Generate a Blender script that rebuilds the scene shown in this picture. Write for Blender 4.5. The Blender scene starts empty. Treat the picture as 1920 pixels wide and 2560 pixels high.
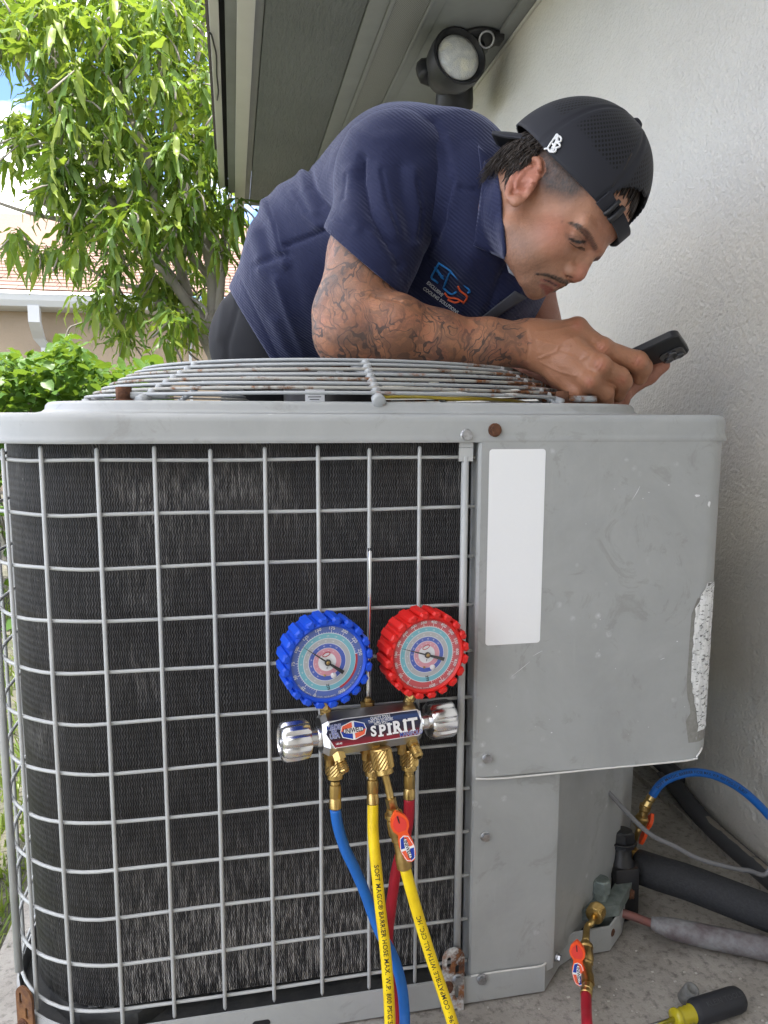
import bpy, bmesh, math, random
import numpy as np
from mathutils import Vector, Matrix
from mathutils.bvhtree import BVHTree
random.seed(7); np.random.seed(7)
SC = bpy.context.scene
COL = SC.collection
PI = math.pi
rad = math.radians

# ------------------------------------------------------------------ camera
CZ = 0.770                                  # camera height above the slab
FPX = 1870.0                                # focal length in photo pixels (1920 wide)
YAW, PITCH, ROLL = 0.198265, 0.128461, 0.003119
def _basis():
    cy, sy, cp, sp = math.cos(YAW), math.sin(YAW), math.cos(PITCH), math.sin(PITCH)
    w = np.array([sy*cp, cy*cp, -sp]); r = np.array([cy, -sy, 0.0]); u = np.cross(r, w)
    c, s = math.cos(ROLL), math.sin(ROLL)
    return c*r+s*u, -s*r+c*u, w
CR, CU, CW = _basis()
CAM = np.array([0, 0, CZ])
def ray(x, y): return CW + CR*(x-960)/FPX - CU*(y-1280)/FPX
def at(x, y, X=None, Y=None, Z=None, D=None):
    """photo pixel + one known coordinate (world X, Y, Z or depth D) -> world point"""
    d = ray(x, y)
    if X is not None: t = X/d[0]
    elif Y is not None: t = Y/d[1]
    elif Z is not None: t = (Z-CZ)/d[2]
    else: t = D
    return CAM + d*t
cam_d = bpy.data.cameras.new('camera'); cam = bpy.data.objects.new('camera', cam_d); COL.objects.link(cam)
cam_d.sensor_fit = 'HORIZONTAL'; cam_d.sensor_width = 36; cam_d.lens = 36*FPX/1920
cam_d.clip_start = 0.02; cam_d.clip_end = 500
m = Matrix.Identity(4)
for i in range(3):
    m[i][0] = CR[i]; m[i][1] = CU[i]; m[i][2] = -CW[i]; m[i][3] = CAM[i]
cam.matrix_world = m
SC.camera = cam

# ------------------------------------------------------------------ world and sun
SUN_EL, SUN_AZ = rad(81), rad(112)           # azimuth clockwise from +Y: the sun stands behind the house roof
world = bpy.data.worlds.new('World'); SC.world = world; world.use_nodes = True
nt = world.node_tree; nt.nodes.clear()
def N(nt, typ, **kw):
    n = nt.nodes.new(typ)
    for k, v in kw.items():
        if k in ('op', 'operation'): n.operation = v
        elif hasattr(n, k) and not k[0].isupper(): setattr(n, k, v)
    return n
sky = nt.nodes.new('ShaderNodeTexSky'); sky.sky_type = 'NISHITA'; sky.sun_disc = False
sky.sun_elevation = SUN_EL; sky.sun_rotation = SUN_AZ; sky.air_density = .40; sky.dust_density = .1; sky.ozone_density = 3.0
tc = nt.nodes.new('ShaderNodeTexCoord'); nz = nt.nodes.new('ShaderNodeTexNoise')
nz.inputs['Scale'].default_value = 3.2; nz.inputs['Detail'].default_value = 9; nz.inputs['Roughness'].default_value = .55
mpw = nt.nodes.new('ShaderNodeMapping'); mpw.inputs['Scale'].default_value = (1, 1, 2.6); mpw.inputs['Location'].default_value = (3.3, 0.4, 2.2)
cr = nt.nodes.new('ShaderNodeValToRGB'); cr.color_ramp.elements[0].position = .44; cr.color_ramp.elements[1].position = .60
mx = nt.nodes.new('ShaderNodeMix'); mx.data_type = 'RGBA'
bg = nt.nodes.new('ShaderNodeBackground'); out = nt.nodes.new('ShaderNodeOutputWorld')
nt.links.new(tc.outputs['Generated'], mpw.inputs['Vector']); nt.links.new(mpw.outputs[0], nz.inputs['Vector'])
nt.links.new(nz.outputs['Fac'], cr.inputs[0]); nt.links.new(cr.outputs[0], mx.inputs['Factor'])
nt.links.new(sky.outputs[0], mx.inputs['A']); mx.inputs['B'].default_value = (9.0, 8.55, 7.9, 1)
nt.links.new(mx.outputs['Result'], bg.inputs['Color']); bg.inputs['Strength'].default_value = 0.13
nt.links.new(bg.outputs[0], out.inputs['Surface'])
sun_d = bpy.data.lights.new('sun', 'SUN'); sun = bpy.data.objects.new('sun', sun_d); COL.objects.link(sun)
sun_d.energy = 2.1; sun_d.angle = rad(0.6); sun_d.color = (1, .955, .88)
sd = Vector((math.sin(SUN_AZ)*math.cos(SUN_EL), math.cos(SUN_AZ)*math.cos(SUN_EL), math.sin(SUN_EL)))
sun.rotation_euler = sd.to_track_quat('Z', 'Y').to_euler(); sun.location = sd*20
SC.view_settings.view_transform = 'Standard'; SC.view_settings.look = 'None'
SC.view_settings.gamma = 1; SC.view_settings.use_curve_mapping = False
SC.view_settings.exposure = 2.45
SC.cycles.use_denoising = True
SC.cycles.max_bounces = 6; SC.cycles.transparent_max_bounces = 8
SC.cycles.sample_clamp_indirect = 6

# ------------------------------------------------------------------ materials
def rgb(r, g, b):                            # sRGB 0-255 -> linear
    f = lambda c: (c/255/12.92) if c/255 <= .04045 else ((c/255+.055)/1.055)**2.4
    return (f(r), f(g), f(b), 1)
MATS = {}
def mat(name, col, rough=.5, metal=0., var=None, bump=None, coat=0., sss=None, trans=0., spec=.5, attr=None, rust=None, ior=1.45, rustx=None):
    """col linear rgba; var=(scale, amount, colour2) mottling; bump=(scale, strength, distance); rust=(scale, lo, hi)"""
    m = bpy.data.materials.new(name); m.use_nodes = True; MATS[name] = m
    nt = m.node_tree; b = nt.nodes['Principled BSDF']; L = nt.links.new
    b.inputs['Roughness'].default_value = rough; b.inputs['Metallic'].default_value = metal
    b.inputs['Specular IOR Level'].default_value = spec; b.inputs['Coat Weight'].default_value = coat
    b.inputs['Transmission Weight'].default_value = trans; b.inputs['IOR'].default_value = ior
    if sss:
        b.inputs['Subsurface Weight'].default_value = sss[0]; b.inputs['Subsurface Radius'].default_value = (1, .35, .2); b.inputs['Subsurface Scale'].default_value = sss[1]
    tc = nt.nodes.new('ShaderNodeTexCoord'); csock = None
    if attr:
        a = nt.nodes.new('ShaderNodeVertexColor'); a.layer_name = attr; csock = a.outputs['Color']
    else:
        c = nt.nodes.new('ShaderNodeRGB'); c.outputs[0].default_value = col; csock = c.outputs[0]
    if var:
        n = nt.nodes.new('ShaderNodeTexNoise'); n.inputs['Scale'].default_value = var[0]; n.inputs['Detail'].default_value = 6; n.inputs['Roughness'].default_value = .62
        L(tc.outputs['Object'], n.inputs['Vector'])
        r = nt.nodes.new('ShaderNodeValToRGB'); r.color_ramp.elements[0].position = .38; r.color_ramp.elements[1].position = .68
        r.color_ramp.elements[1].color = (var[1],)*3+(1,); L(n.outputs['Fac'], r.inputs[0])
        x = nt.nodes.new('ShaderNodeMix'); x.data_type = 'RGBA'; L(r.outputs[0], x.inputs['Factor']); L(csock, x.inputs['A']); x.inputs['B'].default_value = var[2]
        csock = x.outputs['Result']
    if rust:
        n = nt.nodes.new('ShaderNodeTexNoise'); n.inputs['Scale'].default_value = rust[0]; n.inputs['Detail'].default_value = 8; n.inputs['Roughness'].default_value = .7
        L(tc.outputs['Object'], n.inputs['Vector'])
        r = nt.nodes.new('ShaderNodeValToRGB'); r.color_ramp.elements[0].position = rust[1]; r.color_ramp.elements[1].position = rust[2]; L(n.outputs['Fac'], r.inputs[0])
        if rustx:                                    # heavier corrosion towards one side: (x0, x1, gain)
            sp = nt.nodes.new('ShaderNodeSeparateXYZ'); L(tc.outputs['Object'], sp.inputs[0]); mr = nt.nodes.new('ShaderNodeMapRange'); L(sp.outputs[0], mr.inputs['Value'])
            for k_, v_ in zip(('From Min', 'From Max', 'To Min', 'To Max'), (rustx[0], rustx[1], 0, rustx[2])): mr.inputs[k_].default_value = v_
            ad = nt.nodes.new('ShaderNodeMath'); ad.operation = 'ADD'; L(n.outputs['Fac'], ad.inputs[0]); L(mr.outputs[0], ad.inputs[1]); L(ad.outputs[0], r.inputs[0])
        n2 = nt.nodes.new('ShaderNodeTexNoise'); n2.inputs['Scale'].default_value = rust[0]*4; L(tc.outputs['Object'], n2.inputs['Vector'])
        rc = nt.nodes.new('ShaderNodeValToRGB'); rc.color_ramp.elements[0].color = (.055, .022, .012, 1); rc.color_ramp.elements[1].color = (.26, .105, .04, 1)
        rc.color_ramp.elements[0].position = .35; rc.color_ramp.elements[1].position = .7; L(n2.outputs['Fac'], rc.inputs[0])
        x = nt.nodes.new('ShaderNodeMix'); x.data_type = 'RGBA'; L(r.outputs[0], x.inputs['Factor']); L(csock, x.inputs['A']); L(rc.outputs[0], x.inputs['B'])
        csock = x.outputs['Result']
        rr = nt.nodes.new('ShaderNodeMapRange'); rr.inputs['To Min'].default_value = rough; rr.inputs['To Max'].default_value = .9; L(r.outputs[0], rr.inputs['Value']); L(rr.outputs[0], b.inputs['Roughness'])
        mm = nt.nodes.new('ShaderNodeMapRange'); mm.inputs['To Min'].default_value = metal; mm.inputs['To Max'].default_value = 0; L(r.outputs[0], mm.inputs['Value']); L(mm.outputs[0], b.inputs['Metallic'])
    L(csock, b.inputs['Base Color'])
    if bump:
        n = nt.nodes.new('ShaderNodeTexNoise'); n.inputs['Scale'].default_value = bump[0]; n.inputs['Detail'].default_value = 5; n.inputs['Roughness'].default_value = .6
        L(tc.outputs['Object'], n.inputs['Vector'])
        k = nt.nodes.new('ShaderNodeBump'); k.inputs['Strength'].default_value = bump[1]; k.inputs['Distance'].default_value = bump[2]
        L(n.outputs['Fac'], k.inputs['Height']); L(k.outputs[0], b.inputs['Normal'])
    return m

# ------------------------------------------------------------------ object helpers
def thing(name, label, cat, loc=(0, 0, 0), group=None):
    o = bpy.data.objects.new(name, None); COL.objects.link(o); o.location = loc; o.empty_display_size = .05
    o['label'] = label; o['category'] = cat
    if group: o['group'] = group
    return o
def inv(o):
    m = Matrix.Identity(4); p = o
    while p is not None:
        m = (p.matrix_parent_inverse @ p.matrix_basis) @ m if p.parent else p.matrix_basis @ m
        p = p.parent
    return m.inverted()
def put(o, parent=None):
    COL.objects.link(o)
    if parent is not None:
        o.parent = parent; o.matrix_parent_inverse = inv(parent)
    return o
def mesh(name, vf, material, parent=None, smooth=True, label=None, cat=None, kind=None, group=None, uv=None, mats=None, midx=None, attr=None, angle=None):
    v, f = vf
    me = bpy.data.meshes.new(name); me.from_pydata([tuple(map(float, q)) for q in v], [], [tuple(map(int, q)) for q in f])
    if isinstance(material, str): material = MATS[material]
    me.materials.append(material)
    for q in (mats or []): me.materials.append(MATS[q])
    if midx is not None: me.polygons.foreach_set('material_index', np.asarray(midx, dtype=np.int32))
    if smooth:
        me.polygons.foreach_set('use_smooth', np.ones(len(me.polygons), dtype=bool))
    if uv is not None:
        ul = me.uv_layers.new(name='UVMap'); li = np.zeros(len(me.loops), dtype=np.int32); me.loops.foreach_get('vertex_index', li)
        ul.data.foreach_set('uv', np.asarray(uv, dtype=np.float32)[li].ravel())
    if attr is not None:
        for an, arr in attr.items():
            al = me.color_attributes.new(an, 'FLOAT_COLOR', 'POINT'); al.data.foreach_set('color', np.asarray(arr, dtype=np.float32).ravel())
    me.update()
    if smooth and angle is not None:
        me.set_sharp_from_angle(angle=rad(angle))
    o = bpy.data.objects.new(name, me); put(o, parent)
    if label: o['label'] = label
    if cat: o['category'] = cat
    if kind: o['kind'] = kind
    if group: o['group'] = group
    return o
def join(*vfs):
    V, F, n = [], [], 0
    for v, f in vfs:
        V += [tuple(q) for q in v]; F += [tuple(i+n for i in q) for q in f]; n += len(v)
    return V, F
def xf(vf, M):
    return [tuple(M @ Vector(q)) for q in vf[0]], vf[1]
def frame(o, x, y, z):
    m = Matrix.Identity(4)
    for i in range(3): m[i][0] = x[i]; m[i][1] = y[i]; m[i][2] = z[i]; m[i][3] = o[i]
    return m
def axis_frame(a, b, hint=(0, 0, 1)):
    """frame at a whose z axis points to b"""
    a = Vector(a); z = (Vector(b)-a).normalized(); h = Vector(hint)
    if abs(z.dot(h)) > .97: h = Vector((0, 1, 0))
    x = h.cross(z).normalized(); y = z.cross(x)
    return frame(a, x, y, z)
def box(c, s, bev=0.):
    x, y, z = [q/2 for q in s]
    if bev <= 0:
        v = [(c[0]+i*x, c[1]+j*y, c[2]+k*z) for i in (-1, 1) for j in (-1, 1) for k in (-1, 1)]
        return v, [(0, 1, 3, 2), (4, 6, 7, 5), (0, 4, 5, 1), (2, 3, 7, 6), (0, 2, 6, 4), (1, 5, 7, 3)]
    bm = bmesh.new(); bmesh.ops.create_cube(bm, size=1)
    for q in bm.verts: q.co = (q.co.x*s[0], q.co.y*s[1], q.co.z*s[2])
    bmesh.ops.bevel(bm, geom=list(bm.edges), offset=min(bev, .49*min(s)), segments=2, affect='EDGES', profile=.6)
    v = [(q.co.x+c[0], q.co.y+c[1], q.co.z+c[2]) for q in bm.verts]; bm.verts.index_update()
    f = [[q.index for q in p.verts] for p in bm.faces]; bm.free(); return v, f
def smooth_path(pts, n=6):
    P = [np.array(p, float) for p in pts]
    if len(P) < 3 or n <= 1: return P
    Q = [2*P[0]-P[1]]+P+[2*P[-1]-P[-2]]; out = []
    for i in range(1, len(Q)-2):
        p0, p1, p2, p3 = Q[i-1:i+3]
        for k in range(n):
            t = k/n
            out.append(.5*((2*p1)+(-p0+p2)*t+(2*p0-5*p1+4*p2-p3)*t*t+(-p0+3*p1-3*p2+p3)*t**3))
    out.append(P[-1]); return out
def frames_along(P, closed=False, hint=None):
    n = len(P); T = []
    for i in range(n):
        a = P[(i-1) % n] if (closed or i > 0) else P[i]; b = P[(i+1) % n] if (closed or i < n-1) else P[i]
        t = b-a; T.append(t/(np.linalg.norm(t)+1e-12))
    h = np.array(hint if hint is not None else ((0, 0, 1) if abs(T[0][2]) < .9 else (0, 1, 0)), float)
    x = h-T[0]*h.dot(T[0]); x /= np.linalg.norm(x); X = [x]
    for i in range(1, n):
        x = X[-1]-T[i]*X[-1].dot(T[i]); x /= np.linalg.norm(x)+1e-12; X.append(x)
    return T, X, [np.cross(T[i], X[i]) for i in range(n)]
def tube(pts, r, n=8, sm=1, closed=False, hint=None, cap=True):
    P = smooth_path(pts, sm) if sm > 1 else [np.array(p, float) for p in pts]
    T, X, Y = frames_along(P, closed, hint); m = len(P)
    R = np.interp(np.linspace(0, 1, m), np.linspace(0, 1, len(r)), r) if hasattr(r, '__len__') else [r]*m
    V = []
    for i in range(m):
        for k in range(n):
            a = 2*PI*k/n; V.append(P[i]+R[i]*(math.cos(a)*X[i]+math.sin(a)*Y[i]))
    F = []
    for i in range(m if closed else m-1):
        j = (i+1) % m
        for k in range(n):
            l = (k+1) % n; F.append((i*n+k, i*n+l, j*n+l, j*n+k))
    if cap and not closed:
        F.append(tuple(range(n-1, -1, -1))); F.append(tuple((m-1)*n+k for k in range(n)))
    return V, F
def lathe(prof, n=24, M=None, cap=True):
    """prof: list of (radius, z); revolved about z"""
    V = []; F = []
    for r, z in prof:
        for k in range(n):
            a = 2*PI*k/n; V.append((r*math.cos(a), r*math.sin(a), z))
    for i in range(len(prof)-1):
        for k in range(n):
            l = (k+1) % n; F.append((i*n+k, i*n+l, (i+1)*n+l, (i+1)*n+k))
    if cap:
        F.append(tuple(range(n-1, -1, -1))); F.append(tuple((len(prof)-1)*n+k for k in range(n)))
    return xf((V, F), M) if M is not None else (V, F)
def prism(poly, z0, z1, M=None):
    n = len(poly); V = [(p[0], p[1], z0) for p in poly]+[(p[0], p[1], z1) for p in poly]
    F = [tuple(range(n-1, -1, -1)), tuple(range(n, 2*n))]+[(i, (i+1) % n, n+(i+1) % n, n+i) for i in range(n)]
    return xf((V, F), M) if M is not None else (V, F)
def rrect(x0, x1, y0, y1, r, n=6):
    rr = r if hasattr(r, '__len__') else (r,)*4          # order: (x0,y0),(x1,y0),(x1,y1),(x0,y1)
    P = []
    for (cx, cy, a0, q) in ((x0, y0, PI, rr[0]), (x1, y0, 1.5*PI, rr[1]), (x1, y1, 0, rr[2]), (x0, y1, .5*PI, rr[3])):
        sx = 1 if cx == x0 else -1; sy = 1 if cy == y0 else -1
        if q <= 0: P.append((cx, cy)); continue
        for k in range(n+1):
            a = a0+k/n*PI/2; P.append((cx+sx*q+q*math.cos(a), cy+sy*q+q*math.sin(a)))
    return P
def offset_poly(P, d):
    n = len(P); out = []
    for i in range(n):
        a, b, c = np.array(P[i-1]), np.array(P[i]), np.array(P[(i+1) % n])
        e1 = b-a; e2 = c-b; e1 /= np.linalg.norm(e1)+1e-12; e2 /= np.linalg.norm(e2)+1e-12
        n1 = np.array([e1[1], -e1[0]]); n2 = np.array([e2[1], -e2[0]]); nn = n1+n2; nn /= np.linalg.norm(nn)+1e-12
        out.append(tuple(b+nn*d/max(.4, nn.dot(n1))))
    return out
def skirt(P, prof, closed=True):
    """sweep a profile of (outset, z) round an outline"""
    V = []; n = len(P)
    for d, z in prof: V += [(x, y, z) for x, y in offset_poly(P, d)]
    F = []
    for i in range(len(prof)-1):
        for k in range(n if closed else n-1):
            l = (k+1) % n; F.append((i*n+k, i*n+l, (i+1)*n+l, (i+1)*n+k))
    return V, F
def text_mesh(s, size=1., align='CENTER', bold=0., shear=0., sx=1., space=1.):
    """flat filled lettering in the xy plane as (verts, faces)"""
    c = bpy.data.curves.new('lettering', 'FONT'); c.body = s; c.size = size; c.align_x = align; c.align_y = 'CENTER'
    c.offset = bold*size; c.shear = shear; c.resolution_u = 3; c.fill_mode = 'BOTH'; c.space_character = space
    o = bpy.data.objects.new('lettering', c); COL.objects.link(o)
    dg = bpy.context.evaluated_depsgraph_get(); dg.update(); me = o.evaluated_get(dg).to_mesh()
    V = [(v.co.x*sx, v.co.y, 0.) for v in me.vertices]; F = [tuple(p.vertices) for p in me.polygons]
    o.evaluated_get(dg).to_mesh_clear(); bpy.data.objects.remove(o); bpy.data.curves.remove(c)
    return V, F
def hexbolt(p, nrm, r=.006, h=.005):
    """washer-faced hex head on a surface point p with normal nrm"""
    M = axis_frame(p, Vector(p)+Vector(nrm))
    return join(lathe([(r*1.25, -.001), (r*1.25, .0012), (r*1.05, .0018)], 14, M), prism([(r*math.cos(a), r*math.sin(a)) for a in [k*PI/3 for k in range(6)]], .001, h, M))
# ------------------------------------------------------------------ shared materials
def node_mat(name, rough=.6, metal=0.):
    m = bpy.data.materials.new(name); m.use_nodes = True; MATS[name] = m
    nt = m.node_tree; return m, nt, nt.nodes['Principled BSDF'], nt.links.new
def ramp(nt, stops, src):
    r = nt.nodes.new('ShaderNodeValToRGB'); e = r.color_ramp.elements
    while len(e) < len(stops): e.new(.5)
    for q, (p, c) in zip(e, stops): q.position = p; q.color = c
    nt.links.new(src, r.inputs[0]); return r.outputs[0]
def noise(nt, src, scale, detail=4, rough=.6, dist=0.):
    n = nt.nodes.new('ShaderNodeTexNoise'); n.inputs['Scale'].default_value = scale; n.inputs['Detail'].default_value = detail
    n.inputs['Roughness'].default_value = rough; n.inputs['Distortion'].default_value = dist; nt.links.new(src, n.inputs['Vector']); return n.outputs['Fac']
def mixc(nt, f, a, b, blend='MIX'):
    x = nt.nodes.new('ShaderNodeMix'); x.data_type = 'RGBA'; x.blend_type = blend
    for s, v in (('Factor', f), ('A', a), ('B', b)):
        i = [q for q in x.inputs if q.name == s and q.type == ('VALUE' if s == 'Factor' else 'RGBA')][0]
        if isinstance(v, (int, float)) and s == 'Factor': i.default_value = v
        elif isinstance(v, tuple): i.default_value = v
        else: nt.links.new(v, i)
    return [q for q in x.outputs if q.type == 'RGBA'][0]
def mth(nt, op, a, b=None, c=None):
    x = nt.nodes.new('ShaderNodeMath'); x.operation = op
    for i, v in enumerate((a, b, c)):
        if v is None: continue
        if isinstance(v, (int, float)): x.inputs[i].default_value = v
        else: nt.links.new(v, x.inputs[i])
    return x.outputs[0]
def bumpn(nt, h, strength, dist, b):
    k = nt.nodes.new('ShaderNodeBump'); k.inputs['Strength'].default_value = strength; k.inputs['Distance'].default_value = dist
    nt.links.new(h, k.inputs['Height']); nt.links.new(k.outputs[0], b.inputs['Normal'])
def mapping(nt, src, scale=(1, 1, 1), rot=(0, 0, 0)):
    q = nt.nodes.new('ShaderNodeMapping'); q.inputs['Scale'].default_value = scale; q.inputs['Rotation'].default_value = rot
    nt.links.new(src, q.inputs['Vector']); return q.outputs[0]
G = lambda v, a=1: (v, v, v, a)

def stucco(name, col, col2, sc=150, st=.55):
    m, nt, b, L = node_mat(name); tc = nt.nodes.new('ShaderNodeTexCoord').outputs['Object']
    n1 = noise(nt, tc, sc, 3, .55); n2 = noise(nt, tc, sc*.4, 2, .5); n3 = noise(nt, tc, 2.2, 5, .6); n4 = noise(nt, tc, 28, 6, .75)
    h = mth(nt, 'ADD', mth(nt, 'MULTIPLY', n1, .6), mth(nt, 'MULTIPLY', n2, .7))
    c = mixc(nt, ramp(nt, [(.4, G(0)), (.7, G(1))], n3), col, col2)
    c = mixc(nt, ramp(nt, [(.70, G(0)), (.78, G(.55))], n4), c, (col[0]*.55, col[1]*.53, col[2]*.5, 1))
    L(c, b.inputs['Base Color']); b.inputs['Roughness'].default_value = .44; b.inputs['Specular IOR Level'].default_value = .5
    bumpn(nt, h, st, .010, b)
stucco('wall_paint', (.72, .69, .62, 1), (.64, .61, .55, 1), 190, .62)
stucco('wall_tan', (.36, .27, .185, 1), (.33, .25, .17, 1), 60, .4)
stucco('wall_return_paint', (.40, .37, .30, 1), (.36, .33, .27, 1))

m, nt, b, L = node_mat('concrete'); tc = nt.nodes.new('ShaderNodeTexCoord').outputs['Object']
n1 = noise(nt, tc, 6, 8, .65); n2 = noise(nt, tc, 90, 5, .7); n3 = noise(nt, tc, 420, 2, .6); n4 = noise(nt, tc, 3.1, 6, .6, .8)
c = ramp(nt, [(.30, (.22, .20, .175, 1)), (.52, (.36, .335, .30, 1)), (.75, (.47, .445, .40, 1))], n1)
c = mixc(nt, ramp(nt, [(.30, G(.75)), (.5, G(0))], n2), c, (.075, .070, .062, 1))
c = mixc(nt, ramp(nt, [(.64, G(0)), (.72, G(.6))], n3), c, (.50, .47, .42, 1))
c = mixc(nt, ramp(nt, [(.58, G(0)), (.72, G(.65))], n4), c, (.085, .072, .06, 1))
L(c, b.inputs['Base Color']); b.inputs['Roughness'].default_value = .85
bumpn(nt, mth(nt, 'ADD', mth(nt, 'MULTIPLY', n3, .4), n2), .5, .003, b)

m, nt, b, L = node_mat('soil'); tc = nt.nodes.new('ShaderNodeTexCoord').outputs['Object']
n1 = noise(nt, tc, 9, 8, .7)
L(ramp(nt, [(.35, (.07, .08, .045, 1)), (.52, (.14, .135, .105, 1)), (.72, (.24, .22, .18, 1))], n1), b.inputs['Base Color']); b.inputs['Roughness'].default_value = .95
bumpn(nt, noise(nt, tc, 60, 5, .7), .8, .02, b)

m, nt, b, L = node_mat('soffit_board'); tc = nt.nodes.new('ShaderNodeTexCoord').outputs['Object']
gr = noise(nt, mapping(nt, tc, (26, 5, 26)), 3.0, 6, .62, 1.2); gn = noise(nt, tc, 3, 5, .6)
L(mixc(nt, ramp(nt, [(.35, G(0)), (.7, G(1))], gn), (.20, .215, .222, 1), (.16, .172, .178, 1)), b.inputs['Base Color']); b.inputs['Roughness'].default_value = .5
bumpn(nt, gr, .9, .012, b)
m, nt, b, L = node_mat('vent_mesh'); tc = nt.nodes.new('ShaderNodeTexCoord').outputs['Object']
vx = nt.nodes.new('ShaderNodeTexVoronoi'); vx.inputs['Scale'].default_value = 190; vx.inputs['Randomness'].default_value = 0.; L(mapping(nt, tc, (1, 1, .01), (0, 0, .78)), vx.inputs['Vector'])
L(mixc(nt, ramp(nt, [(.36, G(1)), (.44, G(0))], vx.outputs['Distance']), (.28, .285, .28, 1), (.012, .012, .012, 1)), b.inputs['Base Color']); b.inputs['Roughness'].default_value = .5
mat('trim_paint', (.27, .282, .288, 1), .45, var=(7, .6, (.21, .22, .225, 1)), bump=(120, .12, .002))
mat('white_fascia', (.70, .69, .66, 1), .4, var=(5, .5, (.60, .59, .56, 1)), bump=(90, .1, .002))
mat('dark_gap', (.012, .012, .014, 1), .8)  # near-black fill standing in for the shade inside open gaps and slots
mat('roof_shingle_dark', (.10, .085, .075, 1), .9, bump=(200, .4, .004))
m, nt, b, L = node_mat('unit_grey'); tc = nt.nodes.new('ShaderNodeTexCoord').outputs['Object']
c = mixc(nt, ramp(nt, [(.36, G(0)), (.66, G(.85))], noise(nt, tc, 7, 7, .68, .4)), rgb(167, 169, 168), rgb(152, 154, 153))
vd_ = nt.nodes.new('ShaderNodeTexVoronoi'); vd_.inputs['Scale'].default_value = 34; L(tc, vd_.inputs['Vector'])
sel = ramp(nt, [(.50, G(0)), (.60, G(1))], noise(nt, tc, 11, 2, .5))
c = mixc(nt, mth(nt, 'MULTIPLY', mth(nt, 'MULTIPLY', ramp(nt, [(.03, G(.85)), (.17, G(0))], vd_.outputs['Distance']), sel), ramp(nt, [(.4, G(.2)), (.6, G(1))], noise(nt, tc, 190, 3, .7))), c, rgb(208, 211, 212))
c = mixc(nt, ramp(nt, [(.60, G(0)), (.74, G(.45))], noise(nt, mapping(nt, tc, (60, 60, 7)), 1, 5, .7)), c, rgb(170, 172, 170))
c = mixc(nt, ramp(nt, [(.57, G(0)), (.64, G(.42)), (.70, G(.20))], noise(nt, tc, 13, 6, .70, 1.4)), c, rgb(134, 134, 128))
L(c, b.inputs['Base Color']); L(ramp(nt, [(.3, G(.34)), (.7, G(.55))], noise(nt, tc, 9, 5, .6)), b.inputs['Roughness'])
bumpn(nt, mth(nt, 'ADD', noise(nt, tc, 3.5, 2, .4), mth(nt, 'MULTIPLY', noise(nt, tc, 160, 3, .5), .02)), .25, .012, b)
mat('wire_grey', rgb(184, 186, 185), .38, var=(14, .6, rgb(164, 166, 166)), bump=(300, .1, .001))
mat('grille_wire', rgb(164, 167, 168), .42, rust=(21, .62, .72), rustx=(.12, .48, .14))
mat('grille_rusty', rgb(165, 163, 156), .5, rust=(34, .53, .62), rustx=(.20, .46, .14))
mat('zinc', (.55, .56, .58, 1), .38, 1., var=(200, .8, (.3, .3, .31, 1)), bump=(300, .3, .001))
mat('rusty_steel', (.62, .62, .60, 1), .45, .3, rust=(30, .40, .52), bump=(200, .35, .001))
mat('rust', (.15, .065, .032, 1), .9, var=(120, .9, (.06, .026, .016, 1)), bump=(300, .6, .002))
mat('rust_orange', (.11, .050, .028, 1), .85, var=(28, .9, (.40, .19, .06, 1)), bump=(300, .5, .002))
mat('black_metal', (.012, .012, .014, 1), .4, var=(30, .5, (.035, .033, .032, 1)), bump=(120, .2, .002))
mat('pan_dark', (.045, .047, .05, 1), .6, var=(20, .8, (.09, .09, .085, 1)), bump=(150, .4, .003))
mat('black_plastic', (.016, .016, .018, 1), .42, bump=(200, .06, .001))
mat('white_print', (.82, .83, .84, 1), .45)
mat('white_sticker', (.86, .87, .88, 1), .32, bump=(110, .35, .0015))
mat('black_ink', (.015, .015, .016, 1), .6)

# ------------------------------------------------------------------ ground
def sheet(x0, x1, y0, y1, z, nx=1, ny=1):
    V = [(x0+(x1-x0)*i/nx, y0+(y1-y0)*j/ny, z) for j in range(ny+1) for i in range(nx+1)]
    return V, [(j*(nx+1)+i, j*(nx+1)+i+1, (j+1)*(nx+1)+i+1, (j+1)*(nx+1)+i) for j in range(ny) for i in range(nx)]
mesh('ground', sheet(-150, 150, -150, 150, -.03), 'soil', kind='structure', smooth=False)
mesh('concrete_slab', box((.26, .2, -.06), (1.22, 4.6, .12), .008), 'concrete', kind='structure', smooth=True, angle=35)
mesh('wall_footing', prism([(.832, -3.), (.880, -3.), (.880, 3.4), (.832, 3.4)], -.05, .012), 'concrete', kind='structure', smooth=False)

# ------------------------------------------------------------------ house: wall, eave, roof
XW = .876; ZS = 1.945
house = thing('house', 'white stuccoed house wall with a low painted eave beside the air conditioner', 'house', (XW, 0, 0))
mesh('wall', box((XW+.1, .0, 1.1), (.2, 7.0, 2.3)), 'wall_paint', house, smooth=False)
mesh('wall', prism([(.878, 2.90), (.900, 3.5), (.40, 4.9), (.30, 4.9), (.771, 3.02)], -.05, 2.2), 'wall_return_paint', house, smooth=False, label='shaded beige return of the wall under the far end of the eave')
Y0, Y1 = -3.5, 4.5
def strip(name, x0, x1, z0, z1, mt, y1=Y1, y0=Y0, bev=.002, parent=house, label=None):
    return mesh(name, box(((x0+x1)/2, (y0+y1)/2, (z0+z1)/2), (x1-x0, y1-y0, z1-z0), bev), mt, parent, smooth=True, angle=30, label=label)
strip('soffit_board', .119, .407, ZS+.004, ZS+.03, 'soffit_board')
strip('soffit_trim', .090, .117, ZS+.010, ZS+.035, 'trim_paint')
strip('batten', .409, .466, ZS-.003, ZS+.03, 'trim_paint')
strip('vent_flange', .4665, .480, ZS-.008, ZS+.03, 'trim_paint')
strip('soffit_vent', .4805, .578, ZS-.004, ZS+.03, 'vent_mesh')
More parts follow.
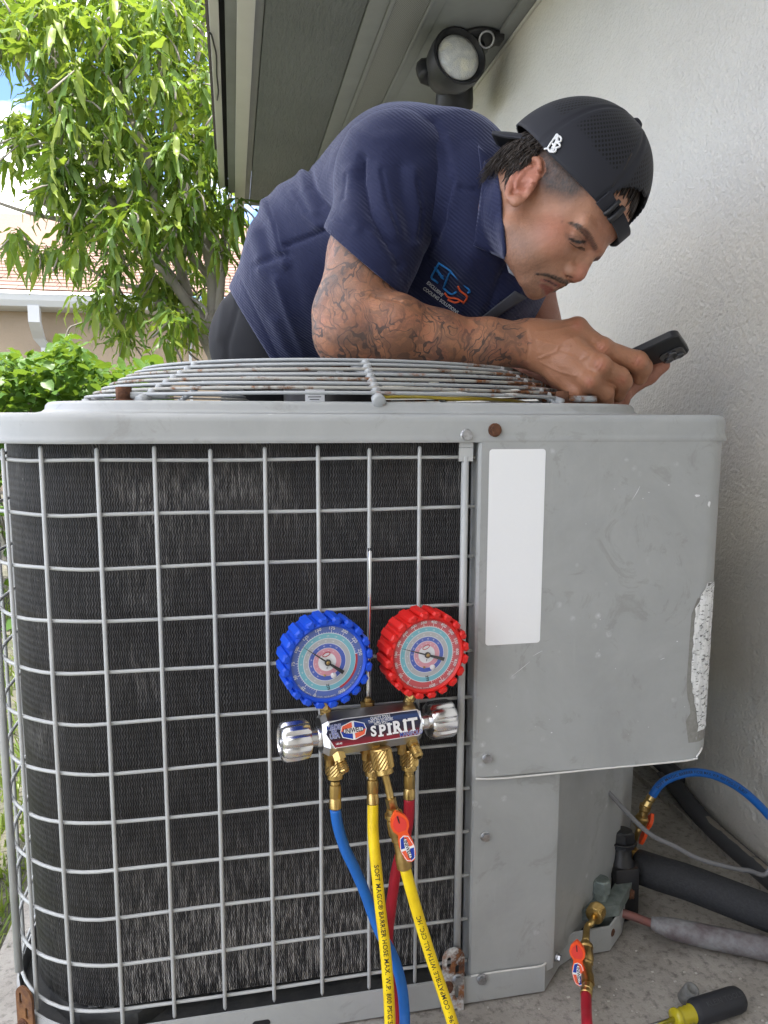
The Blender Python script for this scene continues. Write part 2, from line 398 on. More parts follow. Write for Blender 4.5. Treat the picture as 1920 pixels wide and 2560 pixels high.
strip('vent_flange', .5785, .588, ZS-.008, ZS+.03, 'trim_paint')
strip('vent_flange', .5885, .622, ZS-.0035, ZS+.03, 'trim_paint')
strip('soffit_board', .6225, .829, ZS, ZS+.03, 'trim_paint')
strip('wall_trim', .8292, XW, ZS-.012, ZS+.03, 'trim_paint', y1=2.9)
strip('wall_trim_bead', .866, XW-.001, ZS-.020, ZS-.0125, 'white_fascia', y1=2.9)
strip('fascia_board', .038, .0895, ZS-.012, ZS+.16, 'white_fascia', y1=4.62)
strip('fascia_board', .003, .0375, ZS+.012, ZS+.17, 'trim_paint', y1=4.3)
strip('drip_gap', -.014, .0025, ZS+.03, ZS+.16, 'dark_gap', y1=4.25)
strip('drip_edge', -.043, -.0145, ZS+.006, ZS+.15, 'white_fascia', y1=4.2)
rv = [(-.06, ZS+.155), (6.0, ZS+.155+6.06*.36), (6.0, ZS+.255+6.06*.36), (-.06, ZS+.2)]
V = [(x, Y0, z) for x, z in rv]+[(x, Y1+.1, z) for x, z in rv]
mesh('roof', (V, [(0, 1, 2, 3), (7, 6, 5, 4), (0, 4, 5, 1), (1, 5, 6, 2), (2, 6, 7, 3), (3, 7, 4, 0)]), 'roof_shingle_dark', house, smooth=False)
mesh('wall', box((.05, -1.05, 1.2), (1.9, .2, 2.5)), 'wall_paint', house, smooth=False, label='unseen stuccoed wall added behind the camera to block light')  # invented wall out of view, keeps frontal light off the condenser and house wall
# the dark cable hanging in the gap of the drip edge
gx = [at(520+5*k, 78+[0, 8, 38, 70, 120, 170][k], Z=ZS+.004) for k in range(6)]
mesh('loose_wire', tube([at(521, 80, Z=ZS), at(528, 86, Z=ZS), at(535, 112, Z=ZS), at(541, 140, Z=ZS), at(542, 190, Z=ZS), at(546, 225, Z=ZS), at(543, 250, Z=ZS)], .003, 6, 3), 'black_plastic', house)
# ------------------------------------------------------------------ air conditioner condenser
YF = .865; XL, XR = -.293, .637; YB = 1.71; UCX, UCY = .171, 1.288
SP = .0603; ZR0 = .720                                   # wire spacing, height of the top wire
ac = thing('air_conditioner', 'grey outdoor air conditioner condenser with wire cage and dark finned coil on the concrete slab', 'air conditioner', (UCX, UCY, 0))
RC = .145
def outline(d, n=10, x1=None):
    return rrect(XL-d, (XR if x1 is None else x1)+d, YF-d, YB+d, (RC+d, .035+d, RC+d, RC+d), n)
# lid: skirt, rounded shoulder, ledge, raised step and deck with the round fan opening
P = rrect(XL-.006, XR-.006, YF-.012, YB+.012, (RC, .035, .10, RC), 10)
prof = [(-.002, .741), (.0015, .7385), (.0025, .741), (.001, .7445), (0, .748), (0, .762), (-.0012, .7665), (-.004, .770), (-.009, .7715), (-.022, .7720)]
P2 = rrect(UCX-.412, UCX+.412, YF+.018, YB-.02, .19, 10)
lid_v, lid_f = skirt(P, prof)
n1 = len(P); n2 = len(P2)
# ledge up to the step (both outlines have the same point count)
prof2 = [(.012, .7722), (.004, .7735), (0, .7765), (-.001, .7815), (-.004, .7848), (-.009, .786), (-.014, .7862)]
v2, f2 = skirt(P2, prof2); o = len(lid_v); lid_v = list(lid_v)+list(v2); lid_f = list(lid_f)+[tuple(i+o for i in q) for q in f2]
a0 = (len(prof)-1)*n1
for k in range(n1):
    l = (k+1) % n1; lid_f.append((a0+k, a0+l, o+l, o+k))
o2 = o+(len(prof2)-1)*n2; c0 = len(lid_v)
ang = [math.atan2(p[1]-UCY, p[0]-UCX) for p in P2]
for rr_, zz in ((.402, .7863), (.396, .784), (.390, .770), (.380, .70)):
    lid_v += [(UCX+rr_*math.cos(a), UCY+rr_*math.sin(a), zz) for a in ang]
for s in range(4):
    A = o2 if s == 0 else c0+(s-1)*n2; B = c0+s*n2
    for k in range(n2):
        l = (k+1) % n2; lid_f.append((A+k, A+l, B+l, B+k))
lid = mesh('lid', (lid_v, lid_f), 'unit_grey', ac, angle=50)

# dome grille: wire rings welded on radial spokes
def dome_z(r):
    if r > .31: return .795+(.3985-r)/.0885*.046
    return .841+(.31-r)*.02
radii = [.3965-.0123*i for i in range(8)]+[.296-.0175*i for i in range(15)]
for i, r in enumerate(radii):
    n = 72 if r > .15 else 40
    pts = [(UCX+r*math.cos(2*PI*k/n), UCY+r*math.sin(2*PI*k/n), dome_z(r)+.0006*math.sin(3*2*PI*k/n+i)) for k in range(n)]
    mesh('grille_ring', tube(pts, .0022, 6, closed=True), 'grille_rusty' if i < 7 and i % 2 else 'grille_wire', ac)
for k in range(8):
    a = -PI/2+k*PI/4
    pts = [(UCX+r*math.cos(a), UCY+r*math.sin(a), dome_z(r)-.0058) for r in (.402, .36, .325, .308, .29, .2, .1, .045)]
    sp = mesh('grille_spoke', tube(pts, .0042, 8, 3), 'grille_wire', ac)
    e = Vector(pts[0]); d = Vector((math.cos(a), math.sin(a), -.35)).normalized()
    mesh('spoke_end', lathe([(.003, -.012), (.0075, -.010), (.0085, 0), (.0082, .004), (.006, .0052)], 12, axis_frame(e, e+d)), 'grille_wire', sp)
    for r in radii[1:8]:
        q = Vector((UCX+r*math.cos(a), UCY+r*math.sin(a), dome_z(r)-.003))
        mesh('weld', lathe([(.0035, -.006), (.0062, -.003), (.0066, 0), (.0052, .003), (.002, .0045)], 8, axis_frame(q, q+Vector((0, 0, 1)))), 'grille_wire', sp)
mesh('grille_hub', lathe([(.05, .838), (.052, .8405), (.05, .843), (.03, .8445), (.005, .8448)], 24, Matrix.Translation((UCX, UCY, 0))), 'grille_wire', ac)
for k, (px_, py_) in enumerate(((310, 999), (1405, 1004))):
    q = at(px_, py_, Y=UCY-math.sqrt(max(.01, .3965**2-(.3965*.72)**2)))
    q = Vector((q[0], q[1], .788))
    mesh('grille_bolt', hexbolt(q, (0, 0, 1), .010, .017), 'rust', ac)
    mesh('grille_clip', box((q.x+.030, q.y+.004, .7945), (.046, .016, .009), .003), 'grille_wire', ac)

# fan motor with its warning label, blades and leads
mot = mesh('fan_motor', lathe([(.03, .66), (.080, .665), (.086, .672), (.086, .815), (.080, .824), (.05, .832), (.018, .834)], 32, Matrix.Translation((UCX, UCY, 0))), 'black_metal', ac, angle=40)
def on_cyl(vf, ang0, z0, r, flip=True):
    return [(UCX+r*math.sin(ang0+x/r), UCY-r*math.cos(ang0+x/r), z0+y) for x, y, _ in vf[0]], vf[1]
lab = mesh('motor_label', on_cyl(sheet(-.017, .017, -.034, .030, 0, 8, 1), -.50, .785, .0875), 'white_print', mot, smooth=True)
tv = text_mesh('AVERTISSEMENT', .0048, bold=.01); tv = ([(-x, -y, 0) for x, y, _ in tv[0]], tv[1])
mesh('label_text', on_cyl(tv, -.50, .789, .0879), 'black_ink', lab, smooth=False)
lines = []
for i in range(9):
    w = .0115*(0.6+.4*math.sin(i*2.3)**2); z = .8075-.0042*i
    if abs(z-.789) < .004: continue
    lines.append(on_cyl(sheet(-w, w, -.0006, .0006, 0, 6, 1), -.50, z, .0879))
mesh('label_text', join(*lines), 'black_ink', lab, smooth=False)
for k in range(4):
    a0_ = k*PI/2+.5; V = []; F = []
    for i in range(9):
        for j in range(7):
            r = .09+.27*i/8; t = a0_+(j/6-.5)*(.75+.25*i/8)+.25*i/8
            V.append((UCX+r*math.cos(t), UCY+r*math.sin(t), .715+.03*(j/6-.5)*(1-.3*i/8)+.006*math.sin(PI*j/6)))
    for i in range(8):
        for j in range(6): F.append((i*7+j, i*7+j+1, i*7+8+j, i*7+7+j))
    mesh('fan_blade', (V, F), 'grille_wire', ac)
mat('wire_yellow', (.62, .46, .05, 1), .4); mat('wire_white', (.7, .7, .68, 1), .4)
for i, (mt, dy) in enumerate((('wire_yellow', 0), ('wire_white', .010), ('black_plastic', .02), ('wire_yellow', .016))):
    pts = [(UCX+.07, UCY-.05+dy, .80), (UCX+.11, UCY-.14+dy, .799+.002*i), (UCX+.16, UCY-.19+dy*1.4, .795+.0015*i), (UCX+.22, UCY-.17+dy, .7955), (UCX+.30, UCY-.10+dy, .793), (UCX+.36, UCY-.02, .786)]
    mesh('motor_lead', tube(pts, .0027, 6, 5), mt, ac)

# coil behind the cage
m, nt, b, L = node_mat('coil_fins'); uv = nt.nodes.new('ShaderNodeUVMap'); uv.uv_map = 'UVMap'; u0 = uv.outputs[0]
sx = nt.nodes.new('ShaderNodeSeparateXYZ'); L(u0, sx.inputs[0]); U, Vv = sx.outputs[0], sx.outputs[1]
nw = noise(nt, mapping(nt, u0, (30, 9, 1)), 2.0, 3, .5)
wob = mth(nt, 'ADD', mth(nt, 'MULTIPLY', mth(nt, 'SINE', mth(nt, 'MULTIPLY', Vv, 2*PI/.0085)), .00055), mth(nt, 'MULTIPLY', mth(nt, 'SUBTRACT', nw, .5), .006))
ph = mth(nt, 'ADD', U, wob)
fin = mth(nt, 'MULTIPLY_ADD', mth(nt, 'SINE', mth(nt, 'MULTIPLY', ph, 2*PI/.0029)), .5, .5)
band = mth(nt, 'MULTIPLY_ADD', mth(nt, 'SINE', mth(nt, 'MULTIPLY', Vv, 2*PI/.0085)), .5, .5)
pervar = noise(nt, mapping(nt, u0, (210, 22, 1)), 1.0, 4, .8)
dk = mth(nt, 'MULTIPLY', mth(nt, 'POWER', fin, 1.5), mth(nt, 'MULTIPLY_ADD', band, .5, .5))
dk = mth(nt, 'MULTIPLY', dk, ramp(nt, [(.34, G(.12)), (.66, G(1.5))], pervar))
base = mixc(nt, dk, (.003, .003, .004, 1), (.072, .069, .070, 1))
brown = ramp(nt, [(.45, G(0)), (.8, G(.5))], noise(nt, mapping(nt, u0, (5, 4, 1)), 1.0, 4))
base = mixc(nt, mth(nt, 'MULTIPLY', brown, ramp(nt, [(.4, G(0)), (.75, G(1))], Vv)), base, (.060, .044, .034, 1))
dust = ramp(nt, [(.46, G(0)), (.64, G(1))], noise(nt, mapping(nt, u0, (260, 30, 1)), 1.0, 4, .75))
patch = noise(nt, mapping(nt, u0, (9, 7, 1)), 1.0, 3, .5)
low = ramp(nt, [(.045, G(1)), (.13, G(.75)), (.19, G(.35)), (.27, G(0))], Vv)
mid = ramp(nt, [(.55, G(0)), (.74, G(.46))], patch)
topd = mth(nt, 'MULTIPLY', ramp(nt, [(.60, G(0)), (.70, G(.6)), (.76, G(.4))], Vv), ramp(nt, [(.48, G(0)), (.62, G(1))], patch))
lowx = mth(nt, 'MULTIPLY', low, ramp(nt, [(.42, G(1)), (.445, G(.12))], U))
amt = mth(nt, 'MAXIMUM', mth(nt, 'MAXIMUM', lowx, mid), topd)
base = mixc(nt, mth(nt, 'MULTIPLY', mth(nt, 'MULTIPLY', dust, amt), mth(nt, 'MULTIPLY_ADD', fin, .6, .4)), base, (.50, .48, .45, 1))
spk = ramp(nt, [(.735, G(0)), (.76, G(.8))], noise(nt, mapping(nt, u0, (220, 75, 1)), 1.0, 2, .6))
base = mixc(nt, mth(nt, 'MULTIPLY', spk, fin), base, (.33, .31, .28, 1))
L(base, b.inputs['Base Color']); b.inputs['Roughness'].default_value = .55
bumpn(nt, mth(nt, 'ADD', fin, mth(nt, 'MULTIPLY', band, .3)), .9, .0012, b)
Pc = outline(-.020, 14, x1=.66)
full = [p for p in Pc]
# walk from the front right end clockwise round the left corner and back
i0 = min(range(len(full)), key=lambda i: (abs(full[i][1]-(YF+.020))*10-full[i][0]*.1))
path = [(.285, YF+.020)]
arc = rrect(XL+.020, .66, YF+.020, YB-.020, (RC-.02, 0, 0, RC-.02), 14)
lc = [(XL+.02+(RC-.02)*(1-math.sin(t)), YF+.02+(RC-.02)*(1-math.cos(t))) for t in [k/14*PI/2 for k in range(15)]]
for k in range(1, 13): path.append((.285+(lc[0][0]-.285)*k/12, YF+.020))
path = path[:-1]+lc
for k in range(1, 9): path.append((XL+.02, lc[-1][1]+(YB-.16-lc[-1][1])*k/8))
path += [(XL+.06, YB-.06), (XL+.16, YB-.02), (.60, YB-.02)]
S = [0.]
for a, b_ in zip(path, path[1:]): S.append(S[-1]+math.dist(a, b_))
V = []; UVc = []; nzv = 12
for j in range(nzv+1):
    z = .046+(.742-.046)*j/nzv
    for (x, y), s in zip(path, S): V.append((x, y, z)); UVc.append((s+.0, z))
n = len(path)
F = [(j*n+i+1, j*n+i, (j+1)*n+i, (j+1)*n+i+1) for j in range(nzv) for i in range(n-1)]
mesh('coil', (V, F), 'coil_fins', ac, uv=UVc)
# dark liner that closes the cabinet behind the coil
mesh('inner_shell', skirt(rrect(XL+.045, .30, YF+.05, YB-.05, RC-.05, 8), [(0, .03), (0, .70)]), 'black_metal', ac)

# cage
def ring_path(d, x_end=.287):
    pts = [(x_end, YF-d)]
    for k in range(1, 9): pts.append((x_end+(XL+RC-x_end)*k/8, YF-d))
    for k in range(1, 13):
        t = k/12*PI/2; pts.append((XL+RC-(RC+d)*math.sin(t), YF+RC-(RC+d)*math.cos(t)))
    for k in range(1, 7): pts.append((XL-d, YF+RC+(YB-RC-YF-RC)*k/6))
    for k in range(1, 9):
        t = k/8*PI/2; pts.append((XL+RC-(RC+d)*math.cos(t), YB-RC+(RC+d)*math.sin(t)))
    pts.append((XL+RC+.25, YB+d))
    return pts
rp = ring_path(0.)
for i in range(12):
    z = ZR0-SP*i; xe = .287 if i % 3 else .291
    pts = [(x+(0 if q else (xe-.287)), y, z+.0008*math.sin(q*.9+i*1.7)) for q, (x, y) in enumerate(rp)]
    mesh('cage_wire', tube(pts, .0022, 7), 'wire_grey', ac)
def along(s, d):
    """point on the cage outline at arc length s to the left of X=-.148"""
    q = RC+d; L1 = q*PI/2
    if s <= 0: return (XL+RC-s, YF-d)
    if s < L1:
        t = s/q; return (XL+RC-q*math.sin(t), YF+RC-q*math.cos(t))
    return (XL-d, YF+RC+(s-L1))
cols = [-.0018-SP*k for k in range(7)]+[SP*.98, SP*1.92, SP*2.9+.045]+[.245+SP*k for k in range(10)]
for i, s in enumerate(cols):
    x, y = along(s, .0042); z1 = ZR0+.012+.002*math.sin(i*2.1); z0 = ZR0-SP*11-.014-.002*math.cos(i)
    tipx = .0008*math.sin(i*3.3)
    mesh('cage_wire', tube([(x, y, z0-.004), (x, y, z0), (x+tipx, y, (z0+z1)/2), (x, y, z1), (x, y, z1+.002)], [.0008, .0024, .0024, .0024, .0012], 7), 'wire_grey', ac)
for nm, s in (('right', -.4195), ('left', SP*2.9-.012)):
    x, y = along(s, .006)
    po = mesh('cage_post', tube([(x, y, .071), (x, y, .5), (x, y, .722)], .0046, 10), 'wire_grey', ac)
    d = Vector((x-XL-RC, y-YF-RC, 0)).normalized() if s > 0 else Vector((0, -1, 0))
    t = Vector((-d.y, d.x, 0))
    M = frame((x, y, .722), t, d, (0, 0, 1))
    mesh('post_tab', xf(join(prism([(-.0045, -.0042), (.0045, -.0042), (.0085, .0008), (.0085, .0036), (-.0085, .0036), (-.0085, .0008)], -.006, .010), prism([(-.0085, .0010), (.0085, .0010), (.0085, .0036), (-.0085, .0036)], .0105, .024)), M), 'wire_grey', po, smooth=False)

# base pan with its notched front right corner
Pp = [(.393, YF-.012), (.432, .892), (.458, .905), (.517, .907), (.553, .938), (.640, 1.06), (.640, YB), (XL-.004, YB)]
lc2 = [(XL-.005+(RC+.007)*(1-math.sin(t)), YF-.012+(RC+.007)*(1-math.cos(t))) for t in [k/12*PI/2 for k in range(13)]]
Pp = lc2[::-1]+Pp[0:]
Pp = [p for p in Pp]
pan = mesh('base_pan', join(skirt(Pp, [(-.002, .004), (0, .004), (0, .036), (-.0005, .0405), (-.003, .0412), (-.004, .038), (-.004, .012)]),
           ([(x, y, .012) for x, y in Pp], [tuple(range(len(Pp)))])), 'unit_grey', ac, angle=40)
mesh('pan_floor', ([(x, y, .020) for x, y in offset_poly(Pp, -.008)], [tuple(range(len(Pp)))]), 'pan_dark', ac, smooth=False)
mesh('coil_support', prism([(-.245, .935), (-.20, .885), (-.13, .872), (-.10, .90), (-.15, .96), (-.22, 1.03), (-.262, 1.02)], .0205, .043), 'pan_dark', ac, smooth=False)
for q in ((-.205, .905), (-.185, .893), (-.165, .888)): mesh('support_foot', box((q[0], q[1], .0445), (.012, .008, .004), .001), 'pan_dark', ac)
mesh('drain_slot', prism(rrect(-.011, .011, -.0042, .0042, .0042, 5), 0, .0006, frame((.018, YF-.0122, .021), (1, 0, 0), (0, 0, 1), (0, -1, 0))), 'dark_gap', ac, smooth=False)

# lower service panel, recessed valve panel and control box cover
pp = [(.2885, YF+.03), (.2885, YF-.004), (.2905, YF-.0078), (.398, YF-.0078), (.408, YF-.0045), (.4285, YF+.020), (.560, .985), (.580, 1.002), (.586, 1.02), (.600, 1.03), (.606, 1.05), (.640, 1.075), (.640, 1.12)]
V = [(x, y, z) for z in (.030, .742) for x, y in pp]; n = len(pp)
mesh('service_panel', (V, [(i, i+1, n+i+1, n+i) for i in range(n-1)]), 'unit_grey', ac, angle=25)
mesh('panel_edge', tube([(.290, YF-.0105, .0412), (.33, YF-.0105, .0418), (.36, YF-.0105, .0410), (.391, YF-.0105, .0414), (.408, YF+.006, .0412)], .0013, 5, 3), 'white_fascia', ac)
zb, zt = .3135, .7425
cp = [(.2865, YF+.012), (.2865, YF-.010), (.2895, YF-.0135), (.591, YF-.0135)]+[(.591+.0355*math.sin(t), YF+.022-.0355*math.cos(t)) for t in [k/8*PI/2 for k in range(1, 9)]]+[(.6265, 1.06), (.59, 1.06)]
n = len(cp); rows = [zb, zb+.004, zb+.030, .52, zt]; V = []
for j, z in enumerate(rows):
    for i, (x, y) in enumerate(cp):
        q = z
        if j < 2 or (j == 2 and i >= 4):
            if i in (0, 1): q = z+(.007 if j == 0 else .004 if j == 1 else 0)
            if i == 2: q = z+(.004 if j == 0 else .002 if j == 1 else 0)
            if 4 <= i < 12: q = z+(.034*((i-3)/8)**1.6*(3-j)/3)
            if i >= 12: q = z+.034*(3-j)/3
        V.append((x, y, q))
F = [(j*n+i, j*n+i+1, (j+1)*n+i+1, (j+1)*n+i) for j in range(len(rows)-1) for i in range(n-1)]
F.append(tuple(range(n-1, -1, -1)))
cover = mesh('control_cover', (V, F), None or 'unit_grey', ac, angle=30)
mesh('cover_edge', tube([(.290, YF-.0142, zb+.003), (.33, YF-.0142, zb), (.45, YF-.0142, zb+.0004), (.585, YF-.0142, zb), (.600, YF-.0132, zb+.004), (.611, YF-.008, zb+.013)], .0013, 5, 2), 'white_fascia', cover)
# marks of old tape, chips and dust on the cover (flat flecks with their own outline)
def blotch(cx, cz, w, h, seed, nrm=(0, -1, 0), y=None, k=18):
    rnd = random.Random(seed); pts = []
    for i in range(k):
        a = 2*PI*i/k; q = 1+.35*rnd.uniform(-1, 1); pts.append((cx+w*q*math.cos(a), cz+h*q*math.sin(a)))
    return [(x, (YF-.0140 if y is None else y), z) for x, z in pts], [tuple(range(k))]
mat('tape_residue', rgb(138, 142, 143), .5, var=(60, .6, rgb(146, 150, 152))); mat('paint_chip', (.74, .75, .75, 1), .6)
mat('bare_primer', rgb(132, 131, 125), .8, var=(200, .8, rgb(150, 149, 144)))
rnd = random.Random(5)
fl = [(rnd.uniform(1240, 1720), rnd.uniform(1130, 1860)) for _ in range(20)]
for i, (px_, py_) in enumerate(fl):
    q = at(px_, py_, Y=YF-.0142)
    s = rnd.choice([.0004, .0005, .0007])
    mesh('paint_fleck', blotch(q[0], q[2], s*rnd.uniform(.8, 1.8), s, 100+i, k=7), 'paint_chip', cover, smooth=False)
for i, (px_, py_, w, h) in enumerate(((1744, 1239, .0035, .002), (1773, 1260, .002, .0036))):
    q = at(px_, py_, Y=YF-.0142); mesh('paint_chip', blotch(q[0], q[2], w, h, 300+i, k=9), 'paint_chip', cover, smooth=False)
for i, (pts) in enumerate((((1332, 1640), (1356, 1627)), ((1278, 1692), (1325, 1654)), ((1580, 1250), (1600, 1215)), ((1650, 1650), (1662, 1645)))):
    A = at(*pts[0], Y=YF-.0141); B = at(*pts[1], Y=YF-.0141)
    mesh('scratch', tube([A, (A+B)/2+np.array([.001, 0, .0006]), B], [.0001, .0004, .0001], 4, 3), 'paint_chip', cover)
# white blank sticker
A = at(1224, 1121, Y=YF-.0145); B = at(1365, 1121, Y=YF-.0145); C = at(1221, 1614, Y=YF-.0145)
def sticker_poly(x0, x1, z0, z1, r): return rrect(x0, x1, z0, z1, r, 5)
pl = sticker_poly(A[0], B[0], C[2], A[2]-.001, .004)
mesh('sticker', prism(pl, 0, .0004, frame((0, YF-.0139, 0), (1, 0, 0), (0, 0, 1), (0, -1, 0))), 'white_sticker', cover, smooth=False, label='blank white rectangular sticker on the control cover')
# torn foil label wrapping the rounded right edge
m, nt, b, L = node_mat('foil'); tc = nt.nodes.new('ShaderNodeTexCoord').outputs['Object']
nb = noise(nt, mapping(nt, tc, (40, 40, 110)), 3, 4, .7); n2 = noise(nt, mapping(nt, tc, (60, 60, 10), (0, .5, 0)), 3, 2, .5)
L(mixc(nt, ramp(nt, [(.57, G(0)), (.60, G(.9))], nb), mixc(nt, ramp(nt, [(.45, G(0)), (.5, G(1))], n2), (.74, .75, .75, 1), (.90, .91, .91, 1)), (.08, .08, .08, 1)), b.inputs['Base Color'])
b.inputs['Roughness'].default_value = .38; b.inputs['Metallic'].default_value = .35; bumpn(nt, noise(nt, tc, 160, 4, .7), .8, .003, b)
def on_corner(u, z, off):                          # u = distance along the cover outline from X=.600
    R_ = .0355+off
    if u < 0: return (.591+u, YF-.0135-off, z)
    t = min(u/.0355, PI/2); return (.591+R_*math.sin(t), YF+.022-R_*math.cos(t), z)
zs = np.linspace(.555, .353, 26); le = [at(x, y, Y=YF-.0135) for x, y in ((1772, 1452), (1752, 1490), (1738, 1520), (1732, 1600), (1726, 1690), (1736, 1760), (1745, 1815))]
ul = np.interp(-zs, [-p[2] for p in le], [.0355*math.asin(max(-.9, min(.98, (p[0]-.591)/.0355))) for p in le])
V = []; F = []
for i, z in enumerate(zs):
    a = ul[i]+.0012*math.sin(i*2.7); b_ = .046+.002*math.sin(i*1.9)
    for k in range(7):
        V.append(on_corner(a+(b_-a)*k/6, z+.0008*math.sin(k*2+i), .0006+.0009*abs(math.sin(i*1.3+k*.8))))
for i in range(25):
    for k in range(6): F.append((i*7+k, i*7+k+1, i*7+8+k, i*7+7+k))
mesh('torn_foil_label', (V, F), 'foil', cover, smooth=False, label='torn silvery foil label curling on the edge of the control cover')
V = []; F = []
for i, z in enumerate(np.linspace(.556, .338, 22)):
    for k in range(6): V.append(on_corner((ul[min(25, int(i*25/21))]-.005 if i > 1 else .028)+k*.0085-(.008 if i > 17 else 0), z, .0003))
for i in range(21):
    for k in range(5): F.append((i*6+k, i*6+k+1, i*6+7+k, i*6+6+k))
mesh('glue_residue', (V, F), 'bare_primer', cover, smooth=False)

# screws on lid, cover, panel and pan
def screw(px_, py_, Y, mt, r=.0062, parent=ac, name='screw', nrm=(0, -1, 0)):
    q = at(px_, py_, Y=Y); mesh(name, hexbolt(q, nrm, r, .0052), mt, parent, smooth=False)
screw(1166, 1088, YF-.0125, 'zinc'); screw(1237, 1075, YF-.0125, 'rust', .0066)
screw(1217, 1895, YF-.0138, 'zinc', .0055, cover); screw(1213, 2090, YF-.0080, 'zinc', .0055); screw(1204, 2447, YF-.0125, 'zinc', .0058)
q = along(SP*2.9, .012); mesh('screw', hexbolt((q[0], q[1]-.012, .756), (-.75, -.66, 0), .0066, .0052), 'rust', ac, smooth=False)
screw(1393, 2392, .868, 'zinc', .005, nrm=(.7, -.7, 0)); screw(1525, 2328, .915, 'rust', .0055, nrm=(.5, -.8, 0)); screw(1577, 2235, .965, 'rust', .006, nrm=(.8, -.6, 0))

# slotted hold-down brackets
def bracket(M, hgt, mt, parent, slots):
    bm = bmesh.new(); W_ = .0145
    outl = [(-W_, 0), (W_, 0), (W_, hgt-W_)]+[(W_*math.cos(t), hgt-W_+W_*math.sin(t)) for t in [k/10*PI for k in range(1, 10)]]+[(-W_, hgt-W_)]
    curve = bpy.data.curves.new('bracket', 'CURVE'); curve.dimensions = '2D'; curve.fill_mode = 'BOTH'; curve.extrude = .0013; curve.bevel_depth = .0003
    def spl(pts):
        s = curve.splines.new('POLY'); s.points.add(len(pts)-1); s.use_cyclic_u = True
        for p_, q_ in zip(s.points, pts): p_.co = (q_[0], q_[1], 0, 1)
    spl(outl)
    for (cx, cy, w, h) in slots: spl(rrect(cx-w/2, cx+w/2, cy-h/2, cy+h/2, w*.48, 4))
    o = bpy.data.objects.new('bracket', curve); COL.objects.link(o); dg = bpy.context.evaluated_depsgraph_get(); dg.update()
    me = o.evaluated_get(dg).to_mesh(); vf = ([tuple(v.co) for v in me.vertices], [tuple(p.vertices) for p in me.polygons])
    o.evaluated_get(dg).to_mesh_clear(); bpy.data.objects.remove(o); bpy.data.curves.remove(curve); bm.free()
    return mesh('hold_down_bracket', xf(vf, M), mt, parent, smooth=False)
A = at(1132, 2560, Y=YF-.016); T_ = at(1130, 2370, Y=YF-.016)
br = bracket(frame((T_[0]+.002, YF-.0165, T_[2]-.107), (1, 0, 0), (0, 0, 1), (0, -1, 0)), .107, 'rusty_steel', ac,
        [(-.006, .088, .006, .016), (.005, .077, .006, .013), (.005, .045, .006, .020), (.004, .013, .006, .018)])
screw(1143, 2447, YF-.0185, 'zinc', .006); screw(1119, 2467, YF-.0185, 'rust', .0062)
d = Vector((-.62, -.78, 0)); t = Vector((.78, -.62, 0)); c_ = at(70, 2436, Y=.905)
mesh('x', box((0, 0, -5), (.01, .01, .01)), 'rust', ac) if False else None
bl = bracket(frame((c_[0]-.004, .9, -.001), t, (0, 0, 1), d), .0785, 'rust_orange', ac, [(-.006, .062, .005, .016), (.004, .045, .005, .016), (.004, .012, .005, .012)])
mesh('screw', hexbolt(Vector((c_[0]-.004, .9, .026))+d*.002-t*.002, d, .0075, .007), 'rust', ac, smooth=False)
# ------------------------------------------------------------------ manifold gauge set
mat('blue_rubber', rgb(22, 78, 205), .45, bump=(400, .06, .001)); mat('red_rubber', rgb(214, 34, 30), .45, bump=(400, .06, .001))
mat('brass', (.60, .42, .16, 1), .30, 1., var=(60, .7, (.42, .27, .09, 1)), bump=(200, .15, .001))
mat('brass_dark', (.50, .34, .13, 1), .35, 1., var=(45, .8, (.28, .17, .06, 1)), bump=(200, .2, .001))
mat('chrome', (.80, .80, .81, 1), .24, 1., bump=(60, .08, .002)); mat('aluminium', (.66, .66, .66, 1), .28, 1., var=(50, .5, (.5, .5, .5, 1)))
mat('steel_rod', (.72, .72, .73, 1), .15, 1.)
mat('hose_blue', rgb(28, 104, 190), .42, var=(40, .45, rgb(30, 88, 156)), bump=(500, .05, .001)); mat('hose_yellow', rgb(246, 214, 28), .42, var=(45, .55, rgb(214, 176, 22)), bump=(500, .05, .001)); mat('hose_red', rgb(176, 30, 48), .42, var=(40, .45, rgb(142, 26, 40)), bump=(500, .05, .001))
mat('lever_orange', rgb(240, 88, 38), .4); mat('lever_red', rgb(226, 66, 56), .45)
mat('print_blue', rgb(30, 62, 160), .4); mat('print_orange', rgb(240, 100, 66), .4); mat('print_white', (.86, .86, .86, 1), .4); mat('print_red', rgb(190, 48, 58), .5)
mat('needle_black', (.02, .02, .022, 1), .5); mat('pale_knob', (.75, .73, .74, 1), .35)
m = bpy.data.materials.new('clear_lens'); m.use_nodes = True; MATS['clear_lens'] = m; nt = m.node_tree; nt.nodes.clear()
o_ = nt.nodes.new('ShaderNodeOutputMaterial'); mx_ = nt.nodes.new('ShaderNodeMixShader'); t_ = nt.nodes.new('ShaderNodeBsdfTransparent'); g_ = nt.nodes.new('ShaderNodeBsdfGlossy'); fr = nt.nodes.new('ShaderNodeFresnel')
t_.inputs[0].default_value = (.985, .985, .99, 1); g_.inputs['Roughness'].default_value = .12; fr.inputs[0].default_value = 1.75
mx_.inputs[0].default_value = .075; nt.links.new(t_.outputs[0], mx_.inputs[1]); nt.links.new(g_.outputs[0], mx_.inputs[2]); nt.links.new(mx_.outputs[0], o_.inputs[0])
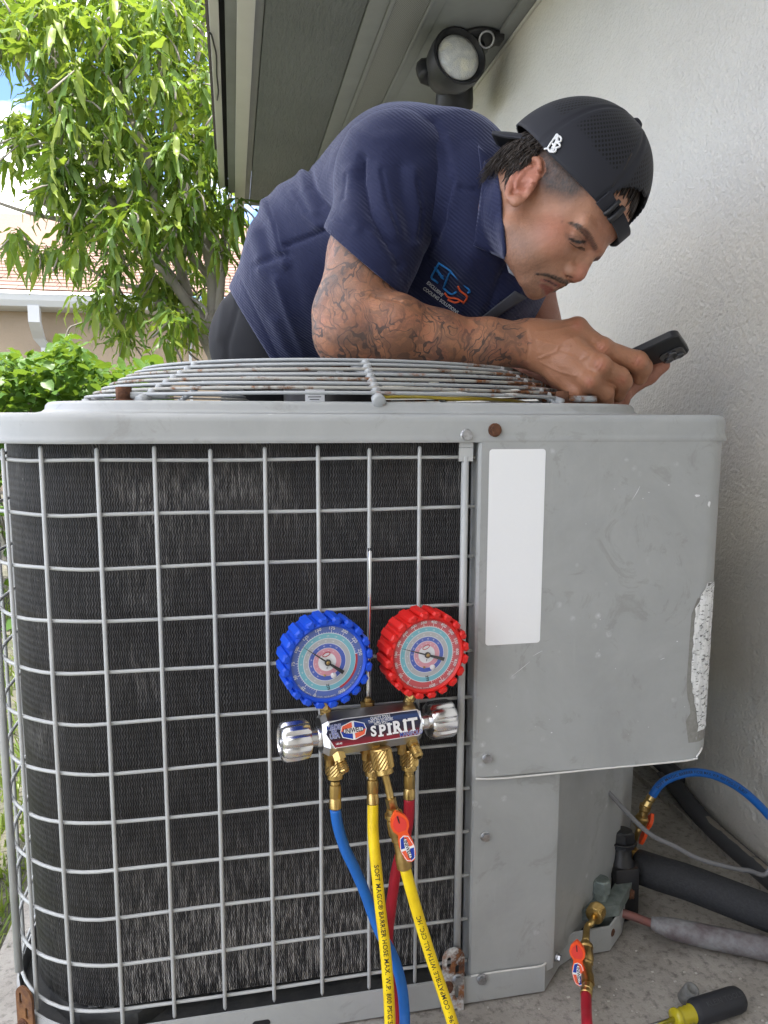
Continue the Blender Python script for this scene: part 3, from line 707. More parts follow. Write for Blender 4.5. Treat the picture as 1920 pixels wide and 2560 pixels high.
def dial_mat(name, outer):
    m, nt, b, L = node_mat(name); tc = nt.nodes.new('ShaderNodeTexCoord').outputs['Object']
    ln = nt.nodes.new('ShaderNodeVectorMath'); ln.operation = 'LENGTH'; L(tc, ln.inputs[0])
    rr_ = mth(nt, 'DIVIDE', ln.outputs['Value'], .042)
    wh = (.85, .86, .88, 1); st = [(0, (.85, .86, .88, 1)), (.245, (.72, .33, .40, 1)), (.372, wh), (.382, rgb(72, 98, 190)), (.498, wh), (.508, rgb(186, 188, 190)), (.632, wh), (.642, rgb(120, 190, 204)), (.768, wh), (.785, outer)]
    c = ramp(nt, st, rr_); nt.nodes[-1].color_ramp.interpolation = 'CONSTANT'
    L(c, b.inputs['Base Color']); b.inputs['Roughness'].default_value = .5
dial_mat('dial_blue', rgb(84, 110, 184)); dial_mat('dial_red', rgb(206, 86, 92))

mg = thing('manifold_gauge', 'aluminium manifold with blue and red pressure gauges hanging on the condenser cage', 'gauge set', tuple(at(936, 1870, Y=.83)))
nrm = Vector((.15, -1, 0)).normalized(); hx = Vector((1, .15, 0)).normalized(); hz = Vector((0, 0, 1))
LC = Vector(at(936, 1821, Y=.812))                     # label centre on the manifold front
ppm = FPX/Vector(LC-Vector(CAM)).dot(Vector(CW))       # photo pixels per metre at the label
nb_ = Vector((.15, -1, .36)); nb_ = (nb_-hx*nb_.dot(hx)).normalized(); hyb = nb_.cross(hx)
MM = frame(LC, hx, hyb, nb_)                            # local x right, y up, z out of the label
def xyloc(px_, py_):                                    # photo pixel -> label plane coordinates
    d = Vector(ray(px_, py_)); t = (LC-Vector(CAM)).dot(nb_)/d.dot(nb_); p = Vector(CAM)+d*t-LC
    return p.dot(hx), p.dot(hyb)
# body: octagonal bar with chamfered ends
h0, h1 = .0150, .0240
prof8 = [(h0, 0), (h1, -.010), (h1, -.030), (h0, -.040), (-h0, -.040), (-h1, -.030), (-h1, -.010), (-h0, 0)]
def bar(profile, xs, sc):
    V = []; n = len(profile)
    for x, s in zip(xs, sc): V += [(x, y*s, (z+.02)*s-.02) for y, z in profile]
    F = [(i*n+k, (i+1)*n+k, (i+1)*n+(k+1) % n, i*n+(k+1) % n) for i in range(len(xs)-1) for k in range(n)]
    F += [tuple(range(n-1, -1, -1))[::-1], tuple((len(xs)-1)*n+k for k in range(n))[::-1]]
    return V, F
body = mesh('manifold_body', xf(bar(prof8, [-.0605, -.054, .054, .0605], [.80, 1, 1, .80]), MM), 'aluminium', mg, smooth=False)
# label plate with printed gradient
m, nt, b, L = node_mat('label_print'); tcn = nt.nodes.new('ShaderNodeTexCoord').outputs['Object']
sp_ = nt.nodes.new('ShaderNodeSeparateXYZ'); L(tcn, sp_.inputs[0])
wv = noise(nt, mapping(nt, tcn, (9, 160, 1)), 3, 3, .5, .6)
yy = mth(nt, 'ADD', mth(nt, 'MULTIPLY', sp_.outputs[1], 1/.030), .5)
yy = mth(nt, 'ADD', yy, mth(nt, 'MULTIPLY', mth(nt, 'SUBTRACT', wv, .5), .35))
L(ramp(nt, [(0, rgb(150, 22, 44)), (.18, rgb(118, 20, 38)), (.30, rgb(58, 20, 40)), (.42, rgb(34, 22, 48)), (.6, rgb(24, 28, 62)), (.8, rgb(44, 70, 124)), (.92, rgb(22, 26, 54))], yy), b.inputs['Base Color']); b.inputs['Roughness'].default_value = .28
def lpoly(s): return [(-.0525*s, .0130), (-.0575*s, .001), (-.0490*s, -.0146), (.0530*s, -.0142), (.0580*s, .001), (.0545*s, .0136), (-.036*s, .0148)]
lb = mesh('label_border', prism([(x*1.012, y*1.06) for x, y in lpoly(1)], .0002, .0005, MM), 'print_white', body, smooth=False)
lp_o = mesh('label_plate', prism(lpoly(1), .0006, .0010), 'label_print', body, smooth=False); lp_o.matrix_basis = MM
def flat(name, vf, px_, py_, mt, z=.0013, parent=body, M=MM, rot=0.):
    x, y = xyloc(px_, py_); c, s = math.cos(rot), math.sin(rot)
    return mesh(name, xf(([(x+c*p[0]-s*p[1], y+s*p[0]+c*p[1], z) for p in vf[0]], vf[1]), M), mt, parent, smooth=False)
pm = 1/ppm
for i, (tx, px_, py_, hpx) in enumerate((('MADE', 833.5, 1819, 11), ('IN', 834.5, 1830, 11), ('USA', 836, 1840.5, 11))):
    flat('label_text', text_mesh(tx, hpx*1.5*pm, bold=.055, sx=.82), px_, py_, 'print_white', .0012)
    flat('label_text', text_mesh(tx, hpx*1.5*pm, bold=.004, sx=.82), px_, py_, 'print_blue', .0014)
# emblem: hexagonal ring in four quarters round a white lozenge
def hexa(w, h): return [(-w, 0), (-w*.86, h*.62), (-.10*w, h), (.10*w, h), (w*.86, h*.62), (w, 0), (w*.86, -h*.62), (.10*w, -h), (-.10*w, -h), (-w*.86, -h*.62)]
def emblem(px_, py_, w, z, parent, M, put_fn):
    h = w*.64
    put_fn('emblem', ([(x, y, 0) for x, y in hexa(w*1.07, h*1.10)], [tuple(range(9, -1, -1))]), 'print_white', z)
    outer = hexa(w, h); inner = hexa(w*.84, h*.36)
    quad = {0: (0, 1, 2), 1: (3, 4, 5), 2: (5, 6, 7), 3: (8, 9, 0)}
    for q, ids in quad.items():
        V = [(outer[i][0], outer[i][1]*(.94 if outer[i][1] == 0 else 1), 0) for i in ids]+[(inner[i][0], inner[i][1], 0) for i in ids[::-1]]
        put_fn('emblem', (V, [tuple(range(6))[::-1]]), 'print_orange' if q in (0, 2) else 'print_blue', z+.00015)
    put_fn('emblem_text', text_mesh('UNIWELD', w*.52, bold=.02, sx=.72), 'black_ink', z+.0003)
emblem(0, 0, 32*pm, .0012, body, MM, lambda nme, vf, mt, z: flat(nme, vf, 883, 1825.5, mt, z))
for i, (tx, px_, py_) in enumerate((('QUALITY TOOLS', 950, 1793), ('THAT GO TO WORK', 951, 1801), ('WITH YOU', 951, 1808.5))):
    flat('label_text', text_mesh(tx, 10.5*pm, bold=.012, sx=.66), px_, py_, 'print_white')
# SPIRIT: slab lettering on a rising arc
def slab(tv):                                            # thicken and add serif feet
    return tv
sx0 = 923
for ch, px_, py_, hh in (('S', 933, 1829, 30), ('P', 955, 1827, 33), ('I', 972.5, 1823, 34), ('R', 992, 1819, 36), ('I', 1012, 1815, 37), ('T', 1032, 1812, 38)):
    flat('label_text', text_mesh(ch, hh*1.12*pm, bold=.042, sx=.95 if ch != 'I' else 1.1), px_+1.0, py_+1.6, 'black_ink', .0012)
    flat('label_text', text_mesh(ch, hh*1.12*pm, bold=.038, sx=.95 if ch != 'I' else 1.1), px_, py_, 'print_white', .0014)
    if ch in 'PIRT':                                      # serifs
        for sgn in ((1, -1) if ch == 'I' else (-1,)):
            wq = {'P': 7, 'I': 7, 'R': 8, 'T': 7}[ch]; ox = {'P': -3.5, 'I': 0, 'R': -4, 'T': 0}[ch]
            flat('label_text', sheet(-wq*pm, wq*pm, -2.1*pm, 2.1*pm, 0), px_+ox, py_-sgn*(hh*.36), 'print_white', .00145)
flat('label_text', text_mesh('MANIFOLD', 15.5*pm, bold=.04, sx=.80), 1027, 1833, 'print_white', .0015)
flat('label_text', text_mesh('MANIFOLD', 15.5*pm, bold=.004, sx=.80), 1027, 1833, 'print_blue', .0017)
flat('label_text', text_mesh('TM', 6*pm, bold=.01), 1055, 1815, 'print_white'); flat('label_text', text_mesh('L8142', 6.5*pm, bold=.02), 847, 1859, 'print_white')

# gauges
def gauge(px_, py_, Y, rub, dialm, lab, label0, step, count, nums, needle, redband):
    C = Vector(at(px_, py_, Y=Y)); M = frame(C, hx, hz, nrm); g = None
    # boot: ring with raised bars that end in pointed lugs
    parts = [lathe([(.0405, .0005), (.0430, .0030), (.0455, .0018), (.0462, -.004), (.0458, -.038), (.040, -.043), (.012, -.0435)], 60, None, False)]
    nl = 20; w = .0058
    for k in range(nl):
        a = 2*PI*(k+.35)/nl; c, s = math.cos(a), math.sin(a)
        cs = [(-w*.62, .0445), (-w, .0480), (-w*.62, .0515), (w*.62, .0515), (w, .0480), (w*.62, .0445)]
        V = []
        for z, sc, dr in ((.0052, .55, -.0010), (.0030, 1., 0), (-.0285, 1., 0), (-.034, .8, -.003)):
            for t, r in cs:
                t *= sc; r = .0480+(r-.0480)*(.75 if sc < 1 else 1)+dr
                V.append((c*r-s*t, s*r+c*t, z))
        F = [(i*6+q, i*6+(q+1) % 6, (i+1)*6+(q+1) % 6, (i+1)*6+q) for i in range(3) for q in range(6)]+[tuple(range(5, -1, -1)), tuple(18+q for q in range(6))]
        parts.append((V, F))
    boot = mesh('gauge_boot', xf(join(*parts), M), rub, mg, smooth=True, angle=28, label=lab)
    dl = mesh('dial', ([(0, 0, -.0015)]+[(.0418*math.cos(2*PI*k/64), .0418*math.sin(2*PI*k/64), -.0015) for k in range(64)], [(0, 1+k, 1+(k+1) % 64) for k in range(64)]), dialm, boot, smooth=False)
    dl.matrix_basis = M
    tv = []
    def pol(vf, a, r, z, rot=None):
        rot = a-PI/2 if rot is None else rot; c, s = math.cos(rot), math.sin(rot)
        return [(r*math.cos(a)+c*x-s*y, r*math.sin(a)+s*x+c*y, z) for x, y, _ in vf[0]], vf[1]
    for i in range(count*5+1):
        a = rad(label0-step*i/5); ln_ = .0034 if i % 5 == 0 else .0017; wd = .00034 if i % 5 == 0 else .0002
        tv.append(pol(sheet(-wd, wd, 0, ln_, 0), a, .0325, -.0011))
    mesh('dial_ticks', xf(join(*tv), M), 'print_white', dl, smooth=False)
    mesh('dial_numbers', xf(join(*[pol(text_mesh(t, .0052, bold=.018), rad(a), .0383, -.0010) for t, a in nums]), M), 'print_white', dl, smooth=False)
    small = []
    for rr_, n_, sz in ((.0288, 11, .0022), (.0232, 10, .0021), (.0178, 9, .0020), (.0125, 8, .0018)):
        for i in range(n_):
            a = rad(label0-14-i*(200/n_)); small.append(pol(text_mesh(str(20+10*i), sz), a, rr_+.0006, -.0011))
        for i in range(n_*5):
            a = rad(label0-14-i*(200/n_)/5); small.append(pol(sheet(-.00012, .00012, 0, .0009 if i % 5 else .0016, 0), a, rr_-.0029, -.0011))
    mesh('dial_small_scale', xf(join(*small), M), 'print_white', dl, smooth=False)
    # maker's line round the lower rim
    arc = []; word = 'INTERCONTINENTAL PRECISION INSTRUMENTS  FT. LAUDERDALE FL. MADE IN U.S.A.'
    for i, ch in enumerate(word):
        if ch != ' ':
            a = rad(214+i*1.86); arc.append(pol(text_mesh(ch, .0022), a, .0396 if redband else .0398, -.0011, a+PI/2))
    mesh('dial_small_print', xf(join(*arc), M), 'print_white', dl, smooth=False)
    if redband:
        V = []; F = []
        for k in range(20):
            a = rad(10-k*75/19); V += [(.0325*math.cos(a), .0325*math.sin(a), -.0012), (.0350*math.cos(a), .0350*math.sin(a), -.0012)]
        F = [(2*k, 2*k+1, 2*k+3, 2*k+2)[::-1] for k in range(19)]
        mesh('dial_red_band', xf((V, F), M), 'print_red', dl, smooth=False)
    mesh('dial_emblem', xf(tube([(.0042*math.cos(t)-.001, .0022*math.sin(t)+.0088+.0012*math.cos(t), -.0010) for t in [2*PI*k/20 for k in range(20)]], .00045, 4, closed=True), M), 'print_red', dl)
    mesh('dial_text', xf(text_mesh('F', .004), Matrix(M) @ Matrix.Translation((0, -.007, -.001))), 'black_ink', dl, smooth=False)
    mesh('zero_tag', xf(text_mesh('ZTF', .0042, bold=.03), Matrix(M) @ Matrix.Translation((.0005, -.0285, -.0009)) @ Matrix.Rotation(rad(-80), 4, 'Z')), 'black_ink', dl, smooth=False)
    a = rad(needle); c, s = math.cos(a), math.sin(a)
    np_ = [(.0345, .0001), (.0345, -.0001), (.008, -.0008), (-.002, -.0009), (-.007, -.0014), (-.022, -.0022), (-.022, .0022), (-.007, .0014), (-.002, .0009), (.008, .0008)]
    mesh('needle', join(prism([(c*x-s*y, s*x+c*y) for x, y in np_], .0010, .0016, M), lathe([(.0036, .0006), (.0036, .0020), (.0028, .0024)], 20, M)), 'needle_black', boot, smooth=False)
    mesh('needle_hub', lathe([(.0022, .0024), (.0020, .0032), (.0008, .0034)], 16, M), 'brass', boot)
    kx = Matrix(M) @ Matrix.Translation((.0062, -.0150, 0))
    mesh('adjust_knob', lathe([(.0015, -.001), (.0030, .0002), (.0032, .0022), (.0026, .003)], 16, kx), 'pale_knob', boot)
    mesh('adjust_screw', lathe([(.0013, -.001), (.0013, .0006)], 12, Matrix(M) @ Matrix.Translation((-.0035, -.0145, 0))), 'brass', boot)
    mesh('lens', xf(([(0, 0, .0036)]+[(.0205*math.cos(2*PI*k/48), .0205*math.sin(2*PI*k/48), .0035) for k in range(48)]+[(.0412*math.cos(2*PI*k/48), .0412*math.sin(2*PI*k/48), .0026) for k in range(48)],
         [(0, 1+k, 1+(k+1) % 48) for k in range(48)]+[(1+k, 49+k, 49+(k+1) % 48, 1+(k+1) % 48) for k in range(48)]), M), 'clear_lens', boot)
    return C
GB = gauge(819, 1656, .788, 'blue_rubber', 'dial_blue', 'blue rubber boot with rows of lugs around the low pressure gauge', 248, 23.7, 10, [(str(25*i), 248-23.7*i) for i in range(11)]+[('500', -65)], 143.5, True)
GR = gauge(1068, 1637, .803, 'red_rubber', 'dial_red', 'red rubber boot with rows of lugs around the high pressure gauge', 233, 19.5, 16, [(str(50*i), 233-19.5*i) for i in range(17)], 161, False)
for C_, px_, py_ in ((GB, 826, 1793), (GR, 1036, 1772)):
    x, y = xyloc(px_, py_); base = MM @ Vector((x, .022, -.020)); top = C_+hz*-.030-nrm*.020
    Ms = axis_frame(base, top); Lh = (top-base).length
    mesh('gauge_stem', join(lathe([(.0065, -.004), (.0065, .002), (.0058, .003), (.0066, .005), (.0058, .007), (.0066, .009), (.0058, .011), (.0066, .013), (.006, .016)], 14, Ms), prism([(.009*math.cos(k*PI/3), .009*math.sin(k*PI/3)) for k in range(6)], .016, max(.02, Lh), Ms)), 'brass', mg, smooth=False)

# fluted control knobs on both ends
def knob(x0, sgn):
    prof = [(.006, 0), (.010, .001), (.010, .012), (.0195, .0135), (.0225, .017), (.0232, .030), (.0228, .042), (.0205, .0455), (.0165, .0470), (.0160, .0455), (.006, .0450)]
    n = 64; V = []; F = []
    for r, z in prof:
        for k in range(n):
            a = 2*PI*k/n; d = max(0., math.cos(a*9))**2
            fl_ = .0030*d if .014 < z < .0460 and r > .017 else 0
            V.append(((r-fl_)*math.cos(a), (r-fl_)*math.sin(a), z))
    for i in range(len(prof)-1):
        for k in range(n): F.append((i*n+k, i*n+(k+1) % n, (i+1)*n+(k+1) % n, (i+1)*n+k))
    F.append(tuple((len(prof)-1)*n+k for k in range(n)))
    o = MM @ Vector((x0, -.002, -.018)); M = axis_frame(o, o+hx*sgn)
    k_ = mesh('control_knob', xf((V, F), M), 'chrome', mg, angle=40)
    mesh('knob_screw', lathe([(.005, .0445), (.005, .0470), (.0035, .0478)], 12, M), 'zinc', k_)
    mesh('valve_bonnet', lathe([(.012, -.003), (.012, .004), (.0085, .005), (.0085, .013)], 20, M), 'chrome', mg)
knob(-.0605, -1); knob(.0605, 1)
# hanging hook rod
x, y = xyloc(933, 1768); b0 = MM @ Vector((x, .0235, -.022)); q = Vector(at(925, 1400, Y=.853)); q2 = Vector(at(924, 1376, Y=.858))
mesh('hook_rod', tube([b0, b0*.5+q*.5, q, q2, q2+Vector((0, .010, .004)), q2+Vector((0, .014, -.012))], .0022, 10, 4), 'steel_rod', mg)
mesh('hook_nut', xf(join(prism([(.0085*math.cos(k*PI/3), .0085*math.sin(k*PI/3)) for k in range(6)], 0, .008), lathe([(.0045, .008), (.0045, .012), (.003, .013)], 10)), axis_frame(b0-Vector((0, 0, .001)), q)), 'brass_dark', mg, smooth=False)
# flare ports below the body
def port(px0, py0, px1, py1, dz, parent=mg, L_=.024):
    x, y = xyloc(px0, py0); a = MM @ Vector((x, -.021, -.012)); d = (Vector(at(px1, py1, Y=.800))-a).normalized(); M = axis_frame(a, a+d)
    mesh('flare_port', join(prism([(.0078*math.cos(k*PI/3), .0078*math.sin(k*PI/3)) for k in range(6)], 0, .009, M),
        lathe([(.0052, .009), (.0052, .0115), (.0064, .0125), (.0056, .0135), (.0064, .0147), (.0056, .0158), (.0064, .017), (.0056, .0182), (.0064, .0195), (.0058, .0205), (.0062, .022), (.0038, .0245), (.0024, .0246), (.0022, .018)], 16, M)), 'brass', parent, angle=30)
port(850, 1872, 859, 1922, 0); port(1037, 1856, 1051, 1899, 0)
for px_ in (836, 929, 948, 1022):
    x, y = xyloc(px_, 1880); a = MM @ Vector((x, -.020, -.020 if px_ != 948 else -.010)); M = axis_frame(a, a+Vector((.0, -.10 if px_ == 948 else 0, -1)))
    mesh('hose_port', join(prism([(.0072*math.cos(k*PI/3), .0072*math.sin(k*PI/3)) for k in range(6)], -.002, .008, M), lathe([(.0055, .008), (.0055, .016)], 12, M)), 'brass_dark', mg, smooth=False)

# ------------------------------------------------------------------ hoses
def knurl_nut(M, r=.0115, L_=.026, mt='brass', parent=None):
    n = 34; zs = np.linspace(.002, L_*.74, 9); V = []; F = []
    prof = [(r*.62, -.001), (r*.92, 0), (r*.98, .0015)]
    rows = [(rr_, z, 0) for rr_, z in prof]+[(r, z, 1) for z in zs]+[(r*.98, L_*.77, 0), (r*.84, L_*.79, 0), (r*.86, L_*.96, 0), (r*.70, L_, 0), (r*.45, L_*1.0, 0)]
    for j, (rr_, z, kn) in enumerate(rows):
        for k in range(n):
            a = 2*PI*k/n; q = rr_+(.00055 if kn and (k+j) % 2 else -.0004*kn); V.append((q*math.cos(a), q*math.sin(a), z))
    for i in range(len(rows)-1):
        for k in range(n): F.append((i*n+k, i*n+(k+1) % n, (i+1)*n+(k+1) % n, (i+1)*n+k))
    F.append(tuple(range(n-1, -1, -1))); F.append(tuple((len(rows)-1)*n+k for k in range(n)))
    return mesh('knurled_nut', xf((V, F), M), mt, parent, smooth=False)
def ferrule(a, b_, r=.0072, parent=None, mt='brass'):
    M = axis_frame(a, b_); L_ = (Vector(b_)-Vector(a)).length; n = 16
    prof = [(r*.80, -.001), (r*.82, L_*.08), (r*.98, L_*.12), (r*.98, L_*.55), (r*.9, L_*.60), (r*1.02, L_*.68), (r*1.04, L_*.97), (r*.96, L_)]
    V = []; F = []
    for r_, z in prof:
        for k in range(n):
            a_ = 2*PI*k/n; q = r_*(1 if k % 2 or z > L_*.6 else .965); V.append((q*math.cos(a_), q*math.sin(a_), z))
    for i in range(len(prof)-1):
        for k in range(n): F.append((i*n+k, i*n+(k+1) % n, (i+1)*n+(k+1) % n, (i+1)*n+k))
    F.append(tuple(range(n-1, -1, -1))); F.append(tuple((len(prof)-1)*n+k for k in range(n)))
    return mesh('crimp_ferrule', xf((V, F), M), mt, parent, smooth=True, angle=25)
def tube_text(P, s, size, s0, r, parent, mt, updir, bold=.012, space=1.05):
    """lettering wrapped on a hose: P dense path, s0 start arc length, updir world hint for letter tops"""
    P = [np.array(p) for p in P]; S_ = np.concatenate([[0], np.cumsum([np.linalg.norm(b_-a) for a, b_ in zip(P, P[1:])])]); A = np.array(P)
    tv = text_mesh(s, size, 'LEFT', bold=bold, space=space); V = []
    for x, y, _ in tv[0]:
        q = s0+x; c = np.array([np.interp(q, S_, A[:, i]) for i in range(3)]); c2 = np.array([np.interp(q+.002, S_, A[:, i]) for i in range(3)])
        c1 = np.array([np.interp(q-.002, S_, A[:, i]) for i in range(3)]); T = c2-c1; T /= np.linalg.norm(T)
        Nn = CAM-c; Nn -= T*Nn.dot(T); Nn /= np.linalg.norm(Nn); B = np.cross(T, Nn)
        if B.dot(np.array(updir)) < 0: B = -B
        a = y/r; V.append(c+(r+.00035)*(math.cos(a)*Nn+math.sin(a)*B))
    return mesh('hose_print', (V, tv[1]), mt, parent, smooth=False)
HR = .0066
def lever(M, parent, s=1.):
    """teardrop tag lever with emblem; local y along the valve (tip at +y)"""
    pts = []
    for (x, y) in [(0, .022), (.004, .0185), (.0085, .0135), (.0105, .007), (.0095, .001), (.0058, -.0045), (.0062, -.009), (.0082, -.015), (.0085, -.023), (.0070, -.032), (.0040, -.0375), (0, -.039)]: pts.append((x*s, y*s))
    pts = pts+[(-x, y) for x, y in pts[-2:0:-1]]
    lv = mesh('shutoff_lever', prism(pts, 0, .0055*s, M), 'lever_orange', parent, smooth=False)
    ins = [(x*.74, (y-.006*s)*.74+.006*s) for x, y in pts if y > -.006*s]
    mesh('lever_face', prism(ins, .0055*s, .0060*s, M), 'lever_red', lv, smooth=False)
    mesh('lever_mark', prism([(-.0006, .008*s), (.0006, .008*s), (.0008, .0165*s), (-.0008, .0165*s)], .0060*s, .0064*s, M), 'black_ink', lv, smooth=False)
    Mr = Matrix(M) @ Matrix.Translation((0, -.0225*s, 0)) @ Matrix.Rotation(rad(-90), 4, 'Z')
    emblem(0, 0, .0145*s, .0057*s, lv, Mr, lambda nme, vf, mt, z: mesh(nme, xf(([(x, y*.78, z) for x, y, _ in vf[0]], vf[1]), Mr), mt, lv, smooth=False))
    return lv
def valve_body(a, b_, parent, r=.0085):
    M = axis_frame(a, b_); L_ = (Vector(b_)-Vector(a)).length
    return mesh('valve_body', lathe([(r*.72, 0), (r*.74, L_*.05), (r*1.06, L_*.08), (r*1.10, L_*.14), (r*.92, L_*.18), (r*1.0, L_*.22), (r*1.05, L_*.42), (r*.86, L_*.50), (r*.90, L_*.53), (r*.72, L_*.56), (r*.74, L_*.74), (r*.90, L_*.80), (r*.92, L_)], 14, M), 'brass_dark', parent, angle=30)

# yellow hose: both ends hang on the manifold, the loop lies on the slab in front
ye = thing('charging_hose', 'yellow charging hose with black lettering hanging from the manifold centre ports', 'hose', tuple(at(970, 2500, Y=.76)), 'refrigerant hoses on the manifold')
n0 = at(928, 1880, Y=.832); f0 = at(931, 1942, Y=.829); f1 = at(932, 2010, Y=.822)
knurl_nut(axis_frame(n0, f0), .0105, .028, 'brass_dark', ye); ferrule(f0, f1, .0071, ye)
p1 = [f1, at(933, 2086, Y=.812), at(941, 2171, Y=.802), at(951, 2272, Y=.795), at(963, 2373, Y=.787), at(970, 2457, Y=.78), at(975, 2559, Y=.772), at(977, 2680, Y=.755)]
v0 = Vector(at(950, 1870, Y=.806)); v1 = Vector(at(961, 1932, Y=.798)); v2 = Vector(at(970, 1965, Y=.795)); v3 = Vector(at(981, 2020, Y=.790)); v4 = Vector(at(1012, 2168, Y=.782))
p2 = [v4, at(1040, 2270, Y=.778), at(1073, 2380, Y=.770), at(1105, 2475, Y=.760), at(1132, 2559, Y=.748), at(1165, 2670, Y=.73)]
loop = [np.array(q) for q in ((.165, .70, .03), (.12, .62, .010), (.02, .46, HR), (-.10, .20, HR), (.10, -.02, HR), (.34, .02, HR), (.46, .30, HR), (.36, .56, .012), (.27, .66, .04))]
hp = smooth_path(p1+loop+p2[::-1], 10)
hose = mesh('hose_tube', tube(hp, HR, 14), 'hose_yellow', ye)
tube_text(hp, 'SOFT MAGIC® BARRIER HOSE MAX. W.P. 800 PSIG/5', .0076, .066, HR, ye, 'black_ink', CR)
tube_text(smooth_path(p2[::-1], 12), 'SAE J2196 · COMPATIBLE WITH ALL CFC. HC', .0073, .027, HR, ye, 'black_ink', -CR)
knurl_nut(axis_frame(v0, v1), .0123, .030, 'brass', ye)
mesh('bent_tube', tube([v1-(v1-v0)*.1, v1, v2, v3], [.0045, .0042, .0042, .0046], 12, 5), 'brass', ye)
mesh('hex_collar', prism([(.0062*math.cos(k*PI/3), .0062*math.sin(k*PI/3)) for k in range(6)], -.012, .002, axis_frame(v3, v4)), 'brass', ye, smooth=False)
valve_body(v3, v4, ye, .0098)
d = (v4-v3).normalized(); mid = Vector(at(1003, 2072, Y=.772)); sd_ = Vector(CAM)-mid; up = -d*.93+Vector(CR)*-.10; sd_ = (sd_-up.normalized()*sd_.dot(up.normalized())).normalized()
upn = (up-sd_*up.dot(sd_)).normalized(); lever(frame(mid-sd_*.003, upn.cross(sd_), upn, sd_), ye, 1.0)

bl_ = thing('low_side_hose', 'blue hose from the manifold looping over the slab to the large service valve', 'hose', tuple(at(1000, 2500, Y=.79)), 'refrigerant hoses on the manifold')
n0 = at(836, 1890, Y=.826); f0 = at(838, 1955, Y=.824); f1 = at(838, 2022, Y=.818)
knurl_nut(axis_frame(n0, f0), .0113, .027, 'brass', bl_); ferrule(f0, f1, .0071, bl_)
p1 = [f1, at(845, 2066, Y=.820), at(862, 2120, Y=.822), at(889, 2177, Y=.824), at(912, 2231, Y=.824), at(933, 2289, Y=.822), at(952, 2335, Y=.818), at(977, 2380, Y=.812), at(995, 2426, Y=.806), at(1006, 2476, Y=.799), at(1011, 2527, Y=.792), at(1012, 2565, Y=.785), at(1010, 2680, Y=.765)]
s0 = at(1583, 2122, Y=1.035); s1 = at(1588, 2100, Y=1.033); s2 = at(1598, 2068, Y=1.03); s3 = at(1612, 2020, Y=1.03); s4 = at(1630, 1990, Y=1.03)
p2 = [s4, at(1651, 1961, Y=1.025), at(1683, 1942, Y=1.02), at(1729, 1931, Y=1.02), at(1776, 1936, Y=1.02), at(1823, 1955, Y=1.015), at(1870, 1987, Y=1.01), at(1920, 2037, Y=1.00), at(1965, 2100, Y=.985)]
loop = [np.array(q) for q in ((.19, .70, .03), (.20, .62, .012), (.30, .42, HR), (.52, .10, HR), (.74, .20, HR), (.80, .52, .012), (.825, .80, .03))]
hp = smooth_path(p1+loop+p2[::-1], 10)
mesh('hose_tube', tube(hp, HR, 14), 'hose_blue', bl_)
tube_text(smooth_path(p2, 12), 'SOFT MAGIC BARRIER HOSE MAX. W.P. 800 PSIG 5:1 BURST', .0060, .018, HR, bl_, 'black_ink', CU-np.array([0, 0, 0]), bold=.01)
ferrule(s3, s4, .0072, bl_); valve_body(Vector(s2), Vector(s3)+(Vector(s3)-Vector(s2))*.15, bl_, .010)
mesh('bent_tube', tube([s0, s1, s2], .0042, 10, 3), 'brass', bl_); knurl_nut(axis_frame(s0, np.array(s0)*2-np.array(s1)), .0095, .018, 'brass', bl_)
mid = Vector(at(1617, 2060, Y=1.04)); up = (Vector(s4)-Vector(s2)).normalized(); sd_ = Vector((.9, -.25, 0)); sd_ = (sd_-up*sd_.dot(up)).normalized()
lever(frame(mid, up.cross(sd_), up, sd_), bl_, .9)

rd = thing('high_side_hose', 'red hose from the manifold looping over the slab to the small service valve', 'hose', tuple(at(1465, 2560, Y=.80)), 'refrigerant hoses on the manifold')
n0 = at(1023, 1870, Y=.838); f0 = at(1023, 1929, Y=.836); f1 = at(1023, 1996, Y=.833)
knurl_nut(axis_frame(n0, f0), .0110, .027, 'brass', rd); ferrule(f0, f1, .0072, rd)
p1 = [f1, at(1021, 2050, Y=.834), at(1010, 2105, Y=.836), at(993, 2165, Y=.838), at(983, 2225, Y=.839), at(975, 2289, Y=.838), at(970, 2345, Y=.836), at(974, 2420, Y=.832), at(983, 2490, Y=.825), at(989, 2560, Y=.815), at(990, 2680, Y=.79)]
t0 = Vector(at(1484, 2292, Y=.908)); t1 = Vector(at(1468, 2318, Y=.893)); t2 = Vector(at(1464, 2356, Y=.868)); t3 = Vector(at(1470, 2460, Y=.815)); t4 = Vector(at(1465, 2488, Y=.80))
p2 = [t4, at(1466, 2530, Y=.772), at(1468, 2575, Y=.74), at(1469, 2640, Z=.009)]
loop = [np.array(q) for q in ((.185, .73, .03), (.17, .65, .012), (.14, .50, HR), (.12, .28, HR), (.28, .14, HR), (.42, .32, HR), (.45, .55, HR))]
mesh('hose_tube', tube(smooth_path(p1+loop+p2[::-1], 10), HR, 14), 'hose_red', rd)
ferrule(t3, t4, .0074, rd); valve_body(t2, t3, rd, .0092)
mesh('bent_tube', tube([t0, t0*.45+t1*.55+Vector((0, -.004, .002)), t1, t2], [.0045, .0044, .0044, .0052], 12, 5), 'brass', rd)
knurl_nut(axis_frame(t0, t0+(t0-t1)*1), .0125, .020, 'brass', rd)
mid = Vector(at(1444, 2392, Y=.835)); up = Vector(CU)*.98+Vector(CR)*-.06; sd_ = Vector(CAM)-mid+Vector((-.25, 0, 0)); upn = up.normalized(); sd_ = (sd_-upn*sd_.dot(upn)).normalized()
lever(frame(mid-sd_*.004, upn.cross(sd_), upn, sd_), rd, .98)
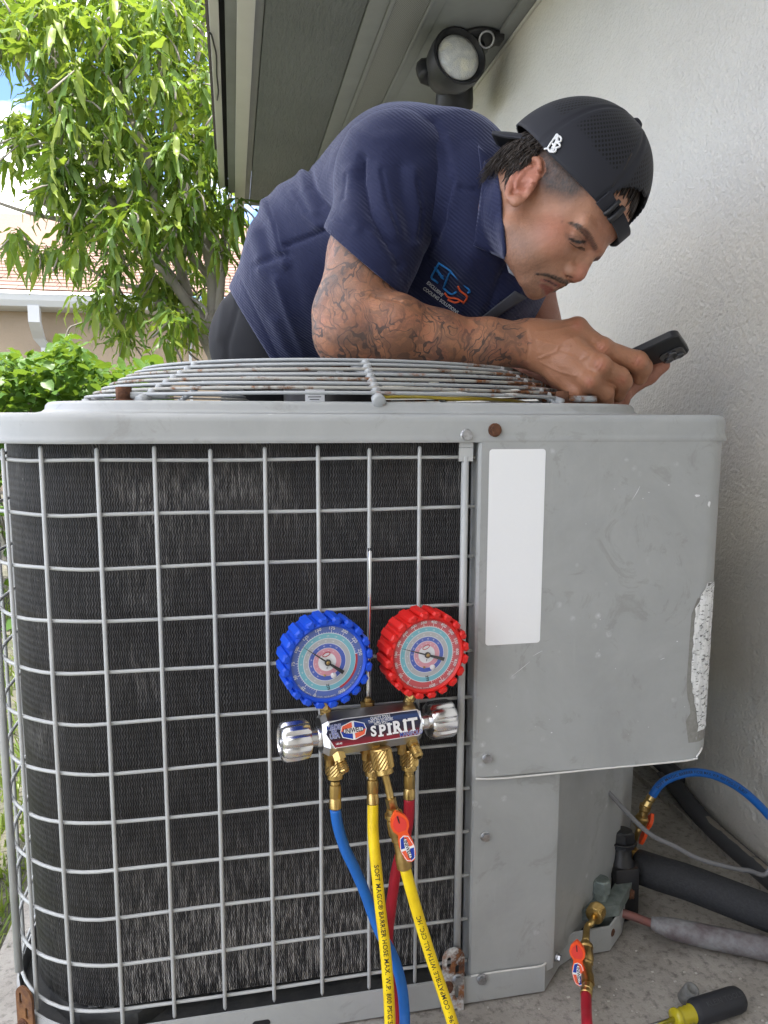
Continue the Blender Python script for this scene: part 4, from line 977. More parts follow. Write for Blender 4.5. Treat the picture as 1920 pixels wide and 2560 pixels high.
# ------------------------------------------------------------------ service valves on the unit
mat('valve_patina', (.26, .30, .28, 1), .6, .6, var=(60, .9, (.13, .16, .15, 1)), bump=(150, .4, .002))
mat('foam_black', (.018, .019, .022, 1), .75, var=(300, .4, (.05, .052, .056, 1)), bump=(450, .5, .002))
mat('copper_old', (.26, .105, .09, 1), .55, .5, var=(60, .9, (.17, .10, .095, 1)), bump=(120, .3, .002))
mat('sleeve_grey', (.21, .21, .215, 1), .55, var=(40, .9, (.10, .075, .078, 1)), bump=(70, .7, .005))
mat('conduit_tape', (.060, .062, .068, 1), .6, bump=(60, .25, .003)); mat('conduit_pvc', (.24, .215, .18, 1), .55, bump=(80, .2, .002)); mat('cable_grey', (.17, .17, .175, 1), .5, bump=(60, .2, .002))
def hexcap(M, r, h, mt, parent):
    return mesh('valve_cap', join(prism([(r*math.cos(k*PI/3+.3), r*math.sin(k*PI/3+.3)) for k in range(6)], 0, h*.9, M), lathe([(r*.88, h*.9), (r*.80, h), (r*.3, h*1.01)], 18, M)), mt, parent, smooth=False)
a = Vector(at(1500, 2278, Y=.945)); up = Vector((.02, .06, 1)).normalized()
sv = mesh('liquid_valve', join(lathe([(.0135, -.02), (.0135, .016), (.0115, .020), (.0115, .034)], 16, axis_frame(a, a+up)), xf(box((0, 0, 0), (.026, .032, .030), .003), axis_frame(a, a+up)), tube([a, a+Vector((-.05, .03, .004))], .0085, 10)), 'valve_patina', ac, angle=35)
hexcap(axis_frame(a+up*.033, a+up), .0145, .0195, 'valve_patina', sv) if False else hexcap(axis_frame(a+up*.031, a+up*2), .0145, .0195, 'valve_patina', sv)
mesh('valve_foot', box(tuple(a+Vector((-.022, .02, -.018))), (.07, .05, .012), .002), 'valve_patina', sv)
b_ = Vector(at(1551, 2215, Y=.99)); up2 = Vector((.05, .12, 1)).normalized()
bv = mesh('suction_valve', join(lathe([(.020, -.05), (.020, .040), (.016, .046), (.015, .066)], 18, axis_frame(b_, b_+up2)), xf(box((0, 0, 0), (.040, .044, .072), .004), axis_frame(b_, b_+up2)), tube([b_+Vector((0, 0, .025)), b_+Vector((-.11, .03, .03))], .013, 14), tube([b_+Vector((.0, 0, .022)), b_+Vector((.055, .02, .018))], .012, 14)), 'black_metal', ac, angle=35)
hexcap(axis_frame(b_+up2*.062, b_+up2*2), .0195, .026, 'black_metal', bv)
mesh('valve_cap_rim', tube([tuple(axis_frame(b_+up2*.070, b_+up2*2) @ Vector((.021*math.cos(t), .021*math.sin(t), 0))) for t in [2*PI*k/24 for k in range(24)]], .0022, 6, closed=True), 'black_metal', bv)
mesh('valve_bracket', prism([(.47, .925), (.54, .925), (.60, .985), (.585, 1.0), (.53, .945), (.47, .945)], .0425, .060), 'valve_patina', ac, smooth=False)
# suction line in black foam
pi = mesh('insulated_pipe', tube([at(1596, 2166, Y=1.015), at(1650, 2184, Y=.985), at(1720, 2206, Y=.955), at(1810, 2240, Y=.918), at(1925, 2284, Y=.88), at(2060, 2330, Y=.845), (.862, .80, .055), (.90, .79, .06)], .0262, 22, 5), 'foam_black', label='thick black foam insulated refrigerant pipe running from the suction valve to the wall', cat='pipe')
cp_ = thing('liquid_line', 'thin reddish copper line in a rough grey sleeve lying on the slab', 'pipe', tuple(at(1640, 2330, Z=.0)))
mesh('copper_tube', tube([at(1515, 2272, Y=.948), at(1545, 2280, Y=.945), at(1585, 2292, Y=.935), at(1630, 2308, Y=.925), at(1700, 2325, Y=.90)], .0062, 12, 5), 'copper_old', cp_)
mesh('sleeve', tube([at(1628, 2308, Y=.924), at(1655, 2315, Y=.915), at(1690, 2324, Y=.905), at(1780, 2344, Y=.880), at(1925, 2374, Y=.846), (.80, .80, .016), (.872, .77, .016)], [.009, .0125, .0155, .0165, .0165, .0165, .016], 18, 5), 'sleeve_grey', cp_)
cd = thing('wall_conduit', 'dark taped conduit with a bare beige stretch lying along the foot of the wall', 'conduit', (.848, 1.1, 0))
cpts = [at(1628, 1885, X=.852), at(1662, 1930, X=.852), at(1716, 2000, X=.850), at(1768, 2070, X=.848), at(1815, 2124, X=.846), at(1870, 2176, X=.846), at(1950, 2250, X=.846)]
cpts = [np.array([p[0], p[1], max(.0175, p[2])]) for p in cpts]
cd_o = mesh('conduit', tube([np.array([.853, 2.6, .06])]+cpts, .0165, 14, 4), 'conduit_tape', cd)
V = []; F = []; cs = smooth_path(cpts[3:], 8); T, X_, Y_ = frames_along(cs)
for i, p in enumerate(cs):
    wv_ = .5+.25*math.sin(i*1.1)+.15*math.sin(i*2.9)
    for k in range(6):
        a_ = rad(15+k*22*(.4+wv_)); V.append(p+.0169*(math.cos(a_)*np.array([.35, -.25, .9])/1.0+math.sin(a_)*np.array([.6, -.5, -.3])) if False else p+.0170*np.array([math.sin(a_-.9)*.72, -math.sin(a_-.9)*.2, math.cos(a_-.9)]))
    # strip of bare pipe where the tape has peeled
for i in range(len(cs)-1):
    for k in range(5): F.append((i*6+k, i*6+k+1, i*6+7+k, i*6+6+k))
mesh('bare_pipe_strip', (V, F), 'conduit_pvc', cd)
mesh('control_cable', tube([at(1478, 1890, Y=.985), at(1481, 1927, Y=.98), at(1507, 1965, Y=.975), at(1550, 2012, Y=.965), at(1601, 2065, Y=.955), at(1638, 2093, Y=.95), at(1682, 2113, Y=.945), at(1745, 2146, Y=.94), at(1823, 2168, Y=.935), at(1870, 2176, Y=.935), at(1925, 2171, Y=.93), (.79, .93, .22), (.872, .92, .23)], .0036, 10, 5), 'cable_grey', label='thin grey control cable sagging from under the cover towards the wall', cat='cable')
# small debris on the slab
mat('leaf_litter', (.10, .05, .03, 1), .9); mat('grit_pale', (.5, .48, .44, 1), .9)
rnd = random.Random(11); gv = []
for i in range(60):
    p = at(rnd.uniform(1150, 1920), rnd.uniform(2350, 2560), Z=0.0); s = rnd.uniform(.0008, .0024)
    gv.append(box((p[0], p[1], s*.35), (s*rnd.uniform(.8, 2), s, s*.7)))
mesh('grit', join(*gv), 'grit_pale', kind='stuff', smooth=False, label='pale grit scattered over the concrete slab', cat='grit')

# ------------------------------------------------------------------ screwdriver
m, nt, b, L = node_mat('amber_plastic'); b.inputs['Base Color'].default_value = (.62, .52, .02, 1); b.inputs['Roughness'].default_value = .12; b.inputs['Transmission Weight'].default_value = .35
mat('grip_rubber', (.022, .023, .027, 1), .6, bump=(300, .2, .001))
A = Vector(at(1736, 2532, Z=.0165)); B = Vector(at(1850, 2496, Z=.0165)); d = (B-A).normalized()
sdv = thing('screwdriver', 'screwdriver with black rubber grip and yellow collar lying on the concrete', 'screwdriver', (A.x, A.y, 0))
L_ = (B-A).length; n = 30; prof = [(.0125, -.004), (.0150, 0), (.0160, .004), (.0160, L_-.010), (.0150, L_-.003), (.0120, L_+.001), (.005, L_+.002)]
V = []; F = []
for r, z in prof:
    for k in range(n):
        a_ = 2*PI*k/n; V.append(((r-(.0008 if k % 5 == 0 and .002 < z < L_-.004 else 0))*math.cos(a_), (r-(.0008 if k % 5 == 0 and .002 < z < L_-.004 else 0))*math.sin(a_), z))
for i in range(len(prof)-1):
    for k in range(n): F.append((i*n+k, i*n+(k+1) % n, (i+1)*n+(k+1) % n, (i+1)*n+k))
F += [tuple(range(n-1, -1, -1)), tuple((len(prof)-1)*n+k for k in range(n))]
Ms = axis_frame(A, B); grip = mesh('grip', xf((V, F), Ms), 'grip_rubber', sdv, angle=40)
mesh('collar', lathe([(.004, -.032), (.0115, -.031), (.0125, -.027), (.0105, -.024), (.0098, -.021), (.0112, -.018), (.0098, -.015), (.0112, -.012), (.0100, -.009), (.0116, -.006), (.0116, .001)], 20, Ms), 'amber_plastic', sdv)
mesh('blade', tube([A-d*.030, A-d*.14], .0032, 10), 'steel_rod', sdv)
ctr = A*.45+B*.55; toC = (Vector(CAM)-ctr); toC = (toC-d*toC.dot(d)).normalized(); upv = toC.cross(d)
tv = text_mesh('KLEIN TOOLS', .0085, bold=.02, space=1.1)
V = [tuple(ctr+d*x+(toC*math.cos(y/.016+.25)+(-upv if upv.z < 0 else upv)*math.sin(y/.016+.25))*.0163) for x, y, _ in tv[0]]
mat('grip_emboss', (.035, .036, .040, 1), .45); mesh('grip_lettering', (V, tv[1]), 'grip_emboss', grip, smooth=False)
Rb = Vector(at(1722, 2510, Z=.011)); Rt = Vector(at(1738, 2487, Z=.030))
mat('rubber_grey', (.10, .10, .095, 1), .75, var=(80, .7, (.2, .2, .19, 1)), bump=(200, .4, .002))
mesh('valve_core_cap', lathe([(.0085, 0), (.0098, .002), (.0098, .024), (.0088, .0265), (.0065, .027), (.006, .0255), (.001, .0255)], 18, axis_frame(Rb+Vector((0, .01, -.002)), Rt+Vector((0, .008, 0)))), 'rubber_grey', label='stubby grey rubber cap standing behind the screwdriver grip', cat='cap')

# ------------------------------------------------------------------ flood light under the eave
mat('lamp_black', (.022, .022, .025, 1), .45, bump=(120, .08, .002))
m, nt, b, L = node_mat('lamp_lens'); tc = nt.nodes.new('ShaderNodeTexCoord').outputs['Object']
n1 = noise(nt, tc, 16, 3, .5); vv = nt.nodes.new('ShaderNodeTexVoronoi'); vv.inputs['Scale'].default_value = 260; L(tc, vv.inputs['Vector'])
L(ramp(nt, [(.35, (.92, .92, .88, 1)), (.5, (.70, .71, .70, 1)), (.65, (.92, .90, .78, 1))], n1), b.inputs['Base Color']); b.inputs['Roughness'].default_value = .2; b.inputs['Metallic'].default_value = .0; b.inputs['Coat Weight'].default_value = 1.
bumpn(nt, vv.outputs['Distance'], .5, .003, b)
fl_ = thing('flood_light', 'black twin head flood light screwed under the eave', 'lamp', tuple(at(1205, 85, Z=ZS)))
pb = Vector(at(1200, 92, Z=ZS-.001))
mesh('mount_plate', lathe([(.062, 0), (.066, -.004), (.062, -.012), (.040, -.022), (.020, -.026), (.004, -.027)], 32, Matrix.Translation(pb)), 'lamp_black', fl_)
mesh('mount_tab', box(tuple(pb+Vector((.045, -.03, -.014))), (.035, .05, .026), .006), 'lamp_black', fl_)
mesh('sensor_ring', tube([tuple(axis_frame(pb+Vector((.005, -.05, -.030)), pb+Vector((-.1, -.6, -.4))) @ Vector((.022*math.cos(t), .022*math.sin(t), 0))) for t in [2*PI*k/24 for k in range(24)]], .0035, 8, closed=True), 'zinc', fl_)
def lamp_head(px_, py_, D, ax, r, depth, lens=True):
    C = Vector(at(px_, py_, D=D)); ax = Vector(ax).normalized(); M = axis_frame(C, C+ax)
    h = mesh('lamp_head', lathe([(r*.30, -depth), (r*.55, -depth*.95), (r*.70, -depth*.72), (r*.98, -depth*.45), (r*1.04, -depth*.2), (r*1.04, 0), (r*.97, .002), (r*.90, -.006), (r*.80, -.016), (r*.5, -.017)], 40, M), 'lamp_black', fl_, angle=40)
    if lens:
        o = mesh('lamp_lens', lathe([(r*.82, -.015), (r*.80, -.008), (r*.6, .002), (r*.3, .007), (.002, .009)], 40), 'lamp_lens', h); o.matrix_basis = M
    return C, ax
C1, a1 = lamp_head(1150, 139, 2.28, (.16, -1, .12), .084, .15)
C2, a2 = lamp_head(1135, 268, 2.50, (.12, .55, -.83), .060, .13, False)
mesh('swivel_arm', tube([pb+Vector((0, 0, -.02)), pb+Vector((-.02, -.01, -.05)), C1-a1*.13, C1-a1*.10], [.018, .016, .022, .03], 12, 4), 'lamp_black', fl_)
mesh('swivel_arm', tube([C1-a1*.13+Vector((-.05, 0, 0)), Vector(at(1062, 170, D=2.42)), Vector(at(1072, 195, D=2.45)), C2-a2*.12], [.024, .030, .026, .030], 10, 4), 'lamp_black', fl_)
# ------------------------------------------------------------------ signed distance modelling for the man
def smin(a, b, k):
    h = np.clip(.5+.5*(b-a)/k, 0, 1); return b*(1-h)+a*h-k*h*(1-h)
def smax(a, b, k): return -smin(-a, -b, k)
def rcone(a, b, ra, rb):
    a = np.array(a, np.float32); b = np.array(b, np.float32)
    def f(X, Y, Z):
        d = b-a; L2 = float(d@d)+1e-12; t = np.clip(((X-a[0])*d[0]+(Y-a[1])*d[1]+(Z-a[2])*d[2])/L2, 0, 1)
        return np.sqrt((X-a[0]-t*d[0])**2+(Y-a[1]-t*d[1])**2+(Z-a[2]-t*d[2])**2)-(ra+(rb-ra)*t)
    r = max(ra, rb); return f, np.minimum(a, b)-r, np.maximum(a, b)+r
def ellip(c, r, A=None):
    c = np.array(c, np.float32); r = np.array(r, np.float32); A = np.eye(3, dtype=np.float32) if A is None else np.array(A, np.float32)   # rows = axes
    def f(X, Y, Z):
        p = [((X-c[0])*A[i, 0]+(Y-c[1])*A[i, 1]+(Z-c[2])*A[i, 2]) for i in range(3)]
        k0 = np.sqrt(sum((p[i]/r[i])**2 for i in range(3))); k1 = np.sqrt(sum((p[i]/r[i]**2)**2 for i in range(3)))+1e-9
        return k0*(k0-1)/k1
    m = np.full(3, r.max()); return f, c-m, c+m
def half(p, n):                                           # solid on the side the normal points away from
    p = np.array(p, np.float32); n = np.array(n, np.float32); n = n/np.linalg.norm(n)
    return (lambda X, Y, Z: (X-p[0])*n[0]+(Y-p[1])*n[1]+(Z-p[2])*n[2]), np.full(3, -99.), np.full(3, 99.)
def surface(ops, h, smooth_it=1):
    """ops: ('u'|'s'|'i', prim, k).  Naive surface nets on a grid of spacing h."""
    lo = np.min([o[1][1] for o in ops if o[0] == 'u'], axis=0)-4*h; hi = np.max([o[1][2] for o in ops if o[0] == 'u'], axis=0)+4*h
    n = np.ceil((hi-lo)/h).astype(int)+1; F = np.full(n, .2, np.float32); ax = [lo[i]+h*np.arange(n[i], dtype=np.float32) for i in range(3)]
    for op, (f, a, b), k in ops:
        m = k+5*h; i0 = np.clip(np.floor((a-m-lo)/h).astype(int), 0, n-1); i1 = np.clip(np.ceil((b+m-lo)/h).astype(int)+1, 1, n)
        if np.any(i1 <= i0): continue
        sl = tuple(slice(i0[q], i1[q]) for q in range(3))
        X = ax[0][sl[0]][:, None, None]; Y = ax[1][sl[1]][None, :, None]; Z = ax[2][sl[2]][None, None, :]
        v = f(X, Y, Z).astype(np.float32)
        F[sl] = smin(F[sl], v, k) if op == 'u' else smax(F[sl], -v, k) if op == 's' else smax(F[sl], v, k)
    ins = F < 0; acc = np.zeros(tuple(n-1)+(3,), np.float32); cnt = np.zeros(tuple(n-1), np.float32)
    def cor(d): return tuple(slice(d[q], n[q]-1+d[q]) for q in range(3))
    s = sum(ins[cor((i, j, k))].astype(np.int8) for i in (0, 1) for j in (0, 1) for k in (0, 1)); act = (s > 0) & (s < 8)
    idx = np.argwhere(act); pos = np.zeros((len(idx), 3), np.float32); ct = np.zeros(len(idx), np.float32)
    for a_ in range(3):
        for b0 in (0, 1):
            for b1 in (0, 1):
                d0 = [0, 0, 0]; o = [q for q in range(3) if q != a_]; d0[o[0]] = b0; d0[o[1]] = b1; d1 = list(d0); d1[a_] = 1
                A = F[tuple((idx+d0).T)]; B = F[tuple((idx+d1).T)]; mk = (A < 0) != (B < 0); t = np.where(mk, A/(A-B+1e-20), 0)
                p = np.tile(np.array(d0, np.float32), (len(idx), 1)); p[:, a_] = t; pos[mk] += p[mk]; ct[mk] += 1
    pos /= ct[:, None]; V = lo+(idx+pos)*h
    vid = np.full(tuple(n-1), -1, np.int64); vid[tuple(idx.T)] = np.arange(len(idx)); faces = []
    for a_ in range(3):
        o = [q for q in range(3) if q != a_]
        sA = [slice(1, n[q]-1) for q in range(3)]; sB = list(sA); sA[a_] = slice(0, n[a_]-1); sB[a_] = slice(1, n[a_])
        A = ins[tuple(sA)]; B = ins[tuple(sB)]; e = np.argwhere(A != B)
        if len(e) == 0: continue
        base = e.copy(); base[:, o[0]] += 1; base[:, o[1]] += 1; fl = A[tuple(e.T)]
        def g(u, w):
            q = base.copy(); q[:, o[0]] -= u; q[:, o[1]] -= w; return vid[tuple(q.T)]
        q = np.stack([g(1, 1), g(0, 1), g(0, 0), g(1, 0)], 1)
        if a_ == 1: fl = ~fl
        q[~fl] = q[~fl][:, ::-1]; faces.append(q)
    Q = np.concatenate(faces); Q = Q[(Q >= 0).all(1)]
    for _ in range(smooth_it): V = relax(V, Q, .5)
    return V, Q
def relax(V, Q, w):
    S = np.zeros_like(V); c = np.zeros(len(V))
    for a, b in ((0, 1), (1, 2), (2, 3), (3, 0)):
        for x, y in ((a, b), (b, a)):
            np.add.at(S, Q[:, x], V[Q[:, y]]); np.add.at(c, Q[:, x], 1)
    return V*(1-w)+w*S/np.maximum(c, 1)[:, None]
def normals(V, Q):
    fn = np.cross(V[Q[:, 2]]-V[Q[:, 0]], V[Q[:, 3]]-V[Q[:, 1]]); N_ = np.zeros_like(V)
    for k in range(4): np.add.at(N_, Q[:, k], fn)
    return N_/(np.linalg.norm(N_, axis=1)[:, None]+1e-12)
def pix(V):
    P = np.asarray(V)-CAM; z = P@CW; return np.stack([960+FPX*(P@CR)/z, 1280-FPX*(P@CU)/z], 1), z
def seg_dist(p, poly):
    """distance from points (n,k) to a polyline (m,k)"""
    poly = np.asarray(poly, float); best = np.full(len(p), 1e9)
    for a, b in zip(poly, poly[1:]):
        d = b-a; t = np.clip(((p-a)@d)/(d@d+1e-12), 0, 1); best = np.minimum(best, np.linalg.norm(p-a-t[:, None]*d, axis=1))
    return best
PD = lambda x, y, D: at(x, y, D=D)
pr = lambda px_, D: px_*D/FPX
def rc(p, q, rp, rq, k=.02, op='u'):                       # p=(x, y, D) in photo pixels and depth, radii in pixels
    return (op, rcone(PD(*p), PD(*q), pr(rp, p[2]), pr(rq, q[2])), k)

# ------------------------------------------------------------------ head frame
_f = CR*.50+CU*-.78-CW*.37; _f /= np.linalg.norm(_f); _u = CR*.74+CU*.60-CW*.25; _u -= _f*_u.dot(_f); _u /= np.linalg.norm(_u); _z = np.cross(_f, _u)
HO = CAM+ray(1315, 477)*(1.05-.072*.8927)-.072*_z
HB = np.stack([_f, _u, _z], 1)                              # columns: forward, up, the man's right
def H(x, y, z): return HO+HB@np.array([x, y, z])
def loc(V): return (np.asarray(V)-HO)@HB
def hl(px_, py_, z):
    d = ray(px_, py_); t = (z-(CAM-HO)@_z)/(d@_z); return tuple(((CAM+d*t-HO)@HB))
ops = []
E_ = lambda c, r, k=.015, op='u', A=None: ops.append((op, ellip(H(*c), r, (HB.T if A is None else A)), k))
R_ = lambda a, b, ra, rb, k=.01, op='u': ops.append((op, rcone(H(*a), H(*b), ra, rb), k))
E_((-.010, .055, 0), (.097, .088, .073)); E_((.042, .056, 0), (.051, .048, .056), .02); E_((.052, -.008, 0), (.043, .060, .054), .022)
E_((.028, -.038, 0), (.050, .034, .045), .02)
for s in (1, -1):
    E_((.067, -.010, .038*s), (.020, .018, .017), .020)
    R_((.016, -.044, .047*s), (.072, -.064, .019*s), .016, .0145, .018)
    E_((.048, -.036, .040*s), (.030, .030, .017), .02)
E_((.071, -.038, 0), (.028, .028, .032), .014); E_((.080, -.062, 0), (.0135, .0135, .017), .012)
for s in (1, -1): R_((.0925, .030, .006*s), (.079, .030, .041*s), .0095, .0085, .012)
R_((.0925, .024, 0), (.1025, -.006, 0), .0075, .0095, .008); E_((.1035, -.0115, 0), (.0118, .0112, .0120), .006); R_((.098, .008, 0), (.1050, -.010, 0), .008, .010, .006)
for s in (1, -1):
    E_((.0985, -.0165, .0112*s), (.0105, .0085, .0072), .005)
    E_((.0965, .009, .032*s), (.0130, .0095, .0150), .010, 's')
    E_((.0795, .0085, .0325*s), (.0125, .0112, .0150), .004)
    R_((.0915, .0135, .021*s), (.0815, .0125, .046*s), .0030, .0028, .003)
    R_((.1000, -.031, .003*s), (.088, -.0415, .022*s), .0058, .0030, .005)
    R_((.0945, -.0455, .002*s), (.0865, -.0455, .019*s), .0066, .0032, .004)
for s in (1, -1):
    R_((.1045, -.0385, 0), (.0935, -.0430, .024*s), .0018, .0014, .002, 's')
    E_((.1035, -.0225, .0062*s), (.0040, .0030, .0032), .002, 's')
E_((.0985, -.0565, 0), (.0055, .0036, .014), .006, 's')
# ears: dished plate, rolled rim, lobe, concha
for s in (1, -1):
    ea = np.array([-.58, .81, 0]); eb = np.array([.81, .58, .0]); en = np.array([-.30, .0, .95*s]); en = en/np.linalg.norm(en)
    ea2 = ea-en*ea.dot(en); ea2 /= np.linalg.norm(ea2); eb2 = np.cross(en, ea2); A = np.stack([HB@ea2, HB@eb2, HB@en])
    c = np.array([-.010, .006, .0735*s])
    if eb2[0] < 0: eb2 = -eb2
    ops.append(('u', ellip(H(*(c-en*.003)), (.0325, .0180, .0045), A), .006))
    rim = [c+ea2*(.0335*math.cos(t))-eb2*(.0190*math.sin(t))+en*.0035 for t in np.linspace(-1.05, 2.55, 11)]
    for p, q in zip(rim, rim[1:]): R_(p, q, .0042, .0042, .0018)
    anti = [c+ea2*(.020*math.cos(t)+.002)-eb2*(.0095*math.sin(t))+en*.003 for t in np.linspace(.1, 2.3, 6)]
    for p, q in zip(anti, anti[1:]): R_(p, q, .0030, .0028, .002)
    E_(tuple(c-ea2*.029-eb2*.001), (.0085, .0085, .0055), .005)
    E_(tuple(c-ea2*.006+eb2*.004+en*.007), (.0090, .0110, .0110), .002, 's')
    E_(tuple(c-ea2*.008+eb2*.0135+en*.001), (.004, .006, .004), .004)
nk = PD(1170, 565, 1.26)
ops.append(('u', rcone(H(-.028, -.010, 0), nk, .055, .056), .03))
hV, hQ = surface(ops, .0021, 1)
# vertex colours in the head frame
L_ = loc(hV); lz = np.abs(L_[:, 2]); LS = np.stack([L_[:, 0], L_[:, 1], lz], 1)
skin = np.array([.385, .190, .116]); colr = np.tile(skin, (len(hV), 1))
def paint(col, a): 
    global colr
    a = np.clip(a, 0, 1)[:, None]; colr = colr*(1-a)+np.array(col)*a
def ball(c, r, soft=.5):
    d = np.linalg.norm(LS-np.array(c), axis=1)/r; return np.clip((1-d)/soft, 0, 1)
def strand_noise(sc, seed=0):
    r_ = np.random.RandomState(seed); v = np.zeros(len(hV))
    for i in range(5):
        d = r_.randn(3); d /= np.linalg.norm(d); v += np.sin(LS@d*sc*(1+.6*i)+r_.rand()*6.28)
    return v/3
paint((.41, .140, .092), .55*ball((.060, -.010, .040), .035)); paint((.43, .150, .102), .6*ball((.112, -.010, 0), .020)); paint((.36, .135, .080), .4*ball((.095, .045, .01), .04))
paint((.40, .135, .090), .65*ball((-.012, .008, .078), .042, .6)*(lz > .066))
n1 = strand_noise(300, 1); _r = np.random.RandomState(4); n2 = _r.uniform(-1, 1, len(hV)); n3 = _r.uniform(-1, 1, len(hV))
jaw = np.clip((-.028-L_[:, 1])/.018, 0, 1)*np.clip((L_[:, 0]-.005)/.02, 0, 1)
paint((.11, .066, .048), .55*jaw*(.75+.25*n3)); paint((.17, .10, .075), .30*ball((.045, -.03, .052), .03))
LP = pix(HO+LS@HB.T)[0]                                       # photo position of each vertex or of its mirror twin
c4 = lambda *ps: [(1150+x/2.91, 230+y/2.91) for x, y in ps]
front = (L_[:, 0] > .045)
def stroke(pts, w0, soft=1.5):
    P = c4(*pts); d = seg_dist(LP, P); t = np.clip((LP[:, 0]-P[0][0])/(P[-1][0]-P[0][0]+1e-9), 0, 1); w = np.interp(t, np.linspace(0, 1, len(w0)), w0)
    return np.clip((w-d)/soft+.5, 0, 1)*front
mu = stroke([(552, 1322), (610, 1326), (680, 1346), (745, 1374), (800, 1392)], [2.2, 3.4, 5.2, 6.5, 6.0], 2.2)
lipm = np.maximum(stroke([(590, 1368), (640, 1376), (700, 1402), (722, 1412)], [2.5, 4, 5, 4.5], 2), stroke([(588, 1408), (620, 1428), (660, 1436)], [4.5, 8, 7], 3))
paint((.27, .090, .072), .9*lipm); paint((.035, .014, .013), stroke([(612, 1366), (650, 1380), (700, 1408)], [1.4, 2.6, 2.0], 1.2))  # lip colour, then the dark of the mouth opening painted on
paint((.020, .014, .011), .96*mu*(.86+.2*n3))
bm_ = stroke([(788, 952), (845, 972), (905, 1012), (948, 1064), (985, 1132)], [2.6, 6.0, 8.2, 8.6, 6.0], 2.0)
paint((.018, .013, .010), .95*bm_*(.88+.2*n2))
eye = np.array([hl(1424, 594, .043), hl(1436, 604, .036), hl(1449, 611, .027), hl(1461, 614, .020)])
paint((.20, .095, .068), .55*stroke([(780, 1050), (840, 1080), (915, 1090)], [8, 12, 10], 8)); paint((.24, .11, .08), .45*stroke([(900, 1000), (960, 1090), (985, 1160)], [6, 9, 6], 6))  # eye socket and inner corner shade painted into the skin colour
paint((.008, .006, .006), stroke([(786, 1062), (828, 1082), (868, 1092), (912, 1088)], [1.6, 4.2, 4.6, 2.6], 1.6)); paint((.16, .07, .05), .6*stroke([(770, 1035), (820, 1050), (880, 1056)], [1.2, 1.8, 1.4], 1.4))  # lash line, then shade of the lid crease painted in
paint((.05, .018, .014), .8*stroke([(782, 1338), (800, 1344), (822, 1350)], [1.2, 2.2, 1.4], 1.4)); paint((.27, .10, .07), .5*stroke([(752, 1288), (756, 1318), (775, 1340)], [1.5, 2, 1.5], 2))  # nostril shadow and nose wing crease shade painted into the skin
hN = normals(hV, hQ); hV = hV+hN*((.0013*bm_*(.6+.5*n2)+.0012*mu*(.6+.5*n3))[:, None])
# cropped sides and nape
side = np.clip((L_[:, 1]-(.004+.55*np.clip(L_[:, 0]-.015, 0, 1)))/.022, 0, 1)*np.clip((.064-L_[:, 0])/.02, 0, 1)*(lz > .03)
sb = np.clip(1-seg_dist(LS, [(.020, .035, .068), (.024, .004, .069)])/.014, 0, 1)
nape = np.clip((-.020-L_[:, 0])/.02, 0, 1)*np.clip((L_[:, 1]+.045)/.02, 0, 1)
hair_a = np.maximum(np.maximum(side*.95, sb*.9), nape); _en = np.array([-.30, 0, .95])/np.linalg.norm([-.30, 0, .95]); _ea = np.array([-.58, .81, 0]); _ea = _ea-_en*_ea.dot(_en); _ea /= np.linalg.norm(_ea); _eb = np.cross(_en, _ea); _dv = LS-np.array([-.010, .006, .0735])
ear = (((_dv@_ea)/.0400)**2+((_dv@_eb)/.0245)**2 < 1) & (_dv@_en > -.0055); hair_a *= ~ear
paint((.026, .020, .017), hair_a*(.94+.10*n3)*np.clip(.35+(L_[:, 1]-.004)/.026, .25, 1))
for i in range(26):
    r_ = random.Random(i); paint((.16, .07, .05), .55*ball((r_.uniform(.03, .08), r_.uniform(-.05, .03), r_.uniform(.035, .06)), r_.uniform(.0018, .003), .8))
hC = np.concatenate([colr*(1+.05*n1[:, None]), np.ones((len(hV), 1))], 1)

# ------------------------------------------------------------------ right arm and hand
ops = [rc((985, 470, 1.17), (925, 640, 1.13), 92, 99), rc((925, 640, 1.125), (880, 790, 1.10), 102, 94), rc((880, 790, 1.10), (872, 838, 1.095), 92, 84),
       rc((868, 842, 1.095), (985, 826, 1.09), 80, 84, .012), rc((985, 826, 1.09), (1090, 846, 1.10), 82, 66, .02), rc((1090, 846, 1.10), (1200, 862, 1.115), 66, 57, .02), rc((1200, 862, 1.115), (1315, 868, 1.125), 56, 50, .02),
       rc((915, 770, 1.06), (990, 800, 1.06), 40, 44, .03), rc((1230, 838, 1.11), (1300, 846, 1.118), 36, 34, .02)]
ops.append(('s', rcone(PD(905, 738, 1.02), PD(1010, 716, 1.03), pr(9, 1.05), pr(14, 1.05)), .010))
def pa(x, y, D, r): return (PD(x, y, D), pr(r, D))
def chain(pts, k=.006, k0=.012):
    for i, ((p, r), (q, s)) in enumerate(zip(pts, pts[1:])): ops.append(('u', rcone(p, q, r, s), k0 if i == 0 else k))
def swell(x, y, D, r, k=.006): ops.append(('u', ellip(PD(x, y, D), (pr(r, D),)*3), k))
